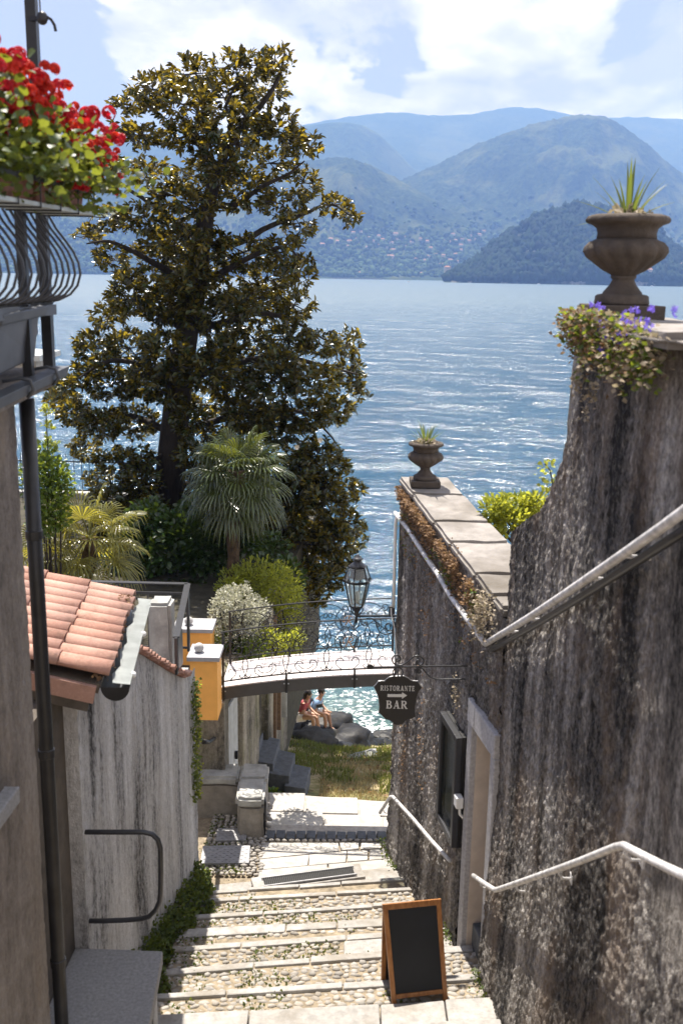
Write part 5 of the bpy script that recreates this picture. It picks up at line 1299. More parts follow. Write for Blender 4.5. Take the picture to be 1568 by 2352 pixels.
RLET = [[(-.045, -.06), (-.02, -.02), (.0, .05), (.015, .075)], [(-.07, .03), (-.06, .07), (-.01, .085), (.05, .08), (.065, .045), (.03, .01), (-.01, .005)], [(.0, .005), (.03, -.03), (.05, -.065), (.075, -.07)], [(-.07, .03), (-.085, .0), (-.06, -.01), (-.05, .01)]]
for (Y, nm, lb) in ((BY0 + .02, 'railing', 'near railing on the landing side'), (BY1 - .02, 'railing', 'far railing on the lake side')):
    top = [(x, Y, dz(x) + .80) for x in XS]; bot = [(x, Y, dz(x) + .075) for x in XS]
    rail = MB()
    def strip(mb, P, w, h):
        vs = [(x, y + sy * w / 2, z + sz * h / 2) for x, y, z in P for sy, sz in ((-1, -1), (1, -1), (1, 1), (-1, 1))]
        mb.add(vs, [(i * 4 + a, i * 4 + (a + 1) % 4, i * 4 + 4 + (a + 1) % 4, i * 4 + 4 + a) for i in range(len(P) - 1) for a in range(4)] + [(3, 2, 1, 0), tuple(len(vs) - 4 + a for a in range(4))]); return mb
    R_ = strip(rail, top, .035, .012).build(nm, M_iron, br, label=lb)
    strip(MB(), bot, .022, .014).build('bottom_bar', M_iron, R_)
    for x in (BX0 + .03, -.72, .22, BX1 - .02):
        full = x in (BX0 + .03, BX1 - .02)
        MB().bar((x, Y - .035, dz(x) - .19), (x, Y - .035, dz(x) + (.80 if full else .075)), .03, .016, up=(0, 1, 0)).build('rail_post', M_iron, R_)
        for o in (-.03, .03): MB().ball((x + o, Y - .05, dz(x) - .05), .011, 6, 4).build('bolt', M_galv, R_)
    for P in scroll_set():
        q = [(BX0 + .03 + x, Y, dz(BX0 + x) + .075 + y) for x, y in P if 0 <= x <= 2.37]
        if len(q) > 3: MB().tube(q, .0062, 5).build('scroll', M_iron, R_, smooth=True)
    for P in RLET:
        P = np.array(P); tt = np.linspace(0, 1, 14); k_ = np.linspace(0, 1, len(P))
        MB().tube([(BX0 + .03 + 1.72 + np.interp(t, k_, P[:, 0]), Y - .01, dz(.1) + .075 + .40 + np.interp(t, k_, P[:, 1])) for t in tt], .0075, 5).build('monogram_stroke', M_bronze, R_, smooth=True)

# orange pillars
for (ux0, ux1, v_top, v_cap, Y, zb, lb) in ((436, 499, 1484, 1512, 12.35, -5.85, 'near orange rendered pillar with a stone ball at the left end of the bridge'), (401, 484, 1424, 1447, 14.1, -5.85, 'far orange rendered pillar with a stone ball behind the near one')):
    a, b_ = atY(ux0, v_cap, Y), atY(ux1, v_cap, Y); w = b_[0] - a[0]; cx = (a[0] + b_[0]) / 2; D = .42
    t = thing('pillar', lb, 'pillar', (cx, Y + D / 2, zb))
    MB().box((cx, Y + D / 2, (a[2] - .03 + zb) / 2), (w, D, a[2] - .03 - zb)).build('shaft', M_orange, t, bevel=.006)
    MB().box((cx, Y + D / 2, a[2] - .0), (w + .07, D + .08, .06)).build('cap', M_cap, t, bevel=.006)
    MB().ball((cx - .08, Y + D / 2 - .05, a[2] + .03 + .062), .066, 18, 12).build('ball', M_ball, t, smooth=True)
MB
# low wall behind the house carrying the guard rail, concrete post
cpz = atY(370, 1378, 11.35)
t = thing('concrete_post', 'weathered square concrete post behind the black guard rail', 'post', (cpz[0], 11.35, -5))
roughbox(MB(), cpz[0] - .135, cpz[0] + .135, 11.22, 11.52, -5.1, cpz[2], .012, 4).build('shaft', M_concrete, t)
t = thing('house_terrace', 'small flat terrace behind the tiled coping of the left house', 'terrace', (-2.6, 10.8, -4.9))
MB().hexa([(-4.5, 8.7, -8), (LW(8.7) - .35, 8.7, -8), (LW(11.2) - .34, 11.2, -8), (-4.5, 12.3, -8), (-4.5, 8.7, -4.98), (LW(8.7) - .35, 8.7, -4.98), (LW(11.2) - .34, 11.2, -4.98), (-4.5, 12.3, -4.98)]).build('terrace_floor', M_cap, t)
gr = thing('guard_rail', 'dark grey flat bar guard rail at the corner of the terrace behind the tiled roof', 'railing', (-1.9, 11, -5))
A, B = atY(431, 1341, 12.05), atY(405, 1466, 10.15); B[2] = A[2]; C = A + np.array([-2.3, .05, .0])
for (p0, p1) in ((A, B), (A, C)): MB().bar(p0 + [0, .0, 0], p1, .075, .014).build('top_bar', M_railgrey, gr)
for (p0, p1) in ((A, B), (A, C)):
    for dz_ in (-.13, -.86):
        if p1 is B and dz_ < -.2: continue
        MB().bar(p0 + [0, 0, dz_], p1 + [0, 0, dz_], .014, .03).build('cross_bar', M_railgrey, gr)
def flatpost(p, L=.9): MB().box((p[0], p[1], p[2] - L / 2), (.03, .07, L)).build('rail_post', M_railgrey, gr)
flatpost(A); flatpost(B, .42); flatpost(C); flatpost((A + C) / 2)
MB().hexa([B + [-.02, 0, -.38], B + [.02, 0, -.38], B + [.02, .3, -.42], B + [-.02, .3, -.42], B + [-.02, 0, -.01], B + [.02, 0, -.01], B + [.02, .3, -.01], B + [-.02, .3, -.01]]).build('side_panel', M_railgrey, gr)
for i in range(1, 9):
    p_ = A + (C - A) * i / 9.0; MB().bar(p_ + [0, 0, -.86], p_ + [0, 0, -.13], .016, .016, up=(0, 1, 0)).build('rod', M_railgrey, gr)
# stretch of the garden fence toward the lake
fz = thing('garden_fence', 'thin dark fence along the lake edge of the garden behind the palms', 'fence', (-4, 25.2, TZ))
for z in (.25, 1.0): MB().tube([(-12, 25.3, TZ + z), (-.7, 24.9, TZ + z)], .018, 5).build('fence_rail', M_iron, fz)
for i in range(58): MB().box((-12 + i * .197, 25.3 - .4 * i / 58, TZ + .6), (.014, .014, 1.2)).build('fence_rod', M_iron, fz)
MB().hexa([(-13, 25.4, TZ - .3), (-.6, 25.0, TZ - .3), (-.6, 25.35, TZ - .3), (-13, 25.75, TZ - .3), (-13, 25.4, TZ + .16), (-.6, 25.0, TZ + .16), (-.6, 25.35, TZ + .16), (-13, 25.75, TZ + .16)]).build('fence_base', M_concrete, fz)

# hanging cable by the corner
t = thing('corner_cable', 'bent black cable and pipe hooked round the corner of the left house by the pillar', 'cable', atY(445, 1650, 11.4))
MB().tube([atY(u, v, 11.42) for u, v in ((440, 1622), (446, 1634), (447, 1652), (443, 1668), (455, 1690), (468, 1704))], .022, 7).build('cable', M_iron, t, smooth=True)
MB().tube([atY(468, 1704, 11.42), atY(480, 1704, 12.2), atY(495, 1694, 13.0), atY(508, 1684, 13.6)], .03, 8).build('pipe', M_pipe, t, smooth=True)

# ------------------------------------------------------------------ lantern on its bracket
def z5(px, py): return ((1350 + px * .3827) / 1.742, (2150 + py * .3827) / 1.742)
LY = 12.25
def lp5(px, py, Y=LY): return atY(*z5(px, py), Y)
lc = lp5(203, 600); k_ = 0.001185
la = thing('street_lantern', 'black six sided lantern with clear glass on a scrolled wall bracket above the bridge', 'street lamp', lp5(600, 820))
def hexr(r, z, n=6, ph=.26): return [np.array([lc[0] + r * math.cos(ph + 2 * math.pi * i / n), LY + r * math.sin(ph + 2 * math.pi * i / n), z]) for i in range(n)]
zz = lambda py: lp5(203, py)[2]
tb, tt_ = hexr(75 * k_, zz(715)), hexr(140 * k_, zz(455)); r1, r2 = hexr(150 * k_, zz(448)), hexr(98 * k_, zz(302))
for i in range(6):
    j = (i + 1) % 6
    MB().bar(tb[i], tt_[i], .016).build('frame_bar', M_iron, la)
    MB().bar(tt_[i], tt_[j], .02, .016).build('frame_bar', M_iron, la); MB().bar(tb[i], tb[j], .014, .014).build('frame_bar', M_iron, la)
    MB().bar(r1[i], r2[i], .014).build('frame_bar', M_iron, la); MB().bar(r1[i], r1[j], .022, .02).build('eave_bar', M_iron, la)
    MB().bar(r2[i], r2[j], .016, .016).build('frame_bar', M_iron, la)
    MB().add([tb[i], tb[j], tt_[j], tt_[i]], [(0, 1, 2, 3)]).build('glass_pane', M_glass, la)
    MB().add([r1[i], r1[j], r2[j], r2[i]], [(0, 1, 2, 3)]).build('glass_pane', M_glass, la)
    MB().ball(r1[i] + [0, 0, .012], .018, 6, 5).build('knob', M_iron, la)
    m_ = (r1[i] + r1[j]) / 2; MB().tube([r1[i] + [0, 0, .02], (r1[i] * .7 + r1[j] * .3) + [0, 0, -.005], m_ + [0, 0, .045], (r1[i] * .3 + r1[j] * .7) + [0, 0, -.005], r1[j] + [0, 0, .02]], .007, 5).build('crest', M_iron, la)
MB().lathe([(.105, 0), (.10, .02), (.06, .05), (.045, .07), (.05, .08), (.066, .09), (.066, .105), (.05, .115), (.03, .13), (.02, .145), (.012, .16)], (lc[0], LY, zz(302)), 16).build('chimney', M_railgrey, la, smooth=True)
MB().lathe([(.055, 0), (.09, .03), (.09, .13), (.07, .15)], (lc[0], LY, zz(448) + .01), 12).build('reflector', M_pipe, la)
MB().lathe([(.006, -.2), (.02, -.17), (.013, -.12), (.03, -.06), (.07, 0)], (lc[0], LY, zz(735)), 10).build('stem', M_iron, la, smooth=True)
MB().lathe([(.012, 0), (.035, .05), (.04, .1), (.03, .15), (.01, .17)], (lc[0], LY, zz(690)), 8).build('bulb', M_galv, la, smooth=True)
for s_ in (-1, 1): MB().tube([lp5(203 + s_ * 62, 720), lp5(203 + s_ * 58, 770), lp5(203 + s_ * 28, 800), lp5(203, 815)], .008, 5).build('fork', M_iron, la)
wq_ = lp5(640, 822)
MB().bar(lp5(200, 822), lp5(660, 818), .028, .022).build('bracket_arm', M_iron, la)
for P in ([(250, 845), (250, 900), (280, 925), (315, 905), (305, 880), (285, 890)], [(300, 850), (360, 850), (400, 880), (440, 905), (430, 935), (405, 925)], [(395, 860), (410, 930), (440, 990), (500, 1015), (560, 1000), (605, 940), (612, 850)], spir((540, 925), 70, 10, -60, 420, 22), [(200, 850), (185, 870), (180, 890), (200, 895), (212, 880)]):
    MB().tube([lp5(a, b_) for a, b_ in P], .0085, 5).build('bracket_scroll', M_iron, la, smooth=True)

# ------------------------------------------------------------------ hanging sign
SY = 8.9
def sp(px, py, Y=SY): return atY(*z5(px, py), Y)
sg = thing('hanging_sign', 'black shield shaped RISTORANTE BAR sign with a white arrow hanging from a scrolled bracket', 'sign', sp(640, 1350))
out = [(380, 1558), (405, 1535), (428, 1503), (455, 1500), (490, 1502), (512, 1480), (545, 1460), (580, 1452), (630, 1450), (690, 1450), (735, 1470), (760, 1492), (785, 1500), (835, 1502), (852, 1535), (880, 1568), (845, 1605), (822, 1680), (810, 1760), (806, 1812), (815, 1868), (780, 1888), (740, 1900), (705, 1915), (672, 1948), (630, 1958), (590, 1950), (572, 1925), (540, 1908), (498, 1895), (470, 1862), (430, 1828), (440, 1780), (432, 1700), (420, 1640), (400, 1600)]
c0 = sp(630, 1700)
poly = [(sp(a, b_)[0] - c0[0], sp(a, b_)[2] - c0[2]) for a, b_ in out]
board = MB().prism(poly[::-1], (c0[0], SY + .012, c0[2]), (1, 0, 0), (0, 0, 1), .022).build('sign_board', M_sign, sg)
ol = [(c0[0] + x, SY + .001, c0[2] + z) for x, z in poly]
MB().tube([p_ for p_ in ol], .0055, 5, closed=True).build('sign_edge', M_edge, board)
# lettering drawn as strokes with serifs
def ringpoly(cx, cy, rx, ry, w, wt, a0, a1, n=14):
    A_ = np.radians(np.linspace(a0, a1, n)); o_ = [(cx + rx * math.cos(a), cy + ry * math.sin(a)) for a in A_]
    i_ = [(cx + (rx - w) * math.cos(a), cy + (ry - wt) * math.sin(a)) for a in A_]
    return [[o_[k], o_[k + 1], i_[k + 1], i_[k]] for k in range(n - 1)]
def R4(x0, y0, x1, y1): return [[(x0, y0), (x1, y0), (x1, y1), (x0, y1)]]
def sline(x0, y0, x1, y1, w): return [[(x0 - w / 2, y0), (x0 + w / 2, y0), (x1 + w / 2, y1), (x1 - w / 2, y1)]]
def glyph(c):
    T, t, s_ = .20, .09, .07
    st = lambda x: R4(x, 0, x + T, 1) + R4(x - .07, 0, x + T + .07, s_) + R4(x - .07, 1 - s_, x + T + .07, 1)
    if c == 'I': return st(.10), .42
    if c == 'T': return R4(.30, 0, .50, 1) + R4(.2, 0, .6, s_) + R4(0, 1 - t, .8, 1) + R4(0, .76, .06, 1) + R4(.74, .76, .8, 1), .84
    if c == 'R': return st(.07) + R4(.2, 1 - t, .45, 1) + R4(.2, .46, .45, .46 + t) + ringpoly(.44, .73, .30, .27, T, t, -90, 90) + sline(.72, 0, .42, .5, .2) + R4(.6, 0, .88, s_), .90
    if c == 'B': return st(.07) + R4(.2, 1 - t, .42, 1) + R4(.2, .50, .45, .50 + t) + R4(.2, 0, .45, t) + ringpoly(.42, .77, .26, .23, T, t, -90, 90) + ringpoly(.45, .29, .32, .29, T, t, -90, 90), .86
    if c == 'A': return sline(.70, 0, .44, 1, .22) + sline(.14, 0, .44, 1, .09) + R4(.22, .28, .62, .28 + t) + R4(0, 0, .28, s_) + R4(.52, 0, .92, s_), .95
    if c == 'O': return ringpoly(.44, .5, .44, .52, T, t, 0, 360, 26), .95
    if c == 'S': return ringpoly(.31, .745, .28, .265, .13, t, 25, 270) + ringpoly(.31, .265, .30, .27, .16, t, -155, 90), .70
    if c == 'N': return R4(.10, 0, .19, 1) + R4(.72, 0, .81, 1) + sline(.76, 0, .18, 1, .2) + R4(0, 0, .29, s_) + R4(0, 1 - s_, .26, 1) + R4(.62, 1 - s_, .91, 1), .98
    if c == 'E': return st(.07) + R4(.2, 1 - t, .68, 1) + R4(.2, .48, .55, .48 + t) + R4(.2, 0, .70, t) + R4(.64, 0, .70, .26) + R4(.62, .74, .68, 1) + R4(.50, .38, .55, .66), .78
def text(s_, px0, px1, py_top, py_bot, gap, sizes=None):
    W = [glyph(c)[1] for c in s_]; tot = sum(W) + gap * (len(s_) - 1); x = 0
    p0, p1 = sp(px0, py_bot), sp(px1, py_top); kx = (p1[0] - p0[0]) / tot; kz = p1[2] - p0[2]
    for c, w in zip(s_, W):
        ps_, _ = glyph(c); mb = MB()
        for i, P in enumerate(ps_):
            if (P[1][0] - P[0][0]) * (P[2][1] - P[0][1]) - (P[1][1] - P[0][1]) * (P[2][0] - P[0][0]) < 0: P = P[::-1]
            mb.prism(P, (p0[0] + x * kx, SY - .0105 - .00012 * i, p0[2]), (kx, 0, 0), (0, 0, kz), .003)
        mb.build('letter', M_letter, board); x += w + gap
text('RISTORANTE', 447, 806, 1549, 1595, .16)
text('BAR', 506, 732, 1704, 1782, .10)
a0, a1 = sp(520, 1665), sp(722, 1630)
def spp(px, py): q = sp(px, py); return (q[0] - c0[0], q[2] - c0[2])
MB().prism([spp(*q) for q in ((520, 1663), (672, 1663), (672, 1682), (724, 1647), (672, 1615), (672, 1634), (520, 1634))], (c0[0], SY - .010, c0[2]), (1, 0, 0), (0, 0, 1), .003).build('arrow', M_letter, board)
# bracket
e0 = np.array(onRF(1062, 1530)); e1 = np.array(onRF(1062, 1557))
MB().bar(sp(370, 1357), (RF(SY) + .03, SY, sp(1320, 1340)[2]), .014, .014).build('bracket_bar', M_railgrey, sg)
MB().prism([(sp(a, b_)[0], sp(a, b_)[2]) for a, b_ in ((298, 1355), (345, 1325), (375, 1345), (375, 1365), (350, 1380))][::-1], (0, SY + .006, 0), (1, 0, 0), (0, 0, 1), .012).build('spear_tip', M_sign, sg)
def curve(P, n=6):
    P = np.array(P, float); t = np.arange(len(P)); tt = np.linspace(0, len(P) - 1, n * (len(P) - 1) + 1)
    o_ = []
    for q in tt:
        i = min(int(q), len(P) - 2); f = q - i; p0, p1, p2, p3 = P[max(i - 1, 0)], P[i], P[i + 1], P[min(i + 2, len(P) - 1)]
        o_.append(.5 * (2 * p1 + (p2 - p0) * f + (2 * p0 - 5 * p1 + 4 * p2 - p3) * f * f + (3 * p1 - p0 - 3 * p2 + p3) * f ** 3))
    return np.array(o_)
for P, r in (([(628, 1275), (610, 1268), (606, 1290), (640, 1292), (655, 1262), (628, 1232), (588, 1240), (570, 1275), (585, 1315), (625, 1335), (680, 1330), (730, 1300), (790, 1250), (840, 1238), (885, 1262), (900, 1300), (875, 1330), (840, 1325), (822, 1300), (838, 1282), (858, 1295)], .008),
             ([(850, 1410), (838, 1395), (850, 1382), (868, 1398), (858, 1418), (830, 1412), (822, 1385), (845, 1365), (880, 1370), (915, 1405), (960, 1455), (1020, 1480), (1100, 1484), (1320, 1480)], .007)):
    C_ = curve([(a, b_) for a, b_ in P]); q = [sp(a, b_) for a, b_ in C_]
    if P[-1][0] == 1320: q[-1] = np.array([RF(SY) + .02, SY, q[-1][2]])
    MB().tube(q, r, 7).build('bracket_scroll', M_railgrey, sg, smooth=True)
MB().tube([sp(630 + 52 * math.cos(a), 1412 + 50 * math.sin(a)) for a in np.linspace(0, 6.2832, 22)[:-1]], .007, 6, closed=True).build('hanging_ring', M_railgrey, sg, smooth=True)
MB().tube([sp(630, 1365), sp(630, 1455)], .006, 6).build('hanger', M_railgrey, sg)

# ------------------------------------------------------------------ A-frame chalkboard
af = thing('chalkboard', 'blank wooden A frame chalkboard standing on the cobbled steps before the doorway', 'chalkboard', (.76, 7.5, -6.1))
def treadz(X, Y):
    for k in range(1, 9):
        if Y < nY(k, X): return ZT[k] + .02
    return lz(Y)
FLb = np.array([.492, 7.34, 0]); FRb = np.array([1.008, 7.46, 0])
for p_ in (FLb, FRb): p_[2] = treadz(*p_[:2]) + .012
FLb = atY(905, 2311, 7.34); FRb = atY(1022, 2297, 7.46); FLb[2] += .0
TL, TR_ = atY(884, 2083, 7.60), atY(1006, 2071, 7.71)
BLb, BRb = atY(879, 2279, 7.86), atY(1000, 2266, 7.98)
nrm = np.cross(TR_ - TL, FLb - TL); nrm /= np.linalg.norm(nrm)
if nrm[1] > 0: nrm = -nrm
def fbar(a, b_, w, th, par): return MB().bar(a, b_, w, th, up=nrm).build(par, M_wood, af, bevel=.003)
fbar(FLb, TL, .042, .024, 'frame_rail'); fbar(FRb, TR_, .042, .024, 'frame_rail')
xr = (TR_ - TL) / np.linalg.norm(TR_ - TL)
fbar(TL - xr * .024, TR_ + xr * .024, .05, .0265, 'frame_rail')
l0, l1 = TL + (FLb - TL) * .905, TR_ + (FRb - TR_) * .905
fbar(l0 + xr * .022, l1 - xr * .022, .038, .022, 'frame_rail')
MB().hexa([l0 + xr * .01 + nrm * .001, l1 - xr * .01 + nrm * .001, l1 - xr * .01 - nrm * .006, l0 + xr * .01 - nrm * .006, TL + xr * .01 + nrm * .001, TR_ - xr * .01 + nrm * .001, TR_ - xr * .01 - nrm * .006, TL + xr * .01 - nrm * .006]).build('board', M_board, af)
fbar(BLb, TL + [0, .03, -.01], .04, .022, 'rear_rail'); fbar(BRb, TR_ + [0, .03, -.01], .04, .022, 'rear_rail')
m0, m1 = TL + (BLb - TL) * .9 + [0, .01, 0], TR_ + (BRb - TR_) * .9 + [0, .01, 0]
fbar(m0, m1, .036, .02, 'rear_rail')
MB().hexa([m0 + [0, 0, 0], m1, m1 + [0, .006, 0], m0 + [0, .006, 0], TL + [0, .03, -.02], TR_ + [0, .03, -.02], TR_ + [0, .036, -.02], TL + [0, .036, -.02]]).build('rear_board', M_board, af)

# ------------------------------------------------------------------ magnolia
MY = 22.4
def mp(u, v, dy=0.0): return atY(u, v, MY + dy)
mg = thing('magnolia_tree', 'tall old magnolia with glossy bronze backed leaves rising in front of the lake', 'tree', mp(380, 1290))
trunk_pts = [(372, 1320, .44), (385, 1180, .34), (400, 1000, .29), (412, 880, .26), (430, 760, .23), (448, 660, .235), (462, 560, .19), (478, 470, .15), (500, 390, .11)]
mb = MB(); mb.tube([mp(u, v) for u, v, r in trunk_pts], [r * 1.1 for *_, r in trunk_pts], 14); mb.build('trunk', M_bark, mg, smooth=True)
BR = []
def limb(pts, r0, r1, dys=None):
    C_ = curve(pts, 5); n = len(C_); dy = np.interp(np.linspace(0, 1, n), np.linspace(0, 1, len(dys)), dys) if dys else np.zeros(n)
    q = [mp(u + random.uniform(-1.5, 1.5), v, d) for (u, v), d in zip(C_, dy)]
    MB().tube(q, np.linspace(r0, r1, n), 7).build('limb', M_bark, mg, smooth=True)
limb([(500, 390), (540, 310), (580, 265), (620, 215), (645, 160), (655, 110)], .10, .02, [0, -.2, .1])
limb([(490, 420), (470, 360), (450, 310), (455, 250), (440, 190)], .09, .02, [0, .3, .6])
limb([(495, 400), (545, 350), (535, 300), (520, 240), (560, 170)], .08, .015, [0, -.5, -.8])
limb([(505, 385), (450, 330), (390, 330), (330, 330), (285, 300)], .05, .012, [0, -.6, -1.2])
limb([(462, 560), (420, 520), (350, 470), (290, 430), (250, 390)], .09, .015, [0, .5, .9])
limb([(478, 470), (540, 470), (600, 430), (660, 400), (700, 370)], .08, .014, [0, -.4, -1])
limb([(462, 560), (540, 560), (620, 520), (700, 490), (760, 470), (815, 505)], .09, .012, [0, .4, .8])
limb([(448, 660), (380, 620), (310, 580), (250, 555), (200, 560)], .10, .014, [0, -.7, -1.2])
limb([(448, 660), (520, 620), (600, 580), (660, 570), (700, 610)], .09, .014, [0, -.8, -1.4])
limb([(430, 760), (360, 720), (300, 690), (240, 690)], .09, .014, [0, .8, 1.4])
limb([(430, 760), (520, 740), (600, 720), (680, 740), (760, 790)], .10, .016, [0, .6, 1.2])
limb([(412, 880), (330, 840), (250, 830), (180, 870)], .10, .016, [0, -.8, -1.5])
limb([(412, 880), (520, 840), (640, 820), (740, 840), (820, 860)], .11, .016, [0, -.6, -1.3])
limb([(400, 1000), (320, 960), (240, 950), (170, 950)], .10, .016, [0, .8, 1.3])
limb([(400, 1000), (380, 1040), (310, 1080), (270, 1120), (250, 1100)], .08, .014, [0, -.4, -.8])
limb([(395, 1060), (365, 1120), (345, 1190), (350, 1250)], .06, .02, [0, -.5, -.8])
limb([(400, 1000), (520, 960), (640, 940), (720, 960), (780, 1030)], .10, .014, [0, .9, 1.6])
limb([(390, 1120), (520, 1100), (640, 1100), (740, 1130), (810, 1130)], .10, .014, [0, .9, 1.7])
limb([(385, 1180), (520, 1180), (640, 1190), (730, 1230), (800, 1240)], .09, .014, [0, .4, .9])
limb([(640, 1190), (700, 1260), (735, 1330), (725, 1385)], .05, .012, [.9, .6, .5])
CL = [(450, 170, 72, 45), (555, 150, 70, 42), (632, 140, 42, 36), (352, 205, 62, 45), (292, 240, 42, 28), (420, 240, 75, 45), (515, 225, 75, 45), (610, 205, 55, 38), (640, 285, 45, 40), (575, 300, 55, 36), (330, 310, 60, 30), (430, 310, 70, 38), (655, 315, 45, 34), (700, 330, 42, 34), (280, 300, 36, 20), (620, 375, 65, 42), (700, 420, 42, 38), (350, 395, 55, 36), (262, 380, 34, 26), (470, 410, 80, 48), (560, 440, 75, 48), (650, 470, 55, 36), (690, 520, 42, 34), (765, 470, 42, 26), (803, 492, 26, 30), (240, 500, 46, 34), (330, 500, 66, 40), (420, 530, 76, 46), (200, 540, 34, 26), (250, 590, 42, 30), (340, 600, 72, 44), (450, 620, 85, 52), (560, 580, 75, 46), (650, 580, 55, 40), (690, 620, 38, 38), (300, 680, 62, 44), (250, 725, 42, 34), (390, 700, 75, 50), (500, 720, 85, 54), (600, 700, 75, 48), (675, 700, 52, 40), (560, 800, 78, 50), (660, 780, 65, 42), (735, 790, 50, 32), (795, 785, 40, 32), (220, 800, 54, 42), (300, 800, 64, 44), (200, 860, 44, 34), (140, 885, 40, 28), (260, 880, 62, 44), (330, 880, 55, 40), (480, 850, 75, 48), (620, 870, 75, 48), (720, 870, 66, 42), (800, 855, 42, 34), (822, 900, 24, 26), (170, 940, 44, 36), (240, 970, 52, 38), (310, 970, 56, 40), (470, 930, 56, 40), (600, 950, 66, 44), (700, 950, 66, 44), (770, 940, 44, 36), (200, 1025, 40, 34), (270, 1060, 55, 34), (228, 1095, 36, 26), (330, 1050, 36, 26), (300, 1130, 52, 34), (345, 1160, 46, 34), (480, 1010, 46, 36), (640, 1050, 56, 40), (730, 1040, 54, 38), (775, 1070, 30, 28), (690, 1130, 66, 44), (760, 1150, 44, 34), (810, 1125, 30, 26), (720, 1210, 56, 40), (800, 1200, 44, 34), (818, 1235, 24, 26), (650, 1215, 56, 40), (740, 1290, 56, 40), (790, 1280, 36, 32), (722, 1365, 34, 34), (745, 1330, 46, 34), (660, 1290, 40, 36), (560, 1010, 60, 36), (540, 890, 60, 40), (380, 800, 60, 44), (400, 450, 60, 36), (370, 560, 50, 36), (610, 640, 60, 40), (560, 1120, 60, 40), (600, 1180, 60, 40), (200, 960, 36, 30), (130, 910, 30, 22)]
FRONT = [(440, 640, 60, 40), (425, 560, 60, 40), (455, 470, 55, 36), (500, 380, 60, 40), (430, 720, 56, 34), (540, 330, 50, 34), (470, 300, 50, 30), (560, 260, 46, 30), (400, 660, 50, 36), (480, 560, 50, 36), (340, 860, 50, 30), (300, 640, 40, 30), (560, 690, 60, 36), (520, 800, 50, 34), (640, 830, 50, 30), (290, 1190, 56, 40), (240, 1150, 44, 34), (330, 1230, 50, 40), (300, 1260, 50, 36), (480, 1090, 50, 40), (460, 1150, 46, 40), (440, 1040, 44, 36), (430, 960, 40, 40), (590, 1240, 50, 40), (330, 1110, 46, 40), (250, 1210, 40, 30), (640, 980, 60, 40), (690, 1080, 60, 44), (660, 1160, 60, 44), (700, 1250, 56, 44), (620, 1100, 50, 40), (750, 1220, 46, 38), (730, 1120, 50, 40), (570, 960, 60, 40), (700, 1320, 40, 34), (770, 1250, 40, 34), (380, 900, 46, 40), (420, 840, 50, 36)]
ROS, RAX = [], []
for iq, (u, v, ru, rv) in enumerate(CL + FRONT):
    dyc = random.uniform(-1.7, 1.5) if iq < len(CL) else random.uniform(-1.6, -.7); area = ru * rv
    twig = []
    for _ in range(int(area / (38 if v < 640 else 27))):
        a = random.uniform(0, 6.283); r = math.sqrt(random.random()) ** .85
        du, dv = ru * r * math.cos(a), rv * r * math.sin(a)
        p_ = mp(u + du, v + dv, dyc + random.gauss(0, .45))
        ax = np.array([du / 60 + random.gauss(0, .45), random.gauss(-.1, .6), -dv / 60 + .35 + random.gauss(0, .35)]); ROS.append(p_); RAX.append(ax / np.linalg.norm(ax))
        twig.append(p_)
    c_ = mp(u, v, dyc)
    if len(twig) > 3:
        mb = MB()
        for p_ in random.sample(twig, min(6, len(twig))):
            mb.tube([c_, (c_ + p_) / 2 + rng.normal(0, .05, 3), p_], [.016, .011, .006], 4)
        kind(mb.build('twigs', M_bark, mg), 'stuff')
ROS, RAX = np.array(ROS), np.array(RAX)
LP, LD, LS = [], [], []
for p_, ax in zip(ROS, RAX):
    x = np.cross(ax, [.1, .3, .9]); x /= np.linalg.norm(x); y_ = np.cross(ax, x)
    n = random.randint(6, 10); ph = random.random() * 6.28
    for i in range(n):
        a = ph + i * 2.4; e = random.uniform(.25, 1.0); d = ax * math.cos(e) + (x * math.cos(a) + y_ * math.sin(a)) * math.sin(e); d[2] -= .12
        LP.append(p_ - ax * .17 * (i / n)); LD.append(d); LS.append(random.uniform(.085, .18))
LP, LD, LS = np.array(LP), np.array(LD), np.array(LS)
print('magnolia leaves', len(LP))
MLV = LV * [.52, 1, 1]
o_ = np.argsort(-LS)[:300]; msk = np.ones(len(LP), bool); msk[o_] = False
ml = npmesh('magnolia_leaf', MLV, LT, M_magleaf)
RR = rots(300, LD[o_], rng.uniform(-1, 1, 300))
for q, R in zip(o_, RR): inst('leaf', ml, mg, LP[q], R, LS[q])
leaves('foliage', LP[msk], LD[msk], LS[msk], M_magleaf, mg, MLV, LT)
for (u, v) in ((682, 1028), (735, 1012), (688, 838)):
    mb = MB(); c_ = mp(u, v, -1.9)
    for i in range(7):
        a = i * .9; d = np.array([math.cos(a) * .7, -.6, math.sin(a) * .7 + .2]); x = np.cross(d, [0, 1, .3]); x /= np.linalg.norm(x)
        mb.add([c_, c_ + d * .05 + x * .028, c_ + d * .085, c_ + d * .05 - x * .028], [(0, 1, 2, 3)])
    mb.build('blossom', M_magflower, mg)

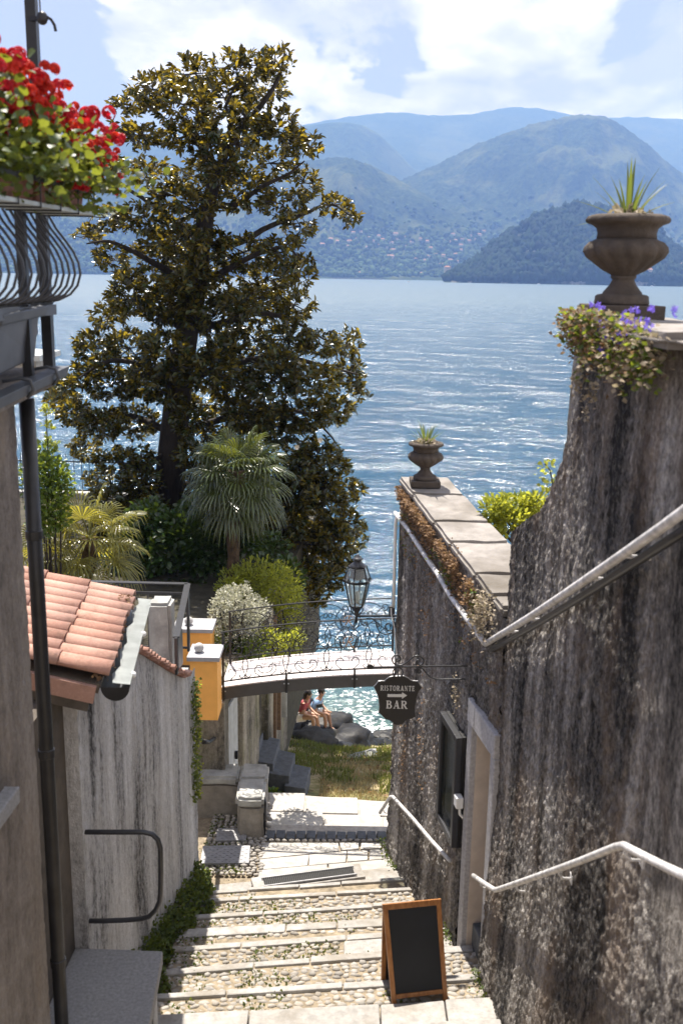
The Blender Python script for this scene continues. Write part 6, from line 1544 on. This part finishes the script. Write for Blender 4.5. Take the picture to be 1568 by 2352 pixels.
# ------------------------------------------------------------------ palms
def palm(name, label, base, crown, s, nf, mat, seed, tr=.11, up=.2, low=0.0):
    rs = random.Random(seed); base, crown = np.array(base), np.array(crown)
    t = thing(name, label, 'palm tree', base)
    n = 10; P = [base + (crown - base) * i / n + np.array([.02 * math.sin(i), 0, 0]) for i in range(n + 1)]
    MB().tube(P, [tr * (1 + .25 * (i / n) ** 3 + .12 * math.sin(i * 2.1)) for i in range(n + 1)], 10).build('trunk', M_palmbark, t)
    mb = MB()
    for i in range(90):
        f = rs.uniform(.55, 1.0); p_ = base + (crown - base) * f; a = rs.uniform(0, 6.28); q = p_ + np.array([math.cos(a), math.sin(a), 0]) * tr * 1.1
        mb.add([q + [0, 0, -.02], q + np.array([math.cos(a) * .05, math.sin(a) * .05, -.09 * s]), q + [-math.sin(a) * .04, math.cos(a) * .04, -.02]], [(0, 1, 2)])
    kind(mb.build('trunk_fibre', M_palmbark, t), 'stuff')
    for f in range(nf):
        az = f * 2.39996 + rs.uniform(-.2, .2); el = 1.25 - (2.15 + low) * (f / nf) ** .85 + rs.uniform(-.12, .12) + up * 0
        L_ = s * rs.uniform(.42, .62); d = np.array([math.cos(az) * math.cos(el), math.sin(az) * math.cos(el), math.sin(el)])
        hub = crown + d * L_ + np.array([0, 0, -.05 * s])
        mb = MB(); mb.tube([crown, crown + d * L_ * .5 + [0, 0, .02], hub], [.014 * s, .010 * s, .007 * s], 4)
        sd = np.cross(d, [0, 0, 1]); sd /= np.linalg.norm(sd) + 1e-6; nn = np.cross(sd, d)
        R_ = s * rs.uniform(.50, .66); nl = 23
        for k in range(nl):
            a = (k / (nl - 1) - .5) * 4.3; dr = d * math.cos(a) + sd * math.sin(a); dr = dr + nn * .16 * abs(math.sin(a)); dr /= np.linalg.norm(dr)
            LL = R_ * (1 - .18 * abs(a) / 2.15); w = .017 * s; wv = np.cross(dr, nn); wv /= np.linalg.norm(wv); lift = nn * .010 * s
            p1 = hub + dr * LL * .55 + np.array([0, 0, -.03 * s]); p2 = hub + dr * LL * .82 + np.array([0, 0, -.12 * s]); p3 = hub + dr * LL * .97 + np.array([0, 0, -.24 * s * rs.uniform(.7, 1.5)])
            mb.add([hub, p1 - wv * w, p1 + lift, p1 + wv * w, p2 - wv * w * .8, p2 + lift, p2 + wv * w * .8, p3], [(0, 1, 2), (0, 2, 3), (1, 4, 5, 2), (2, 5, 6, 3), (4, 7, 5), (5, 7, 6)])
        mb.build('frond', mat, t)
    return t
palm('fan_palm', 'dark green fan palm with glinting drooping fronds in front of the magnolia trunk', atY(532, 1330, 17.7), atY(545, 1080, 17.7), 1.03, 54, M_palm, 3, .12, low=.5)
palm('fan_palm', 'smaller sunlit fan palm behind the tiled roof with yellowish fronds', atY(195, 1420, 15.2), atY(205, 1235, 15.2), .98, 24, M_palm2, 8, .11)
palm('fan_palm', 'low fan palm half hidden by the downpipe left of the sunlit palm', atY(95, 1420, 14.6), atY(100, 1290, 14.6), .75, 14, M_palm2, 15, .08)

# ------------------------------------------------------------------ shrubs
def shrub(name, label, blobs, n, size, mat, Y0, upb=.4, tv=LV * [.8, 1, 1], tf=LT, stem=None, cat='shrub', sub=True, dyr=.45):
    P, D = [], []
    tot = sum(b[2] * b[3] for b in blobs)
    ctr = []
    for (u, v, ru, rv) in blobs:
        dyc = random.uniform(-dyr * .5, dyr * .5); c_ = atY(u, v, Y0 + dyc); k_ = np.linalg.norm(c_) / 2330; ctr.append(c_)
        for _ in range(max(3, int(n * ru * rv / tot))):
            d = rdirs(1)[0]; r = random.random() ** .42
            P.append(c_ + d * r * np.array([ru, (ru + rv) / 2 * .9, rv]) * k_); q = d + rng.normal(0, .5, 3); q[2] += upb; D.append(q)
    b_ = min(ctr, key=lambda c: c[2]); t = thing(name, label, cat, (b_[0], b_[1], TZ if 12.5 < b_[1] < 22 and b_[2] > TZ else b_[2] - .3))
    leaves('foliage', P, D, rng.uniform(size[0], size[1], len(P)), mat, t, tv, tf)
    if stem is not None or True:
        mb = MB(); g = OFF[t.name]
        for c_ in ctr[:14]: mb.tube([g + [random.gauss(0, .1), random.gauss(0, .1), 0], (g + c_) / 2 + rng.normal(0, .06, 3), c_], [.025, .018, .008], 5)
        mb.build('stems', M_bark, t)
    return t
shrub('golden_shrub', 'golden green feathery shrub behind the bridge railing, brightest on its right side', [(600, 1330, 75, 50), (560, 1335, 60, 40), (640, 1345, 55, 55), (655, 1420, 45, 60), (600, 1420, 60, 60), (640, 1480, 50, 40), (560, 1400, 40, 40), (670, 1370, 30, 40), (530, 1350, 40, 26)], 5200, (.05, .11), M_yellowbush, 17.2, tv=LV * [.42, 1, 1], dyr=.7)
shrub('silver_shrub', 'white variegated shrub at the left end of the bridge', [(540, 1380, 50, 40), (510, 1410, 36, 36), (560, 1420, 46, 40), (590, 1400, 34, 34), (520, 1375, 24, 26), (566, 1356, 9, 22), (540, 1365, 12, 22), (500, 1385, 16, 18), (545, 1450, 60, 30)], 3600, (.03, .055), M_whitebush, 14.75, upb=.6, tv=QV * [.9, 1, 1], tf=QF)
shrub('variegated_shrub', 'yellow variegated shrub seen through the bridge railing below the silver shrub', [(545, 1475, 58, 34), (510, 1480, 34, 40), (580, 1490, 44, 30), (545, 1510, 60, 20)], 2000, (.03, .06), M_greenbush, 14.6, tv=QV, tf=QF)
shrub('golden_shrub', 'small golden shrub seen low through the middle of the bridge railing', [(645, 1490, 42, 34), (610, 1470, 36, 30), (680, 1470, 20, 26)], 1100, (.05, .1), M_yellowbush, 14.9, tv=LV * [.42, 1, 1])
shrub('shade_shrub', 'added shrub at the water that shades the couple, mostly behind the golden shrub', [(640, 1440, 50, 50), (600, 1420, 50, 50), (675, 1470, 36, 36), (560, 1430, 50, 50), (620, 1500, 50, 30)], 3000, (.12, .22), M_laurel, 27.4, dyr=1.6)  # added to shade the couple, standing in for unseen lakeside trees
shrub('laurel_hedge', 'dark laurel hedge under the magnolia along the garden', [(430, 1230, 75, 50), (360, 1270, 60, 50), (480, 1270, 70, 55), (560, 1240, 60, 40), (420, 1310, 80, 40), (330, 1310, 40, 40), (500, 1320, 50, 30), (620, 1260, 46, 40), (390, 1200, 30, 30), (660, 1330, 40, 50), (450, 1370, 50, 34), (390, 1370, 50, 34), (340, 1360, 40, 30), (300, 1240, 50, 50), (340, 1190, 46, 46), (450, 1180, 50, 40), (520, 1190, 46, 46), (290, 1290, 50, 40)], 7000, (.08, .15), M_laurel, 18.7, dyr=1.4, cat='hedge')
shrub('green_shrub', 'light green bushy shrub at the left beside the downpipe above the palms', [(115, 1090, 40, 50), (140, 1110, 30, 40), (110, 1150, 50, 50), (105, 1040, 26, 30), (90, 1100, 40, 60), (128, 1190, 36, 30), (104, 1200, 40, 30)], 2200, (.05, .095), M_greenbush, 14.2, tv=LV * [.7, 1, 1])
t = thing('tall_shoot', 'thin young shoot with pale leaf tufts rising above the left shrub', 'plant', atY(112, 1110, 14.3))
MB().tube([atY(112, 1110, 14.3), atY(111, 1040, 14.3), atY(108, 980, 14.3), atY(106, 935, 14.3)], [.014, .011, .008, .005], 5).build('stem', M_bark, t)
for (u, v, r, n) in ((106, 942, 10, 60), (108, 975, 7, 24), (110, 1010, 7, 18), (120, 985, 5, 10), (128, 1022, 6, 16)):
    c_ = atY(u, v, 14.3); P = c_ + rng.normal(0, r * .0035, (n, 3)); D = rdirs(n) + [0, 0, .8]
    leaves('leaf_tuft', P, D, rng.uniform(.04, .08, n), M_yellowbush, t, LV * [.6, 1, 1], LT)
shrub('lemon_shrub', 'yellow green shrub behind the low wall coping at its near end', [(1180, 1165, 55, 34), (1140, 1170, 40, 34), (1225, 1160, 36, 26), (1175, 1200, 50, 34), (1215, 1190, 40, 40), (1130, 1195, 24, 20)], 1700, (.045, .085), M_yellowbush, 10.6, tv=LV * [.62, 1, 1])
OFFT = atY(1258, 1130, 8.6)
t = thing('climbing_shoot', 'thin yellow leaved climber against the curved end of the tall wall', 'plant', OFFT)
MB().tube([atY(1262, 1160, 8.6), atY(1268, 1110, 8.6), atY(1262, 1080, 8.6), atY(1250, 1065, 8.6)], .006, 5).build('stem', M_bark, t)
P = np.array([atY(1258 + random.gauss(0, 10), random.uniform(1055, 1150), 8.6 + random.gauss(0, .06)) for _ in range(70)])
leaves('leaf_tuft', P, rdirs(70) + [0, 0, .3], rng.uniform(.03, .06, 70), M_yellowbush, t, LV * [.8, 1, 1], LT)

# dry creepers on the top of the low wall, violet flowered plant on the tall wall
cr = thing('dry_creeper', 'dry brown sedum and ivy hanging over the top of the low wall', 'creeper', (1.0, 10, -2.8))
P, D = [], []
for _ in range(5200):
    Y = random.uniform(8.05, 11.7); f = (11.8 - Y) / 3.7
    h = -abs(random.gauss(0, .13 + .06 * f)) if random.random() < .9 else -random.uniform(0, .75)
    z = lw_top(Y) + .03 + h
    if vnoise(Y * 3.1, z * 2.2, 4) < -.25: continue
    P.append((RF(Y) - random.uniform(.0, .07) - (.04 if h > -.12 else 0), Y, z)); D.append((-1 + random.gauss(0, .4), random.gauss(0, .6), random.gauss(.1, .5)))
P, D = np.array(P), np.array(D)
leaves('dry_leaves', P, D, rng.uniform(.018, .045, len(P)), M_dry, cr)
P2 = [p_ for p_ in P if vnoise(p_[1] * 2.0, p_[2] * 2.0, 40) > .1][:1300]
leaves('green_leaves', np.array(P2) + rng.normal(0, .02, (len(P2), 3)), rdirs(len(P2)) + [-.7, 0, .2], rng.uniform(.02, .04, len(P2)), M_greenbush, cr)
P3 = np.array([onRF(1128 + random.gauss(0, 14), 1410 + random.gauss(0, 26)) for _ in range(500)]) + [-.09, 0, 0] + rng.normal(0, .03, (500, 3))
leaves('pale_leaves', P3, rdirs(500) + [-.5, 0, .3], rng.uniform(.02, .04, 500), M_dry2, cr)
for k_, (u, v, su, sv) in enumerate(((985, 1395, 5, 40), (1055, 1590, 5, 22), (1003, 1330, 5, 16), (1045, 1290, 14, 24), (975, 1700, 5, 60), (930, 1740, 4, 50))):
    P = np.array([onRF(u + random.gauss(0, su), v + random.gauss(0, sv)) for _ in range(70)]) + [-.04, 0, 0]
    leaves('wall_tuft', P, rdirs(70) + [-.6, 0, 0], rng.uniform(.015, .035, 70), M_dry if k_ != 1 else M_dry2, cr)
vp = thing('plumbago', 'trailing plant with violet flowers spilling over the coping below the big urn', 'flowering plant', (1.45, 6, -.35))
P, D, P4, P5 = [], [], [], []
for _ in range(3000):
    f = random.random(); cu, cv = np.interp(f, [0, .25, .6, 1], [1340, 1378, 1440, 1520]), np.interp(f, [0, .25, .6, 1], [745, 755, 790, 835])
    su, sv = np.interp(f, [0, .3, .7, 1], [12, 26, 34, 22]), np.interp(f, [0, .3, .7, 1], [22, 32, 42, 22])
    q = onRN(cu + random.gauss(0, su), max(cv + random.gauss(0, sv), 712 + (cu - 1340) * .15))
    P.append(q + np.array([-random.uniform(.02, .13), 0, 0])); D.append((-1 + random.gauss(0, .5), random.gauss(-.3, .6), random.gauss(.2, .5)))
for _ in range(500):
    q = onRN(1325 + abs(random.gauss(0, 40)), 740 + abs(random.gauss(0, 45))); P.append(q + np.array([-random.uniform(.01, .05), 0, 0])); D.append((-1 + random.gauss(0, .5), random.gauss(-.3, .6), random.gauss(-.2, .5)))
P, D = np.array(P), np.array(D); m_ = rng.random(len(P)); fY = (6.5 - P[:, 1]) / 1.75
g_ = m_ < .22 + .2 * fY; w_ = (~g_) & (m_ < .30 + .62 * fY)
leaves('green_leaves', P[g_], D[g_], rng.uniform(.025, .045, g_.sum()), M_greenbush, vp)
leaves('pale_leaves', P[w_], D[w_], rng.uniform(.025, .045, w_.sum()), M_dry2, vp)
r_ = ~(g_ | w_); leaves('brown_leaves', P[r_], D[r_], rng.uniform(.02, .04, r_.sum()), M_dry, vp)
vm = MB()
for p_ in range(5):
    a = p_ * 1.2566; vm.add([(0, 0, 0), (.011 * math.cos(a - .5), .004, .011 * math.sin(a - .5)), (.019 * math.cos(a), .0, .019 * math.sin(a)), (.011 * math.cos(a + .5), .004, .011 * math.sin(a + .5))], [(0, 1, 2, 3)])
vme = bpy.data.meshes.new('violet_flower'); vme.from_pydata(vm.v, [], vm.f); vme.materials.append(M_violet)
for (u, v) in [(1358, 705), (1372, 700), (1388, 712), (1350, 730), (1395, 735), (1378, 745), (1340, 760), (1392, 765), (1388, 775), (1376, 760), (1400, 770), (1460, 714), (1482, 732), (1495, 752), (1462, 745), (1440, 740), (1430, 762), (1412, 772), (1405, 800), (1420, 795), (1385, 805), (1390, 812), (1500, 705), (1550, 712), (1432, 725), (1395, 820)]:
    c_ = atX(u, v, 1.42)
    for _ in range(3): inst('violet_flower', vme, vp, c_ + rng.normal(0, .012, 3), rots(1, np.array([[.4, -1, .5]]) + rng.normal(0, .4, (1, 3)))[0] @ np.diag([1, -1, 1]), random.uniform(.7, 1.1))
for k_, (u, v, n) in enumerate(((1345, 880, 60), (1378, 905, 40), (1362, 940, 30))):
    P = np.array([onRN(u + random.gauss(0, 7), v + random.gauss(0, 14)) for _ in range(n)]) + [-.05, 0, 0]
    leaves('wall_tuft', P, rdirs(n) + [-.6, 0, 0], rng.uniform(.02, .035, n), M_dry2, vp)

t = thing('corner_climber', 'small yellowish climber hanging down the far corner of the left house wall', 'creeper', (LW(11.2), 11.2, -5.3))
P = np.array([(LW(11.2) + random.uniform(.0, .09), 11.2 - abs(random.gauss(0, .12)), random.uniform(-6.3, -4.75)) for _ in range(420)])
leaves('leaf_tuft', P, rdirs(420) + [.5, -.3, 0], rng.uniform(.03, .06, 420), M_ivy, t, LV * [.9, 1, 1], LT)
P = P[:120] + [.03, -.04, 0]; leaves('pale_tuft', P, rdirs(120) + [.5, -.5, 0], rng.uniform(.025, .045, 120), M_yellowbush, t)
# plants at the foot of the left wall
P, D = [], []
for _ in range(5200):
    Y = random.uniform(7.0, 11.1); w = .20 + .08 * math.sin(Y * 2.7) + .05 * math.sin(Y * 9)
    x = LW(Y) + abs(random.random() ** .8) * (w + .12); fr = (x - LW(Y)) / (w + .12)
    g = treadz(x, Y); P.append((x, Y, g + random.random() * (.20 * (1 - fr) + .04))); D.append((random.gauss(.4, .6), random.gauss(0, .6), abs(random.gauss(.5, .5))))
P = np.array(P); o = leaves('wall_foot_plants', P, np.array(D), rng.uniform(.03, .06, len(P)), M_ivy, None, LV * [.95, .9, 1], LT)
P, D = [], []
for _ in range(900):
    Y = random.uniform(7.3, 12); X = (RF(Y) if Y > 7.93 else RN(Y)) - abs(random.gauss(0, .05))
    if 8.0 < Y < 8.8 or vnoise(Y * 2, 1, 1) < -.1: continue
    P.append((X - .05, Y, treadz(X - .1, Y) + random.random() * .06)); D.append(rdirs(1)[0] + [0, 0, .7])
leaves('wall_foot_weeds', np.array(P), np.array(D), rng.uniform(.02, .045, len(P)), M_ivy)
shrub('small_bush', 'small sunlit green bush behind the stone bench on the edge of the grass', [(625, 1830, 22, 16), (612, 1842, 14, 14), (640, 1842, 14, 12)], 420, (.05, .1), M_greenbush, 14.9, tv=LV * [.8, 1, 1], dyr=.2)

# grass and litter on the shore
N = 36000; X = rng.uniform(-3.4, 3.0, N); Y = 14.5 + 10.5 * rng.random(N) ** 1.3
keep = fbm(X * .9, Y * .9, 3.0, 3) > -.55; keep &= ~((X > -.95) & (Y < 14.85)); keep &= ~((X < -.3) & (X > -1.7) & (Y > 15) & (Y < 16.9)); X, Y = X[keep], Y[keep]; N = len(X)
P = np.stack([X, Y, shore_z(X, Y)], 1); D = rng.normal(0, .45, (N, 3)); D[:, 2] = 1
GV = np.array([(-.06, 0, 0), (.06, 0, 0), (.035, .6, .03), (-.035, .6, .03), (0, 1, .12)]); GF = np.array([(0, 1, 2), (0, 2, 3), (3, 2, 4)])
dry = fbm(X * .7, Y * .7, 8.0, 3) + .35 * (X - .2) - .06 * (Y - 16.5) > .15
leaves('green_grass', P[~dry], D[~dry], rng.uniform(.06, .16, (~dry).sum()), M_grass, None, GV * [1.2, 1, 1], GF)
leaves('dry_grass', P[dry], D[dry], rng.uniform(.04, .11, dry.sum()), M_straw, None, GV * [1.4, 1, 1], GF)
X = rng.uniform(-2.5, 3, 500); Y = rng.uniform(15, 25, 500); P = np.stack([X, Y, shore_z(X, Y) + .03], 1)
leaves('leaf_litter', P, rdirs(500) * [1, 1, .2], rng.uniform(.06, .12, 500), M_dry)

# ------------------------------------------------------------------ rocks at the water, foam
def rock(label, c, s, seed, flat=.6, grp=None):
    r_ = random.Random(seed); bm = bmesh.new(); bmesh.ops.create_icosphere(bm, subdivisions=4, radius=1.0)
    P = np.array([v.co[:] for v in bm.verts]); n = fbm(P[:, 0] * 1.1 + seed, P[:, 1] * 1.1, P[:, 2] * 1.3, 5, .55)
    rd = np.abs(vnoise(P[:, 0] * 2.6 + seed, P[:, 1] * 2.6, P[:, 2] * 2.6))
    P = P * (1 + .33 * n - .22 * rd + .05 * vnoise(P[:, 0] * 6, P[:, 1] * 6 + seed, P[:, 2] * 6) + .03 * vnoise(P[:, 0] * 13, P[:, 1] * 13 + seed, P[:, 2] * 13))[:, None]; a = r_.uniform(0, 6.28)
    Rz = np.array([[math.cos(a), -math.sin(a), 0], [math.sin(a), math.cos(a), 0], [0, 0, 1]])
    V = (P * np.array(s)) @ Rz.T + np.array(c); mb = MB(); mb.add(V, [[v.index for v in f.verts] for f in bm.faces]); bm.free()
    o = mb.build('shore_rock', M_rock, origin=c, smooth=True); return tag(o, label, 'rock', grp)
RK = [(770, 1690, 25.6, (.9, .9, .5), 'biggest dark wet rock at the water under the bridge'), (822, 1705, 26.2, (.8, .7, .42), 'dark wet rock to the right of the biggest one at the waterline'), (862, 1712, 26.5, (.55, .5, .3), 'small wet rock at the waterline nearest the right wall'), (712, 1705, 23.2, (1.0, .7, .35), 'flat grey rock below the feet of the seated couple'), (690, 1735, 20.8, (.7, .5, .28), 'grey boulder in the grass below the couple'), (820, 1745, 20.3, (.6, .3, .08), 'flat pale sunlit rock in the grass near the right wall'), (735, 1660, 26.5, (.8, .9, .6), 'dark rock just behind the feet of the seated couple'), (780, 1725, 23.2, (.55, .45, .22), 'half buried rock among fallen leaves'), (690, 1668, 26.4, (.95, .7, .75), 'tall dark rock the couple sits on'), (660, 1640, 27.5, (.9, .9, 1.3), 'mossy rock rising behind the woman'), (884, 1690, 28.2, (.5, .5, .3), 'rock awash in the foam beside the right wall'), (752, 1815, 16.4, (.32, .2, .05), 'small flat stone sunk in the dry grass')]
for i, (u, v, Y, s, lb) in enumerate(RK):
    c_ = atY(u, v, Y); o = rock(lb, (c_[0], Y, c_[2] - s[2] * .45), s, 3 + i * 7)
    if 'pale' in lb or 'grey' in lb or 'small flat' in lb: o.data.materials[0] = M_concrete if 'pale' in lb else M_boulder
P = []
for _ in range(900):
    x = random.uniform(-.8, 4); y = 27.6 + abs(random.gauss(0, 1.4)) + .5 * math.sin(x * 2)
    P.append((x, y, WL + .06 + random.uniform(0, .03)))
leaves('foam_flecks', np.array(P), np.stack([rng.normal(size=900), rng.normal(0, .25, 900), np.zeros(900)], 1), rng.uniform(.05, .28, 900), M_foam, None, QV * [.5, 1, .1], QF, roll=False)

# ------------------------------------------------------------------ the couple on the rocks
def skinned(name, joints, edges, mat, parent, sub=2):
    off = OFF[parent.name]; me = bpy.data.meshes.new(name); me.from_pydata([tuple(np.array(j[:3]) - off) for j in joints], edges, []); me.materials.append(mat)
    o = link(name, me, parent, off); o.modifiers.new('skin', 'SKIN'); sk = me.skin_vertices[0].data
    for i, j in enumerate(joints):
        r = j[3]; sk[i].radius = (r, r) if not hasattr(r, '__len__') else r
    sk[0].use_root = True; s_ = o.modifiers.new('sub', 'SUBSURF'); s_.levels = s_.render_levels = sub
    me.polygons.foreach_set('use_smooth', [True] * len(me.polygons)); o.modifiers['skin'].use_smooth_shade = True
    return o
def seated(label, hip, yaw, female, lean=.25, phone=False):
    t = thing('person', label, 'person', hip); c, s_ = math.cos(yaw), math.sin(yaw); hip = np.array(hip, float)
    # local frame: x forward, y left, z up
    def L(x, y, z): return (hip[0] + c * x - s_ * y, hip[1] + s_ * x + c * y, hip[2] + z)
    sh = .17 if female else .20; k = .92 if female else 1.0
    J = [(*L(0, 0, .10), .135 * k), (*L(.06, 0, .25), .115 * k), (*L(.10 + lean * .2, 0, .42), .13 * k), (*L(.13 + lean * .3, 0, .52), .075), (*L(.17 + lean * .3, 0, .60), .052), (*L(.20 + lean * .35, 0, .68), .075), (*L(.21 + lean * .35, 0, .76), .088)]
    E = [(0, 1), (1, 2), (2, 3), (3, 4), (4, 5), (5, 6)]
    def chain(a, pts):
        p_ = a
        for q in pts: J.append((*L(*q[:3]), q[3])); E.append((p_, len(J) - 1)); p_ = len(J) - 1
        return p_
    for sd in (1, -1):
        w = chain(3, [(.13 + lean * .3, sd * sh, .49, .058), (.20, sd * (sh + .05), .26, .042), (.40, sd * .12, .17, .034), (.47, sd * .07, .17, .030)])
        for q in range(4): chain(w, [(.52 + .004 * q, sd * (.055 + .018 * q), .165 - .006 * q, .010), (.56, sd * (.06 + .018 * q), .145, .008)])
        chain(w, [(.49, sd * .03, .16, .010)])
        kx = .46 if sd == 1 else .42
        f = chain(0, [(.06, sd * .09, .09, .095 * k), (.26, sd * .11, .12, .082 * k), (kx, sd * .10, .12, .064), (kx + .03, sd * .10, -.10, .056), (kx + .05 + .04 * sd, sd * .10, -.33, .036), (kx + .14 + .04 * sd, sd * .10, -.37, .032), (kx + .20 + .04 * sd, sd * .10, -.38, .022)])
    body = skinned('body', J, E, M_skin, t)
    hx = .21 + lean * .35
    hm = MB(); hc = np.array(L(hx - .025, 0, .79)); hm.ball(hc, .102, 14, 10, sq=(.98, .98, 1.05))
    if female: hm.ball(L(hx - .09, 0, .70), .075, 10, 8, sq=(1, 1, 1.5)); hm.ball(L(hx - .11, 0, .60), .055, 9, 7, sq=(.9, .9, 1.7))
    hm.build('hair', M_hair, t, smooth=True)
    fm = MB(); fm.ball(L(hx + .093, 0, .745), .016, 8, 6, sq=(1, 1, 1.3)); fm.build('nose', M_skin, body, smooth=True)
    for sd in (1, -1): MB().ball(L(hx + .078, sd * .032, .765), .011, 7, 5).build('eye', M_hair, body); MB().ball(L(hx + .0, sd * .085, .75), .022, 7, 5, sq=(.8, .5, 1.2)).build('ear', M_skin, body)
    MB().ball(L(hx + .078, 0, .705), .018, 8, 5, sq=(.5, 1, .35)).build('mouth', M_redtop, body)
    T = [(*L(.01, 0, .12), .152 * k), (*L(.06, 0, .25), .135 * k), (*L(.10 + lean * .2, 0, .42), .148 * k), (*L(.13 + lean * .3, 0, .51), .092)]; TE = [(0, 1), (1, 2), (2, 3)]
    for sd in (1, -1): T += [(*L(.13 + lean * .3, sd * sh, .49), .075), (*L(.17, sd * (sh + .035), .34 if female else .30), .062)]; TE += [(3, len(T) - 2), (len(T) - 2, len(T) - 1)]
    skinned('shirt', T, TE, M_redtop if female else M_bluetop, t)
    S = [(*L(0, 0, .08), .152 * k)]; SE = []
    for sd in (1, -1):
        S += [(*L(.07, sd * .09, .09), .112 * k), (*L(.20 if female else .34, sd * .11, .12), .098 * k if female else .092)]; SE += [(0, len(S) - 2), (len(S) - 2, len(S) - 1)]
    skinned('shorts', S, SE, M_whitecloth, t)
    if not female:
        for sd in (1, -1):
            mb = MB(); mb.ball(L(.60 + .04 * sd, sd * .10, -.375), .055, 10, 7, sq=(1, 1, .75)); mb.ball(L(.52 + .04 * sd, sd * .10, -.37), .055, 10, 7, sq=(1, 1, .9)); mb.build('shoe', M_shoe, t, smooth=True)
    return t
wh = atY(688, 1640, 25.3); mh = atY(716, 1634, 25.95)
seated('dark haired woman in a red top and white shorts sitting on rocks under the bridge', (wh[0], 25.3, wh[2] - .12), math.radians(-18), True, .15)
seated('man in a light blue shirt and pale shorts sitting on the rocks beside the woman', (mh[0], 25.95, mh[2] - .12), math.radians(-18), False, .25)
ph = atY(733, 1621, 25.6)
o = MB().box((ph[0], 25.6, ph[2]), (.16, .02, .10), rz=.3).build('tablet', M_shoe, origin=ph); tag(o, 'dark tablet held on the lap of the man on the rocks', 'tablet')

# ------------------------------------------------------------------ haze over the lake
HT = max(v[2] for v in BVH_V) + 30
hb = MB(); hb.hexa([(-6600, -60, -29), (6600, -60, -29), (6600, 11800, -29), (-6600, 11800, -29), (-6600, -60, HT), (6600, -60, HT), (6600, 11800, HT), (-6600, 11800, HT)])
m = bpy.data.materials.new('haze'); m.use_nodes = True; nt = m.node_tree; nt.nodes.clear()
out = nt.nodes.new('ShaderNodeOutputMaterial'); pv_ = nt.nodes.new('ShaderNodeVolumePrincipled')
pv_.inputs['Color'].default_value = (0.225, 0.41, 0.95, 1); pv_.inputs['Density'].default_value = 0.00016; pv_.inputs['Anisotropy'].default_value = 0.0; pv_.inputs['Absorption Color'].default_value = (.35, .35, .35, 1)
nt.links.new(pv_.outputs[0], out.inputs['Volume'])
hz = kind(hb.build('haze', m), 'stuff')
